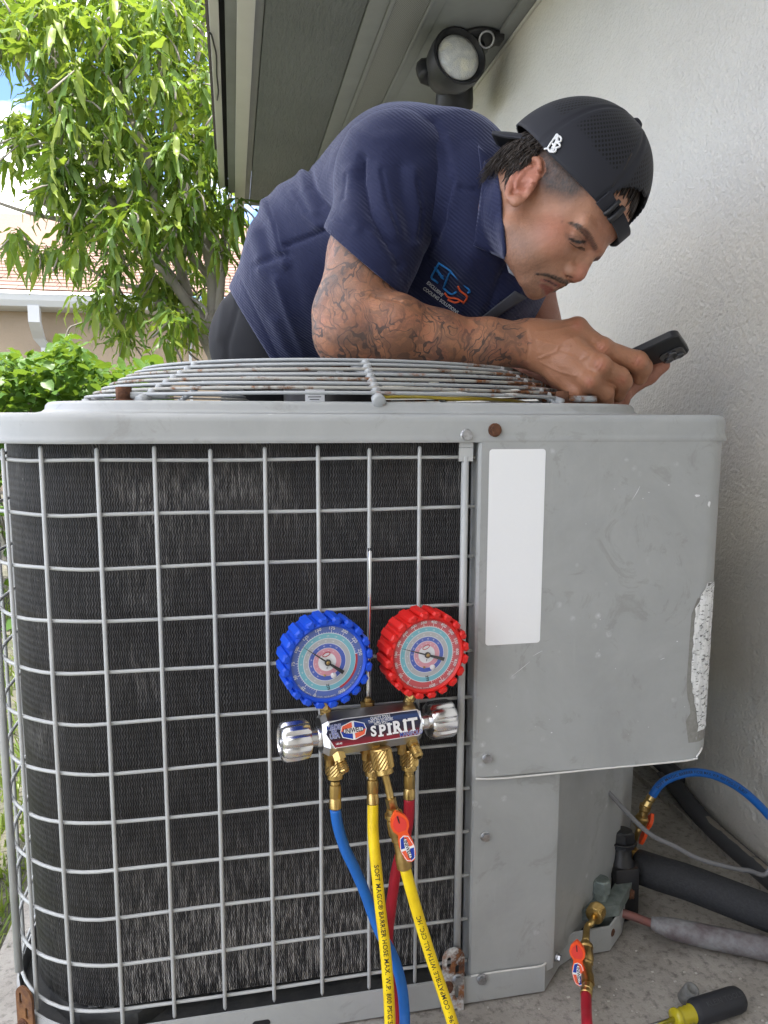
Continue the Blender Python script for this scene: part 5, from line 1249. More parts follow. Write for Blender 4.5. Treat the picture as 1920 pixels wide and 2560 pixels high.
# back of the hand: four metacarpals fanned from the wrist
for (x, y, D, r) in ((1440, 828, 1.115, 28), (1432, 868, 1.100, 29), (1415, 908, 1.100, 27), (1393, 936, 1.112, 24)):
    ops.append(('u', rcone(PD(1322, 850+.30*(y-868), 1.125), PD(x, y, D), pr(38, 1.12), pr(r, D)), .016))
ops.append(('u', rcone(PD(1345, 860, 1.135), PD(1420, 885, 1.13), pr(45, 1.13), pr(40, 1.13)), .02))
chain([pa(1440, 826, 1.115, 27), pa(1508, 874, 1.105, 26), pa(1590, 903, 1.115, 25), pa(1605, 918, 1.122, 24), pa(1600, 944, 1.135, 19)])
chain([pa(1432, 868, 1.098, 27), pa(1500, 916, 1.080, 27), pa(1548, 942, 1.098, 24), pa(1556, 955, 1.105, 23), pa(1545, 988, 1.125, 18)])
chain([pa(1415, 908, 1.098, 25), pa(1474, 956, 1.082, 25), pa(1512, 982, 1.100, 22), pa(1512, 1002, 1.115, 20), pa(1492, 1020, 1.13, 17)])
chain([pa(1393, 936, 1.110, 22), pa(1440, 980, 1.100, 21), pa(1470, 1002, 1.110, 19), pa(1462, 1022, 1.13, 16)])
for a in ((1444, 814, 1.108, 22), (1506, 868, 1.098, 25), (1503, 913, 1.072, 25), (1476, 952, 1.074, 22), (1597, 905, 1.110, 24)): swell(*a)
# thumb behind the phone
chain([pa(1370, 860, 1.15, 34), pa(1450, 872, 1.18, 27), pa(1520, 902, 1.19, 22), pa(1570, 915, 1.19, 19)], .01, .02)
# tendons and veins on the back of the hand
for pts in (((1350, 845), (1400, 835), (1437, 825)), ((1350, 862), (1400, 868), (1430, 868)), ((1350, 880), (1390, 900), (1413, 908)), ((1395, 885), (1430, 905), (1470, 880), (1480, 868))):
    for (x0, y0), (x1, y1) in zip(pts, pts[1:]): ops.append(('u', rcone(PD(x0, y0, 1.094+.0002*abs(y0-868)), PD(x1, y1, 1.092+.0002*abs(y1-868)), .0026, .0024), .006))
aV, aQ = surface(ops, .0019, 1)
def groove(V, Q, strokes):
    N_ = normals(V, Q); p, z = pix(V); fc = np.clip(-(N_@CW)*2.2, 0, 1)
    for poly, amp, w in strokes: V = V+N_*(amp*np.exp(-(seg_dist(p, poly)/w)**2)*fc)[:, None]
    return V
aV = groove(aV, aQ, [([(1492, 862), (1500, 850), (1506, 842)], -.0011, 2.2), ([(1500, 868), (1510, 858), (1515, 850)], -.0012, 2.2), ([(1508, 876), (1518, 866)], -.0010, 2.2), ([(1516, 884), (1524, 872)], -.0008, 2),
    ([(1586, 912), (1594, 896), (1598, 884)], -.0009, 2), ([(1596, 916), (1604, 902)], -.0009, 2), ([(1492, 922), (1500, 910), (1502, 898)], -.0009, 2), ([(1500, 928), (1508, 916)], -.0009, 2), ([(1545, 954), (1552, 942)], -.0009, 2),
    ([(1340, 830), (1380, 826), (1420, 818), (1440, 812)], .0011, 3.5), ([(1345, 852), (1390, 862), (1425, 864)], .0011, 3.5), ([(1350, 895), (1390, 880), (1420, 888), (1450, 900), (1470, 890)], .0013, 3), ([(1390, 880), (1400, 860), (1430, 845)], .0011, 3), ([(1350, 905), (1400, 930), (1440, 940)], .0010, 3),
    ([(1316, 825), (1322, 860), (1318, 900)], -.0010, 4), ([(930, 740), (985, 748), (1000, 752)], -.002, 4)])
px_a, za = pix(aV)
tat = np.clip((1322-px_a[:, 0]+10*np.sin(px_a[:, 1]*.09)+6*np.sin(px_a[:, 1]*.23))/10, 0, 1)
aC = np.tile(np.array([.37, .168, .090]), (len(aV), 1))
red = np.zeros(len(aV))
for (x, y, r) in ((1503, 913, 24), (1506, 870, 22), (1597, 905, 24), (1555, 950, 20), (1445, 812, 22), (1475, 955, 18)): red = np.maximum(red, np.clip(1-np.hypot(px_a[:, 0]-x, px_a[:, 1]-y)/r, 0, 1))
aC = aC*(1-.55*red[:, None])+np.array([.40, .12, .075])*.55*red[:, None]
aC = np.concatenate([aC, np.ones((len(aV), 1))], 1)

# ------------------------------------------------------------------ left arm and hand, mostly hidden behind the phone
ops = [rc((1310, 640, 1.36), (1330, 800, 1.34), 70, 64), rc((1330, 800, 1.34), (1400, 930, 1.28), 60, 50), rc((1400, 930, 1.28), (1450, 965, 1.22), 50, 46, .02)]
ops.append(rc((1440, 960, 1.22), (1500, 985, 1.18), 44, 40, .02)); ops.append(rc((1300, 930, 1.25), (1440, 972, 1.21), 42, 46, .02))
chain([pa(1480, 990, 1.18, 26), pa(1560, 975, 1.165, 24), pa(1620, 938, 1.165, 22), pa(1655, 912, 1.165, 20)], .008, .02)
chain([pa(1470, 998, 1.17, 26), pa(1545, 1002, 1.15, 24), pa(1556, 985, 1.14, 21)], .008, .02)
chain([pa(1440, 1000, 1.17, 26), pa(1490, 1022, 1.15, 22), pa(1530, 1010, 1.14, 20)], .008, .02)
lV, lQ = surface(ops, .003, 1); lC = np.tile(np.array([.36, .15, .095, 1.]), (len(lV), 1))

# skin with tattoos on the forearm: outlines and grey wash following the limb
m, nt, b, L = node_mat('skin'); vc = nt.nodes.new('ShaderNodeVertexColor'); vc.layer_name = 'Col'; vt = nt.nodes.new('ShaderNodeVertexColor'); vt.layer_name = 'Tat'
tc = nt.nodes.new('ShaderNodeTexCoord').outputs['Object']
nm = nt.nodes.new('ShaderNodeTexNoise'); nm.inputs['Scale'].default_value = 22; nm.inputs['Detail'].default_value = 3; L(tc, nm.inputs['Vector'])
wp = nt.nodes.new('ShaderNodeVectorMath'); wp.operation = 'MULTIPLY_ADD'; L(nm.outputs['Color'], wp.inputs[0]); wp.inputs[1].default_value = (.055,)*3; L(tc, wp.inputs[2])
def vor(scale, feat):
    v = nt.nodes.new('ShaderNodeTexVoronoi'); v.feature = feat; v.inputs['Scale'].default_value = scale; L(wp.outputs[0], v.inputs['Vector']); return v.outputs['Distance']
e1 = ramp(nt, [(.0, G(1)), (.045, G(.95)), (.075, G(0))], vor(24, 'DISTANCE_TO_EDGE')); e2 = ramp(nt, [(.0, G(.9)), (.035, G(.8)), (.06, G(0))], vor(52, 'DISTANCE_TO_EDGE'))
wash = ramp(nt, [(.56, G(0)), (.60, G(.6)), (.68, G(.9))], noise(nt, wp.outputs[0], 12.5, 5, .6, 1.0)); lines_ = ramp(nt, [(.46, G(0)), (.5, G(.75)), (.54, G(0))], noise(nt, wp.outputs[0], 36, 3, .6, 1.8))
hole = ramp(nt, [(.36, G(.45)), (.52, G(1))], noise(nt, tc, 15, 3, .5))
cn = noise(nt, wp.outputs[0], 10, 2, .45, 1.6); cl1 = ramp(nt, [(.62, G(0)), (.80, G(.9)), (1., G(.9))], mth(nt, 'SINE', mth(nt, 'MULTIPLY', cn, 62)))
cn2 = noise(nt, wp.outputs[0], 26, 2, .5, 1.2); cl2 = ramp(nt, [(.66, G(0)), (.86, G(.65)), (1., G(.65))], mth(nt, 'SINE', mth(nt, 'MULTIPLY', cn2, 40)))
wash2 = ramp(nt, [(.40, G(0)), (.52, G(.45)), (.64, G(.82))], noise(nt, wp.outputs[0], 21, 5, .65, .8))
ink = mth(nt, 'MULTIPLY', mth(nt, 'MAXIMUM', mth(nt, 'MAXIMUM', mth(nt, 'MULTIPLY', e1, .50), mth(nt, 'MULTIPLY', cl2, .8)), mth(nt, 'MAXIMUM', mth(nt, 'MAXIMUM', mth(nt, 'MULTIPLY', wash, .8), wash2), cl1)), hole)
ink = mth(nt, 'MULTIPLY', mth(nt, 'MULTIPLY', ink, vt.outputs['Color']), .95)
blush = ramp(nt, [(.48, G(0)), (.66, G(.6))], noise(nt, tc, 24, 3, .6))
c = mixc(nt, mth(nt, 'MULTIPLY', mth(nt, 'MULTIPLY', blush, .8), vt.outputs['Color']), vc.outputs['Color'], (.44, .16, .09, 1))
c = mixc(nt, ink, c, (.036, .033, .034, 1))
L(c, b.inputs['Base Color']); L(ramp(nt, [(.35, G(.34)), (.65, G(.58))], noise(nt, tc, 60, 4, .65)), b.inputs['Roughness']); b.inputs['Subsurface Weight'].default_value = .06; b.inputs['Subsurface Radius'].default_value = (1, .35, .2); b.inputs['Subsurface Scale'].default_value = .006
bumpn(nt, mth(nt, 'ADD', noise(nt, tc, 420, 4, .6), mth(nt, 'MULTIPLY', noise(nt, tc, 130, 4, .65), 1.0)), .45, .0020, b)
person = thing('person', 'man in navy shirt and backwards black cap leaning on the condenser', 'person', (.15, 1.85, 0))
nh, na, nl_ = len(hV), len(aV), len(lV)
body_v = np.concatenate([hV, aV, lV]); body_f = np.concatenate([hQ, aQ+nh, lQ+nh+na])
colA = np.concatenate([hC, aC, lC]); tatA = np.zeros((nh+na+nl_, 4)); tatA[:, 3] = 1; tatA[nh:nh+na, :3] = tat[:, None]
body_o = mesh('body', (body_v, body_f), 'skin', person, attr={'Col': np.clip(colA, 0, 1), 'Tat': tatA})

# ------------------------------------------------------------------ shirt
ops = [rc((690, 838, 1.60), (815, 650, 1.42), 152, 182, .05), rc((815, 650, 1.42), (1010, 490, 1.26), 184, 192, .05), rc((740, 850, 1.66), (900, 700, 1.50), 150, 170, .05), rc((900, 700, 1.50), (1110, 560, 1.38), 170, 180, .05),
       rc((1010, 490, 1.26), (1130, 470, 1.20), 190, 168, .05), rc((1110, 560, 1.38), (1230, 560, 1.34), 180, 170, .05), rc((1090, 640, 1.28), (1220, 660, 1.28), 175, 165, .06), rc((1050, 700, 1.32), (1180, 840, 1.36), 160, 140, .06),
       rc((990, 440, 1.16), (1000, 470, 1.16), 150, 140, .05), rc((990, 470, 1.16), (928, 622, 1.128), 138, 124, .03), rc((928, 622, 1.128), (895, 715, 1.118), 124, 122, .01)]
hemA = PD(812, 572, 1.12); hemB = PD(1006, 738, 1.10); hm = (hemA+hemB)/2; dd = hemB-hemA; nrm_h = np.cross(dd, CW+.35*CU); nrm_h /= np.linalg.norm(nrm_h)
if nrm_h@(PD(900, 760, 1.1)-hm) < 0: nrm_h = -nrm_h
ops_body = [o for o in ops[:8]]
sleeve_ops = ops[8:]+[('i', half(hm, nrm_h), .002)]
slV, slQ = surface(sleeve_ops, .0028, 2)
ops = ops_body+[('u', o[1], o[2]) for o in []]
w0 = PD(1.0*548, 676, 1.6); w1 = PD(700, 930, 1.6); hn = np.cross(w1-w0, CW); hn /= np.linalg.norm(hn)
if hn@(PD(560, 860, 1.6)-w0) < 0: hn = -hn
shV, shQ = surface(ops+[rc((1120, 470, 1.19), (1182, 500, 1.145), 150, 92, .04), rc((1182, 500, 1.135), (1200, 600, 1.145), 100, 92, .04), rc((1200, 600, 1.155), (1240, 690, 1.20), 88, 100, .05), ('u', rcone(PD(985, 440, 1.17), PD(960, 540, 1.15), pr(146, 1.17), pr(118, 1.15)), .04), ('i', half(w0, hn), .004)], .0042, 2)
def sculpt(V, Q, strokes):
    N_ = normals(V, Q); p, z = pix(V); face = np.clip(-(N_@CW)*2.2, 0, 1)
    for poly, amp, w in strokes:
        d = seg_dist(p, poly); V = V+N_*(.8*amp*np.exp(-(d/w)**2)*face)[:, None]
    return V
body_folds = [
    ([(668, 505), (690, 560), (706, 640)], -.0045, 4), ([(766, 420), (776, 470), (802, 516)], -.004, 3.5), ([(716, 612), (810, 577)], -.003, 2.6), ([(642, 664), (714, 636)], -.003, 2.6), ([(888, 418), (908, 374), (943, 333), (987, 303)], -.004, 3), ([(1152, 468), (1208, 478)], -.003, 2.5), ([(596, 690), (640, 780), (700, 900)], -.0022, 3), ([(730, 480), (770, 540), (800, 566)], .0035, 7), ([(690, 700), (720, 790), (760, 890)], .004, 9), ([(860, 400), (840, 450), (850, 500)], .004, 10), ([(1068, 650), (1108, 560), (1132, 450)], -.004, 4),
    ([(655, 500), (682, 545), (700, 600), (712, 660)], .007, 13), ([(632, 520), (655, 570), (672, 640)], -.006, 12), ([(700, 470), (735, 520), (790, 560)], .004, 20),
    ([(772, 425), (782, 470), (808, 510), (840, 545)], -.0095, 9), ([(755, 432), (764, 480), (790, 528)], .006, 12), ([(712, 615), (760, 598), (812, 575)], -.006, 6), ([(640, 662), (690, 640), (715, 640)], -.005, 9),
    ([(640, 660), (660, 740), (710, 860), (740, 905)], .006, 16), ([(615, 600), (630, 660), (680, 780)], -.005, 14), ([(560, 640), (600, 610), (640, 575)], .004, 18), ([(715, 640), (740, 740), (790, 880)], -.004, 22),
    ([(885, 415), (905, 372), (940, 330), (985, 300), (1030, 292)], -.007, 6), ([(1060, 640), (1100, 560), (1125, 450), (1112, 360), (1085, 310)], -.006, 12), ([(1150, 470), (1205, 480)], -.004, 5),
    ([(1118, 350), (1130, 430), (1120, 520)], .005, 18), ([(1290, 620), (1250, 700), (1210, 800)], -.005, 8), ([(1330, 650), (1290, 740), (1255, 810)], .005, 16), ([(1180, 640), (1150, 720), (1130, 790)], .004, 24), ([(1060, 690), (1100, 740), (1150, 780)], .004, 22), ([(1010, 690), (1050, 640), (1085, 600)], -.006, 14)]
shV = sculpt(shV, shQ, body_folds)
sl_folds = [([(908, 400), (908, 455), (930, 532), (975, 612)], -.005, 4), ([(955, 430), (968, 505), (998, 585)], -.004, 5), ([(868, 440), (862, 500)], -.003, 6), ([(918, 560), (960, 600)], -.003, 5), ([(1042, 450), (1054, 520), (1046, 600)], -.0035, 5), ([(880, 330), (930, 350), (1000, 340)], .003, 16),([(905, 395), (903, 450), (925, 530), (970, 610), (1000, 660)], -.0085, 12), ([(878, 430), (875, 490), (895, 570)], .006, 18), ([(950, 420), (960, 500), (990, 580)], .0055, 20), ([(1000, 420), (1010, 500), (1030, 590)], -.005, 16), ([(1035, 430), (1050, 520), (1040, 610)], .005, 16),
            ([(822, 545), (880, 566), (950, 610), (1012, 705)], -.0016, 4), ([(850, 500), (870, 540)], .004, 16), ([(930, 590), (985, 650)], .004, 16)]
slV = sculpt(slV, slQ, sl_folds)
m, nt, b, L = node_mat('navy_shirt'); tc = nt.nodes.new('ShaderNodeTexCoord').outputs['Object']
ax_ = nt.nodes.new('ShaderNodeVectorMath'); ax_.operation = 'DOT_PRODUCT'; L(tc, ax_.inputs[0]); ax_.inputs[1].default_value = tuple(np.array(nrm_h))
dist = mth(nt, 'ADD', ax_.outputs['Value'], mth(nt, 'MULTIPLY', noise(nt, tc, 14, 2, .5), .010))
rib = mth(nt, 'MULTIPLY_ADD', mth(nt, 'SINE', mth(nt, 'MULTIPLY', dist, 2*PI/.0047)), .5, .5)
L(mixc(nt, ramp(nt, [(.35, G(0)), (.7, G(1))], noise(nt, tc, 8, 4, .6)), (.0112, .0152, .052, 1), (.0138, .0184, .060, 1)), b.inputs['Base Color']); b.inputs['Roughness'].default_value = .72; b.inputs['Sheen Weight'].default_value = .35; b.inputs['Sheen Roughness'].default_value = .4; b.inputs['Sheen Tint'].default_value = (.70, .74, 1, 1)
b.inputs['Specular IOR Level'].default_value = .25
hgt = mth(nt, 'ADD', mth(nt, 'MULTIPLY', rib, .45), mth(nt, 'ADD', mth(nt, 'MULTIPLY', noise(nt, tc, 900, 2, .5), .25), mth(nt, 'MULTIPLY', noise(nt, tc, 30, 3, .55, 1.0), 1.6)))
bumpn(nt, hgt, .5, .0024, b)
nb0 = len(shV); shirt = mesh('shirt', (np.concatenate([shV, slV]), np.concatenate([shQ, slQ+nb0])), 'navy_shirt', person)
# hems: rolled edge on the sleeve
# collar flap and placket follow the shirt and neck
def surf_pts(bvh, p, off):
    d = Vector(ray(*p)); h = bvh.ray_cast(Vector(CAM), d.normalized())
    return None if h[0] is None else np.array(h[0])-np.array(d.normalized())*off
bvh_s = BVHTree.FromPolygons([tuple(v) for v in np.concatenate([shV, slV])], [tuple(q) for q in np.concatenate([shQ, slQ+nb0])])
def patch(corners, nu=14, nv=14, dep=None):
    """bilinear grid between pixel corners with depth: (x, y, D)"""
    A, B, C, Dq = [np.array(c, float) for c in corners]; V = []
    for i in range(nu+1):
        for j in range(nv+1):
            u, v = i/nu, j/nv; q = (1-u)*(1-v)*A+u*(1-v)*B+u*v*C+(1-u)*v*Dq; dz = 0 if dep is None else dep(u, v)
            V.append(PD(q[0], q[1], q[2]+dz))
    F = [(i*(nv+1)+j, i*(nv+1)+j+1, (i+1)*(nv+1)+j+1, (i+1)*(nv+1)+j) for i in range(nu) for j in range(nv)]
    return V, F
def thick(vf, t):
    V = np.array(vf[0]); Q = np.array(vf[1]); N_ = normals(V, Q); n = len(V)
    W_ = np.concatenate([V, V+N_*t]); F = [tuple(q) for q in Q]+[tuple(q[::-1]+n) for q in Q]
    from collections import Counter
    ed = Counter()
    for q in Q:
        for a, b_ in zip(q, np.roll(q, -1)): ed[(a, b_)] += 1
    for (a, b_) in ed:
        if (b_, a) not in ed: F.append((b_, a, a+n, b_+n))
    return W_, F
bvh_b = BVHTree.FromPolygons([tuple(v) for v in body_v[:nh]], [tuple(q) for q in hQ])
def near_pt(p, off):
    c = [q for q in (surf_pts(bvh_s, p, off), surf_pts(bvh_b, p, off)) if q is not None]
    return min(c, key=lambda q: (q-CAM)@CW) if c else None
def draped(corners, nu, nv, off, it=6):
    A, B, C, Dq = [np.array(c, float) for c in corners]; dep = np.zeros((nu+1, nv+1)); px2 = {}
    for i in range(nu+1):
        for j in range(nv+1):
            u, v = i/nu, j/nv; q = (1-u)*(1-v)*A+u*(1-v)*B+u*v*C+(1-u)*v*Dq; w = near_pt(q, off); dep[i, j] = ((w-CAM)@CW) if w is not None else 1.1; px2[i, j] = q
    lim = dep.copy()
    for _ in range(it):
        e = np.pad(dep, 1, mode='edge'); dep = np.minimum(lim, (e[:-2, 1:-1]+e[2:, 1:-1]+e[1:-1, :-2]+e[1:-1, 2:]+2*dep)/6)
    V = [PD(px2[i, j][0], px2[i, j][1], dep[i, j]) for i in range(nu+1) for j in range(nv+1)]
    return V, [(i*(nv+1)+j, i*(nv+1)+j+1, (i+1)*(nv+1)+j+1, (i+1)*(nv+1)+j) for i in range(nu) for j in range(nv)]
cl = mesh('collar', thick(draped([(1212, 400), (1250, 478), (1262, 650), (1184, 613)], 12, 20, .0065), -.003), 'navy_shirt', person)
mesh('collar_stand', thick(draped([(1196, 362), (1240, 408), (1252, 500), (1208, 470)], 10, 10, .0035), -.003), 'navy_shirt', person)
mat('collar_lining', (.30, .31, .35, 1), .8, bump=(500, .3, .001)); mat('placket_grey', (.075, .078, .095, 1), .8, bump=(500, .3, .001))
mesh('collar_lining', thick(patch([(1255, 625, 1.10), (1290, 640, 1.10), (1300, 700, 1.10), (1272, 682, 1.10)], 4, 8), .002), 'collar_lining', person)
mesh('inner_placket', thick(draped([(1288, 728), (1318, 745), (1228, 802), (1196, 800)], 8, 10, .004), -.002), 'placket_grey', person)  # grey inside of the shirt's own placket
mat('shirt_button', (.03, .035, .07, 1), .3)

# chest embroidery, projected on the shirt
def emb(pts, r, mt, closed=False):
    P = [surf_pts(bvh_s, p, .0012) for p in pts]; P = [p for p in P if p is not None]
    if len(P) > 1: mesh('embroidery', tube(P, r, 6, 3), mt, shirt)
mat('thread_blue', rgb(36, 120, 190), .5); mat('thread_orange', rgb(226, 92, 48), .5); mat('thread_white', (.62, .64, .68, 1), .6)
C3 = lambda x, y: (500+x/2.074, 250+y/2.074)
for pts in ([(1240, 845), (1205, 905), (1200, 925)], [(1240, 848), (1300, 888), (1290, 905), (1262, 975)], [(1215, 868), (1235, 885), (1240, 905), (1262, 915)], [(1225, 885), (1245, 900), (1250, 918), (1265, 928)], [(1200, 925), (1235, 950)], [(1300, 892), (1395, 985), (1388, 1000)], [(1262, 975), (1290, 1000), (1310, 1006), (1330, 995)]):
    emb([C3(*p) for p in pts], .0016, 'thread_blue')
for pts in ([(1338, 965), (1350, 990), (1385, 1020), (1365, 1055)], [(1268, 1000), (1290, 1025), (1330, 1030), (1365, 1050)], [(1285, 1035), (1320, 1050), (1345, 1045)]):
    emb([C3(*p) for p in pts], .0016, 'thread_orange')
def emb_text(s, p0, p1, hpx, sx):
    tv = text_mesh(s, 1., 'LEFT', bold=.02); xs = [v[0] for v in tv[0]]; W_ = max(xs); V = []
    dx = np.array(p1)-np.array(p0); ln_ = np.linalg.norm(dx); e = dx/ln_; n_ = np.array([e[1], -e[0]])
    for x, y, _ in tv[0]:
        q = np.array(p0)+e*(x/W_*ln_)+n_*(y*hpx*1.4); w = surf_pts(bvh_s, q, .0014); V.append(w if w is not None else PD(q[0], q[1], 1.1))
    mesh('embroidery', (V, tv[1]), 'thread_white', shirt, smooth=False)
emb_text('EXCLUSIVE', C3(1178, 945), C3(1258, 1015), 8.5, 1); emb_text('COOLING SOLUTIONS', C3(1158, 975), C3(1338, 1105), 8.5, 1)

# ------------------------------------------------------------------ trousers
mat('trouser_cloth', (.013, .0135, .017, 1), .85, var=(12, .6, (.020, .021, .027, 1)), bump=(500, .25, .001))
mat('trouser_lit', (.085, .090, .115, 1), .85, var=(12, .5, (.07, .075, .10, 1)), bump=(500, .25, .001))  # paler copy of the cloth, daylight on the back put into its colour
hipP = PD(672, 858, 1.60); hip2 = PD(735, 868, 1.67)
th1 = np.array([hipP[0]-.01, 1.86, .80]); th2 = np.array([hip2[0]+.04, 1.88, .80]); kn1 = np.array([hipP[0]-.01, 1.90, .48]); kn2 = np.array([hip2[0]+.06, 1.93, .48]); an1 = np.array([kn1[0]-.02, 2.02, .09]); an2 = np.array([kn2[0]+.03, 2.06, .09])
ops = [('u', rcone(PD(700, 800, 1.56), hipP, .108, .112), .03), ('u', rcone(hipP, hip2, .114, .114), .04), ('u', rcone(hipP, th1, .104, .086), .04), ('u', rcone(hip2, th2, .104, .086), .04), ('u', rcone(th1, kn1, .086, .066), .04), ('u', rcone(th2, kn2, .086, .066), .04), ('u', rcone(kn1, an1, .064, .056), .02), ('u', rcone(kn2, an2, .064, .056), .02)]
tV, tQ = surface(ops, .008, 1); tV = sculpt(tV, tQ, [([(600, 740), (568, 860), (566, 930)], -.006, 6), ([(560, 760), (548, 850)], .005, 10)])
mesh('trousers', (tV, tQ), 'trouser_cloth', person)
for an in (an1, an2):
    mesh('shoe', surface([('u', rcone(an+np.array([0, .02, -.055]), an+np.array([.02, -.15, -.055]), .042, .034), .02), ('i', half((0, 0, .0), (0, 0, -1)), .002)], .007)[0:2] if False else surface([('u', ellip(an+np.array([.01, -.06, -.048]), (.046, .13, .040)), .02), ('u', rcone(an, an+np.array([0, 0, -.04]), .045, .048), .03)], .007), 'black_plastic', person)

# ------------------------------------------------------------------ cap worn backwards
m, nt, b, L = node_mat('cap_cloth'); uvn = nt.nodes.new('ShaderNodeUVMap'); uvn.uv_map = 'UVMap'; tc = nt.nodes.new('ShaderNodeTexCoord').outputs['Object']
vd = nt.nodes.new('ShaderNodeTexVoronoi'); vd.inputs['Scale'].default_value = 1; vd.inputs['Randomness'].default_value = 0; L(mapping(nt, uvn.outputs[0], (185, 185, 1), (0, 0, .785)), vd.inputs['Vector'])
vcm = nt.nodes.new('ShaderNodeVertexColor'); vcm.layer_name = 'Perf'
hole = mth(nt, 'MULTIPLY', ramp(nt, [(.28, G(1)), (.37, G(0))], vd.outputs['Distance']), vcm.outputs['Color'])
L(mixc(nt, hole, (.0165, .0175, .0245, 1), (.001, .001, .001, 1)), b.inputs['Base Color']); b.inputs['Roughness'].default_value = .66; b.inputs['Specular IOR Level'].default_value = .3; b.inputs['Sheen Weight'].default_value = .08
bumpn(nt, mth(nt, 'SUBTRACT', mth(nt, 'MULTIPLY', noise(nt, tc, 40, 3, .5), .6), mth(nt, 'MULTIPLY', hole, .6)), .3, .002, b)
CC = np.array([-.013, .058, 0]); CRd = np.array([.1125, .1125, .0865])
nphi, nel = 180, 44; V = []; UVs = []; PF = []; keep = []
hemL = lambda ph: -.085+.10*max(0, math.cos(ph))**1.5+.05*max(0, -math.cos(ph))       # hem height angle round the head (front = 0)
for j in range(nel+1):
    for i in range(nphi):
        ph = 2*PI*i/nphi; e0 = hemL(ph); el = e0+(PI/2-e0)*j/nel
        d = np.array([math.cos(el)*math.cos(ph), math.sin(el), math.cos(el)*math.sin(ph)])
        sg = (ph*180/PI-40) % 60; sg = min(sg, 60-sg)*max(.12, math.cos(el)); seam = 1-.016*math.exp(-(sg/1.3)**2)+.004*math.exp(-((sg-2.6)/1.2)**2)
        p = CC+CRd*d*seam*(1+.012*math.sin(3*ph+1)*math.cos(el)); V.append(H(*p)); UVs.append((ph*.11*math.cos(el*.8), el*.11))
        deg = math.degrees(ph); PF.append(1. if (.34 < el < 1.15 and (6 < (deg-40) % 60 < 54)) else 0.)
F = []
for j in range(nel):
    for i in range(nphi):
        ph = 2*PI*(i+.5)/nphi; ph = ph if ph < PI else ph-2*PI; e0 = hemL(ph); el = e0+(PI/2-e0)*(j+.5)/nel
        # opening above the strap at the forehead
        oy = (el-.17)/.36; ox = ph/.62
        if el > .165 and el < .60 and ox*ox+max(0, oy)**2 < 1: continue
        if el <= .165 and abs(ph) < .60: continue
        F.append((j*nphi+i, (j+1)*nphi+i, (j+1)*nphi+(i+1) % nphi, j*nphi+(i+1) % nphi))
cap = mesh('cap', (V, F), 'cap_cloth', person, uv=UVs, attr={'Perf': [(q, q, q, 1) for q in PF]})
sm_ = cap.modifiers.new('thickness', 'SOLIDIFY'); sm_.thickness = .003; sm_.offset = -1
def cap_pt(ph, el, off=0.):
    d = np.array([math.cos(el)*math.cos(ph), math.sin(el), math.cos(el)*math.sin(ph)]); return H(*(CC+(CRd+off)*d))
V = []
for i in range(29):
    ph = -.70+1.40*i/28
    for el, of in ((hemL(ph)-.02, .0005), (hemL(ph)-.02, .004), (.150, .005), (.150, .001)): V.append(cap_pt(ph, el, of))
F = [(i*4+k, i*4+(k+1) % 4, i*4+4+(k+1) % 4, i*4+4+k) for i in range(28) for k in range(4)]+[(0, 3, 2, 1), (112, 113, 114, 115)]
mesh('cap_strap', (V, F), 'cap_cloth', cap, smooth=False, uv=[(0, 0)]*len(V), attr={'Perf': [(0, 0, 0, 1)]*len(V)})
for q in (.42, .53):
    pts = [cap_pt(q, hemL(q)-.035, .006), cap_pt(q, .05, .0075), cap_pt(q, .17, .0065)]
    mesh('strap_buckle', tube(pts, .0045 if q < .5 else .003, 8, 4), 'black_plastic', cap)
mesh('cap_button', lathe([(.008, -.002), (.0085, .002), (.006, .005), (.001, .006)], 16, axis_frame(cap_pt(0, PI/2-.02, .0), H(-.012, .4, 0))), 'cap_cloth', cap, uv=[(0, 0)]*64, attr={'Perf': [(0, 0, 0, 1)]*64})
# brim at the back
V = []; nb_r = 11; nb_c = 31
for i in range(nb_r):
    for k in range(nb_c):
        t = -1+2*k/(nb_c-1); r = i/(nb_r-1); e = (max(0, 1-abs(t)**6))**.5
        V.append(H(-.108+.046*t*t-.044*r*e, .057-.010*t*t-.020*r*e-.008*r*r*e, .067*t*(1-.05*r)))
F = [(i*nb_c+k, i*nb_c+k+1, (i+1)*nb_c+k+1, (i+1)*nb_c+k) for i in range(nb_r-1) for k in range(nb_c-1)]
bv, bf = thick((np.array(V), np.array(F)), .004)
mesh('cap_brim', (bv, bf), 'cap_cloth', cap, uv=[(0, 0)]*len(bv), attr={'Perf': [(0, 0, 0, 1)]*len(bv)})
# white script mark on the side of the cap
me_c = [tuple(v) for v in V]
bvc = BVHTree.FromPolygons([tuple(H(*(CC+CRd*1.0*np.array([math.cos(e)*math.cos(f_), math.sin(e), math.cos(e)*math.sin(f_)])))) for e in np.linspace(-.3, 1.5, 60) for f_ in np.linspace(0, 2*PI, 121)], [(j*121+i, j*121+i+1, (j+1)*121+i+1, (j+1)*121+i) for j in range(59) for i in range(120)])
C4 = lambda x, y: (1150+x/2.91, 230+y/2.91)
for pts in ([(612, 415), (640, 412), (652, 432), (690, 435), (700, 410)], [(640, 405), (655, 380), (690, 330), (705, 308), (712, 330), (695, 365), (680, 395), (665, 415)], [(690, 345), (715, 322), (735, 335), (730, 360), (700, 368), (722, 378), (725, 398), (695, 405), (670, 398)], [(655, 425), (680, 420), (690, 395), (700, 365)], [(672, 375), (690, 385), (715, 350)]):
    P_ = [surf_pts(bvc, C4(*p), .0016) for p in pts]; P_ = [p for p in P_ if p is not None]
    if len(P_) > 2: mesh('cap_mark', tube(P_, .0013, 6, 4), 'white_print', cap)

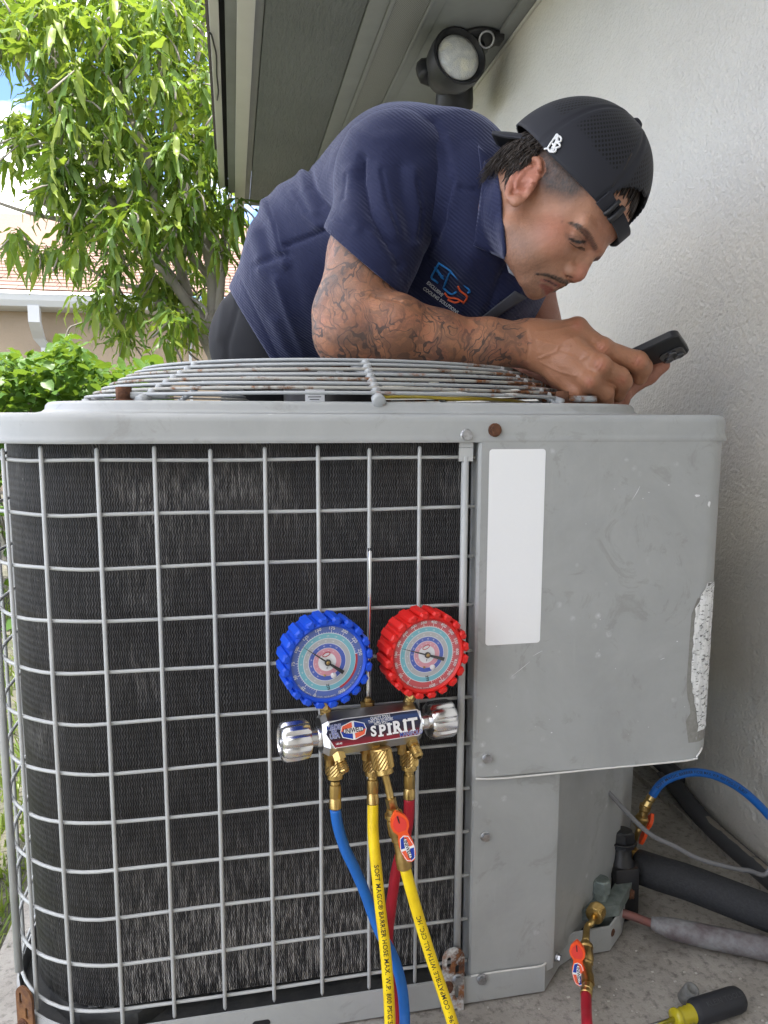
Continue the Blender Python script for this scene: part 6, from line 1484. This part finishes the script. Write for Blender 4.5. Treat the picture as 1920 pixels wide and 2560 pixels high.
# ------------------------------------------------------------------ hair at the nape and under the opening
mat('hair', (.022, .016, .013, 1), .5, var=(60, .6, (.055, .040, .030, 1)))
rnd = random.Random(3); hv = []
for i in range(2000):
    psi = rnd.gauss(0, .75); psi = max(-1.35, min(1.35, psi)); y0 = rnd.uniform(.010, .058); k = 1-.10*max(0, .03-y0)/.03
    a = np.array([-.010-.099*math.cos(psi)*k, y0, .0775*math.sin(psi)*k]); ln_ = rnd.uniform(.018, .040)*(1.25 if abs(psi) < .8 else .8); wv_ = rnd.uniform(-1, 1); ph_ = rnd.uniform(0, 6.28); pts = []
    for q in range(5):
        t = q/4; pts.append(H(*(a+np.array([-.004*math.sin(PI*t)+.006*t-.010*t*t*max(0, wv_), -ln_*t, .0035*math.sin(4.5*t+ph_)*t+.004*wv_*t]))))
    hv.append(tube(pts, [.0008, .0008, .0007, .0006, .0002], 4, 2))
for i in range(190):
    zz = rnd.uniform(-.045, .05); t = rnd.uniform(0, 1); k = 1-3.2*abs(zz)**1.15*2.2
    a = np.array([.058*k+.004, .128-.010*t, zz]); b1 = np.array([.078*k, .108-.008*t, zz+rnd.uniform(-.003, .003)]); b2 = np.array([.088*k+.002, .088-.012*t-rnd.uniform(0, .008), zz+rnd.uniform(-.006, .006)])
    hv.append(tube([H(*a), H(*b1), H(*b2)], [.0012, .0011, .0005], 4, 3))
mesh('hair', join(*hv), 'hair', person, kind='stuff')
# upper lashes
lv_ = []
for s in (1, -1):
    for i in range(16):
        t = i/15; p = np.array([np.interp(t, [0, .35, .7, 1], eye[:, q]) for q in range(3)]); p = p*np.array([1, 1, s]); lv_.append(tube([H(*(p+np.array([.0008, 0, 0]))), H(*(p+np.array([.005, -.0035, .001*s]))), H(*(p+np.array([.0085, -.0045, .0018*s])))], [.0006, .0005, .0002], 4, 2))
mesh('eyelashes', join(*lv_), 'hair', person, kind='stuff')

# ------------------------------------------------------------------ phone in his hands
mat('phone_case', (.018, .019, .022, 1), .38, bump=(600, .08, .0005)); mat('phone_glass', (.03, .03, .034, 1), .12, coat=1.); mat('phone_frame', (.16, .16, .17, 1), .3, .8)
pc = PD(1594, 904, 1.150); pl = CR*.72+CU*.31-CW*.45; pl /= np.linalg.norm(pl); pw = CR*.58-CU*.20+CW*.79; pw -= pl*pw.dot(pl); pw /= np.linalg.norm(pw); pn = np.cross(pl, pw)
if pn@CW > 0: pn = -pn; pw = -pw
Mp = frame(pc, pw, pl, np.cross(pw, pl)); sgn = 1 if np.cross(pw, pl)@CW < 0 else -1
phone = thing('phone', 'dark smartphone in a black case held in both hands above the condenser', 'phone', tuple(pc))
def slab_(w, l, r, z0, z1, bev):
    P = rrect(-w/2, w/2, -l/2, l/2, r, 6); return join(skirt(P, [(-bev, z0), (0, z0+bev), (0, z1-bev), (-bev, z1)]), ([(x, y, z0) for x, y in offset_poly(P, -bev)], [tuple(range(len(P)-1, -1, -1))]), ([(x, y, z1) for x, y in offset_poly(P, -bev)], [tuple(range(len(P)))]))
mesh('case', xf(slab_(.074, .142, .012, -.006, .006, .0018), Mp), 'phone_case', phone, angle=40)
mesh('screen', xf(slab_(.066, .134, .009, -.0072, -.0062, .0003) if sgn > 0 else slab_(.066, .134, .009, .0062, .0072, .0003), Mp), 'phone_glass', phone, smooth=False)
zz = .006*sgn
isl = mesh('camera_island', xf(slab_(.034, .036, .008, min(zz, zz+.0025*sgn), max(zz, zz+.0025*sgn), .0006), Mp @ Matrix.Translation((-.015, .048, 0))), 'phone_glass', phone, angle=40)
for (x, y) in ((-.022, .056), (-.022, .040), (-.008, .048)):
    mesh('camera_lens', lathe([(.0065, .0), (.0068, .0022*sgn), (.0055, .003*sgn), (.005, .0024*sgn), (.001, .0024*sgn)], 20, Mp @ Matrix.Translation((x, y, zz+.0022*sgn))), 'phone_frame', isl)
# ------------------------------------------------------------------ neighbouring house
mat('gutter_white', (.50, .51, .52, 1), .35, bump=(40, .1, .003)); mat('shingle_a', (.25, .155, .125, 1), .9, var=(30, .8, (.20, .125, .10, 1)), bump=(220, .5, .004)); mat('shingle_b', (.30, .20, .165, 1), .9, var=(30, .8, (.24, .155, .125, 1)), bump=(220, .5, .004)); mat('shingle_c', (.21, .13, .105, 1), .9, var=(30, .8, (.26, .17, .14, 1)), bump=(220, .5, .004))
YN = 8.0; gz = at(100, 735, Y=YN)[2]
nb = thing('neighbour_house', 'tan stuccoed neighbouring house with pinkish shingle roof and white gutter', 'house', (-2.5, YN+.4, 0))
mesh('wall', box((-2.2, YN+.45+2, gz/2-.1), (9.5, 4, gz+.1)), 'wall_tan', nb, smooth=False)
gp = [(0, 0), (0, .115), (.012, .125), (.03, .115), (.055, .05), (.075, .012), (.13, 0)]
V = [(x, YN+.13-p[0]*0-.13+p[0] if False else YN-.0+(.13-p[0]) if False else YN+p[0], gz-.115+(p[1] if True else 0)) for x in (-7, 2.6) for p in [(0, .115), (.01, .06), (.035, .012), (.12, 0), (.12, .11), (.13, .11), (.13, -.012), (.03, 0), (-.002, .055), (-.012, .115)]]
n = 10; mesh('gutter', (V, [(i, (i+1) % n, n+(i+1) % n, n+i) for i in range(n)]), 'gutter_white', nb, smooth=False)
mesh('eave_soffit', box((-2.2, YN+.30, gz-.105), (9.6, .34, .02)), 'gutter_white', nb, smooth=False)
dA = at(86, 780, Y=YN+.05); dB = at(98, 835, Y=YN+.28); dC = at(118, 870, Y=YN+.37)
def rect_tube(pts, w, d):
    P = [np.array(p, float) for p in pts]; V = []
    for p in P: V += [(p[0]-w/2, p[1]-d/2, p[2]), (p[0]+w/2, p[1]-d/2, p[2]), (p[0]+w/2, p[1]+d/2, p[2]), (p[0]-w/2, p[1]+d/2, p[2])]
    return V, [(i*4+k, i*4+(k+1) % 4, i*4+4+(k+1) % 4, i*4+4+k) for i in range(len(P)-1) for k in range(4)]+[(3, 2, 1, 0), tuple(len(P)*4-4+k for k in range(4))]
mesh('downspout', rect_tube([dA+[0, 0, .06], dA-[0, 0, .10], (dA+dB)/2-[0, 0, .08], dB-[0, 0, .05], dC, (dC[0], dC[1], .0)], .105, .075), 'gutter_white', nb, smooth=False)
mesh('conduit', box((at(475, 860, Y=YN+.44)[0], YN+.44, gz/2), (.03, .03, gz-.2)), 'gutter_white', nb, smooth=False)
# roof deck and shingles, course by course
sl = .42; cw, ch_ = .30, .145
ry = lambda t: (YN-.02+t*math.cos(math.atan(sl)), gz+.03+t*math.sin(math.atan(sl)))
V = [(-7.2, *ry(-.02)), (2.8, *ry(-.02)), (2.8, *ry(4.2)), (-7.2, *ry(4.2))]
mesh('roof_deck', (V, [(0, 1, 2, 3)]), 'shingle_c', nb, smooth=False)
tilt = math.atan(sl); e2 = np.array([0, math.cos(tilt), math.sin(tilt)]); nr = np.array([0, -math.sin(tilt), math.cos(tilt)])
def sh_mesh(w, hh):
    V = []
    for x, y, z in ((0, 0, .004), (w, 0, .004), (w, hh, .001), (0, hh, .001), (0, 0, .013), (w, 0, .013), (w, hh, .004), (0, hh, .004)): V.append(tuple(np.array([x, 0, 0])+e2*y+nr*z))
    return V, [(3, 2, 1, 0), (4, 5, 6, 7), (0, 1, 5, 4), (1, 2, 6, 5), (2, 3, 7, 6), (3, 0, 4, 7)]
protos = []
for i, (w, mt) in enumerate([(w, mt) for w in (.30, .22, .38) for mt in ('shingle_a', 'shingle_b', 'shingle_c')]):
    me = bpy.data.meshes.new('shingle'); v, f = sh_mesh(w-.006, ch_+.02); me.from_pydata(v, [], f); me.materials.append(MATS[mt]); protos.append((w, me))
rnd = random.Random(21); cnt = 0; rest = []
for row in range(15):
    x = at(-60, 640, Y=YN)[0]-.3+rnd.uniform(0, .25); y, z = ry(row*ch_)
    while x < .9:
        w, me = rnd.choice(protos); q = pix(np.array([(x, y, z)]))[0][0]
        if cnt < 295 and -80 < q[0] < 640:
            o = bpy.data.objects.new('shingle', me); o.location = (x, y, z); put(o, nb); o.matrix_parent_inverse = inv(nb); cnt += 1
        x += w
# ------------------------------------------------------------------ leaves
def leaf_mesh(Ln, Wd, droop, fold=.25, wave=.0, n=7):
    V = []; F = []
    for i in range(n+1):
        t = i/n; w = Wd*math.sin(PI*min(1, t*.97+.02))**.8*(1-.25*t); x = Ln*(t-.12*droop*t*t); z = -droop*Ln*t*t+wave*Ln*.05*math.sin(t*9)
        V += [(x, -w, z+fold*w+wave*.006*math.sin(t*16)), (x, 0, z), (x, w, z+fold*w+wave*.006*math.sin(t*16+2))]
    for i in range(n): F += [(3*i, 3*i+1, 3*i+4, 3*i+3), (3*i+1, 3*i+2, 3*i+5, 3*i+4)]
    return V, F
def leaf_mat(name, c1, c2, tr=.45):
    m = bpy.data.materials.new(name); m.use_nodes = True; MATS[name] = m; nt = m.node_tree; b = nt.nodes['Principled BSDF']; L = nt.links.new
    oi = nt.nodes.new('ShaderNodeTexCoord'); f = noise(nt, oi.outputs['Object'], 2.3, 4, .6); g = nt.nodes.new('ShaderNodeNewGeometry')
    try: isl = g.outputs['Random Per Island']
    except Exception: isl = f
    c = mixc(nt, mth(nt, 'MULTIPLY_ADD', isl, .6, mth(nt, 'MULTIPLY', f, .4)), c1, c2)
    L(c, b.inputs['Base Color']); b.inputs['Roughness'].default_value = .42; b.inputs['Specular IOR Level'].default_value = .4
    t = nt.nodes.new('ShaderNodeBsdfTranslucent'); L(mixc(nt, .5, c, (.30, .42, .02, 1)), t.inputs[0]); ms = nt.nodes.new('ShaderNodeMixShader'); ms.inputs[0].default_value = tr
    o = nt.nodes['Material Output']; L(b.outputs[0], ms.inputs[1]); L(t.outputs[0], ms.inputs[2]); L(ms.outputs[0], o.inputs[0])
leaf_mat('leaf_green', (.050, .120, .024, 1), (.18, .29, .05, 1)); leaf_mat('leaf_bright', (.14, .24, .035, 1), (.34, .40, .07, 1)); leaf_mat('hedge_leaf', (.045, .12, .022, 1), (.14, .26, .05, 1), .4)
mat('bark', (.26, .235, .20, 1), .85, var=(16, .8, (.30, .27, .22, 1)), bump=(60, .6, .01))
def leaf_tree(vf, M): return xf(vf, M)
# ------------------------------------------------------------------ mango-like tree
TD = 4.3
tr = thing('garden_tree', 'leafy tree with grey branches and long drooping green leaves before the tan house', 'tree', tuple(at(545, 1010, D=TD)*np.array([1, 1, 0])))
tp = lambda x, y, D=TD: at(x, y, D=D)
g0 = tp(590, 1010); g0 = np.array([g0[0], g0[1], -.03])
limbs = [([g0, tp(575, 960), tp(548, 905), tp(515, 840), tp(480, 770)], .060, .046), ([tp(520, 850), tp(535, 760), tp(528, 660), tp(500, 570), tp(470, 500), tp(430, 330), tp(400, 150), tp(380, -40)], .044, .018),
         ([tp(490, 790), tp(440, 720), tp(380, 650), tp(300, 590), tp(235, 555), tp(140, 540), tp(60, 530), tp(-30, 505)], .030, .008), ([tp(480, 770), tp(430, 690), tp(370, 620), tp(320, 560), tp(260, 470), tp(180, 330), tp(100, 190), tp(10, 60)], .032, .010),
         ([tp(470, 740), tp(440, 640), tp(400, 560), tp(380, 430), tp(330, 300), tp(290, 160), tp(250, -30)], .032, .012), ([tp(530, 700), tp(470, 640), tp(410, 600), tp(350, 570)], .022, .010), ([tp(400, 700), tp(330, 710), tp(260, 690), tp(215, 665)], .014, .006),
         ([tp(180, 330), tp(110, 250), tp(50, 170), tp(0, 120), tp(-60, 60)], .013, .007), ([tp(545, 800), tp(555, 700), tp(560, 600), tp(575, 480)], .026, .012), ([tp(430, 330), tp(470, 200), tp(500, 80), tp(510, -30)], .018, .010),
         ([tp(410, 560), tp(330, 520), tp(250, 480), tp(190, 470)], .014, .006), ([tp(455, 730), tp(520, 790), tp(470, 870), tp(510, 910)], .010, .005)]
tk = None
for i, (pts, r0, r1) in enumerate(limbs):
    pts = [np.array(p)+np.array([0, .12*math.sin(i*2.1+k*.9)*(k > 0)*(i > 0), 0]) for k, p in enumerate(pts)]
    limbs[i] = (pts, r0, r1)
    o = mesh('trunk' if i == 0 else 'branch', tube(pts, list(np.linspace(r0, r1, len(pts))), 9, 5), 'bark', tr)
rnd = random.Random(5)
protosL = []
for i in range(6):
    v, f = leaf_mesh(rnd.uniform(.12, .21), rnd.uniform(.0135, .0195), rnd.uniform(.25, .75), .4, 1.4)
    me = bpy.data.meshes.new('leaf'); me.from_pydata(v, [], f); me.materials.append(MATS['leaf_bright' if i % 3 == 0 else 'leaf_green']); me.polygons.foreach_set('use_smooth', [True]*len(f)); protosL.append((me, (v, f)))
# tips: clusters of leaves hanging from twig ends through the crown
def in_crown(x, y):
    L_ = np.interp(y, [-60, 60, 150, 250, 300, 420, 520, 600, 700, 760, 800, 880], [-60, -60, 20, 60, 0, 0, 60, 0, 0, 230, 270, 330])
    Rr = np.interp(y, [-60, 470, 500, 560, 640, 800, 880], [560, 560, 620, 600, 560, 480, 440])
    return L_ < x < Rr
tips = []
tries = 0
while len(tips) < 520 and tries < 9000:
    tries += 1
    y = rnd.uniform(-60, 850); x = rnd.uniform(-60, 620)
    if not in_crown(x, y): continue
    # openings where sky and house show
    if any(math.hypot((x-a)/1.0, y-b)/r < 1 for a, b, r in ((30, 170, 60), (70, 400, 40), (40, 480, 55), (110, 560, 45), (235, 620, 40), (330, 660, 30), (60, 660, 40), (140, 700, 55), (30, 720, 40), (20, 250, 40), (390, 800, 45), (200, 560, 28), (470, 760, 30), (330, 560, 26), (430, 640, 30), (400, 480, 24), (300, 420, 24), (520, 640, 24))): continue
    if y > 560 and x < 240 and rnd.random() < .45: continue
    D = TD+rnd.uniform(-.55, .75); tips.append((x, y, D))
big = []; stuff = []; twigs = []
for k, (x, y, D) in enumerate(tips):
    c = np.array(at(x, y, D=D)); nl2 = rnd.randint(7, 11); a0 = rnd.uniform(0, 6.28); tw = c+np.array([rnd.uniform(-.12, .12), rnd.uniform(-.1, .1), rnd.uniform(-.16, -.05)])
    twigs.append(tube([tw, (tw+c)/2+np.array([.01, 0, .01]), c], [.006, .005, .003], 5, 2))
    for q in range(nl2):
        a = a0+q*2.4; el = rnd.uniform(-1.15, .35); d = Vector((math.cos(a)*math.cos(el), math.sin(a)*math.cos(el), math.sin(el)))
        h = Vector((0, 0, 1)); yv = h.cross(d).normalized(); zv = d.cross(yv); s = rnd.uniform(.75, 1.2)
        M = frame(c+np.array([0, 0, rnd.uniform(-.05, .03)]), d*s, yv*s, zv*s) @ Matrix.Rotation(rnd.uniform(-.6, .6), 4, 'X')
        it = rnd.randrange(6)
        (big if (D < TD-.28 and 0 < x < 560 and y > 0) else stuff).append((it, M))
rnd.shuffle(big)
for it, M in big[:300]:
    o = bpy.data.objects.new('leaf', protosL[it][0]); put(o, tr); o.matrix_basis = M
rest = big[300:]+stuff
for mt, sel in (('leaf_green', [r for r in rest if r[0] % 3]), ('leaf_bright', [r for r in rest if r[0] % 3 == 0])):
    mesh('crown', join(*[xf(protosL[it][1], M) for it, M in sel]), mt, tr, kind='stuff')
mesh('twigs', join(*twigs), 'bark', tr, kind='stuff')
# ------------------------------------------------------------------ hedge shrub at the left behind the unit
hd = thing('vine_shrub', 'dense bright green vine shrub growing behind the left side of the condenser', 'shrub', tuple(at(120, 1000, D=3.0)*np.array([1, 1, 0])))
hl_v = [leaf_mesh(rnd.uniform(.055, .085), rnd.uniform(.020, .030), rnd.uniform(.15, .5), .25, .6, 5) for _ in range(5)]
hme = []
for v, f in hl_v:
    me = bpy.data.meshes.new('leaf'); me.from_pydata(v, [], f); me.materials.append(MATS['hedge_leaf']); me.polygons.foreach_set('use_smooth', [True]*len(f)); hme.append(me)
big = []; stuff = []
def hedge_top(x): return np.interp(x, [-150, 0, 60, 120, 170, 215, 250, 300, 330, 370, 420], [880, 880, 885, 870, 835, 880, 900, 905, 925, 890, 930])
for k in range(4600):
    x = rnd.uniform(-180, 420); D = 3.0+rnd.uniform(-.30, .55)
    yt = hedge_top(x)+(30*rnd.random()); y = yt+abs(rnd.gauss(0, 1))*150 if rnd.random() < .75 else rnd.uniform(yt, 2050)
    if y > 1900 or (x > 300 and y > 1000): continue
    c = np.array(at(x, y, D=D))
    if c[2] < 0: continue
    a = rnd.uniform(0, 6.28); el = rnd.gauss(-.1, .6); d = Vector((math.cos(a)*math.cos(el), math.sin(a)*math.cos(el), math.sin(el))); yv = Vector((0, 0, 1)).cross(d).normalized(); zv = d.cross(yv); s = rnd.uniform(.6, 1.15)
    M = frame(c, d*s, yv*s, zv*s) @ Matrix.Rotation(rnd.uniform(-.8, .8), 4, 'X'); it = rnd.randrange(5)
    (big if (D < 2.9 and 0 < x < 400 and y < 1010) else stuff).append((it, M))
rnd.shuffle(big)
for it, M in big[:300]:
    o = bpy.data.objects.new('leaf', hme[it]); put(o, hd); o.matrix_basis = M
mesh('foliage', join(*[xf(hl_v[it], M) for it, M in big[300:]+stuff]), 'hedge_leaf', hd, kind='stuff')
st = []
for k in range(40):
    x = rnd.uniform(-150, 380); c = np.array(at(x, hedge_top(x)+rnd.uniform(20, 120), D=3.05+rnd.uniform(-.1, .3))); g = np.array([c[0]+rnd.uniform(-.2, .2), c[1]+rnd.uniform(0, .15), -.03]); st.append(tube([g, (c+g)/2+np.array([rnd.uniform(-.06, .06), 0, 0]), c], [.008, .006, .003], 5, 3))
c = np.array(at(160, 860, D=2.9)); st.append(tube([c, at(172, 822, D=2.9), at(190, 812, D=2.9), at(205, 806, D=2.9)], [.005, .004, .003, .002], 5, 3))
mesh('stems', join(*st), 'bark', hd, kind='stuff')
# ------------------------------------------------------------------ lawn blades beside the slab
leaf_mat('grass_blade', (.10, .19, .03, 1), (.26, .30, .08, 1), .35)
gv = []; gf = []; rnd = random.Random(9)
for k in range(9000):
    Y_ = rnd.uniform(.85, 3.6); X_ = rnd.uniform(-.365-.34*(Y_-.8)-.35, -.36+.02*rnd.random()) if Y_ < 2.6 else rnd.uniform(-1.6, .3)
    h = rnd.uniform(.015, .05); a = rnd.uniform(0, 6.28); w = .0028; dx, dy = math.cos(a), math.sin(a); bx, by = rnd.gauss(0, .015), rnd.gauss(0, .015); n = len(gv)
    gv += [(X_-dy*w, Y_+dx*w, -.03), (X_+dy*w, Y_-dx*w, -.03), (X_+bx*.5+dy*w*.7, Y_+by*.5-dx*w*.7, -.03+h*.6), (X_+bx*.5-dy*w*.7, Y_+by*.5+dx*w*.7, -.03+h*.6), (X_+bx, Y_+by, -.03+h)]; gf += [(n, n+1, n+2, n+3), (n+3, n+2, n+4)]
mesh('lawn', (gv, gf), 'grass_blade', kind='stuff', smooth=False, label='short sunlit grass along the left edge of the slab', cat='grass')
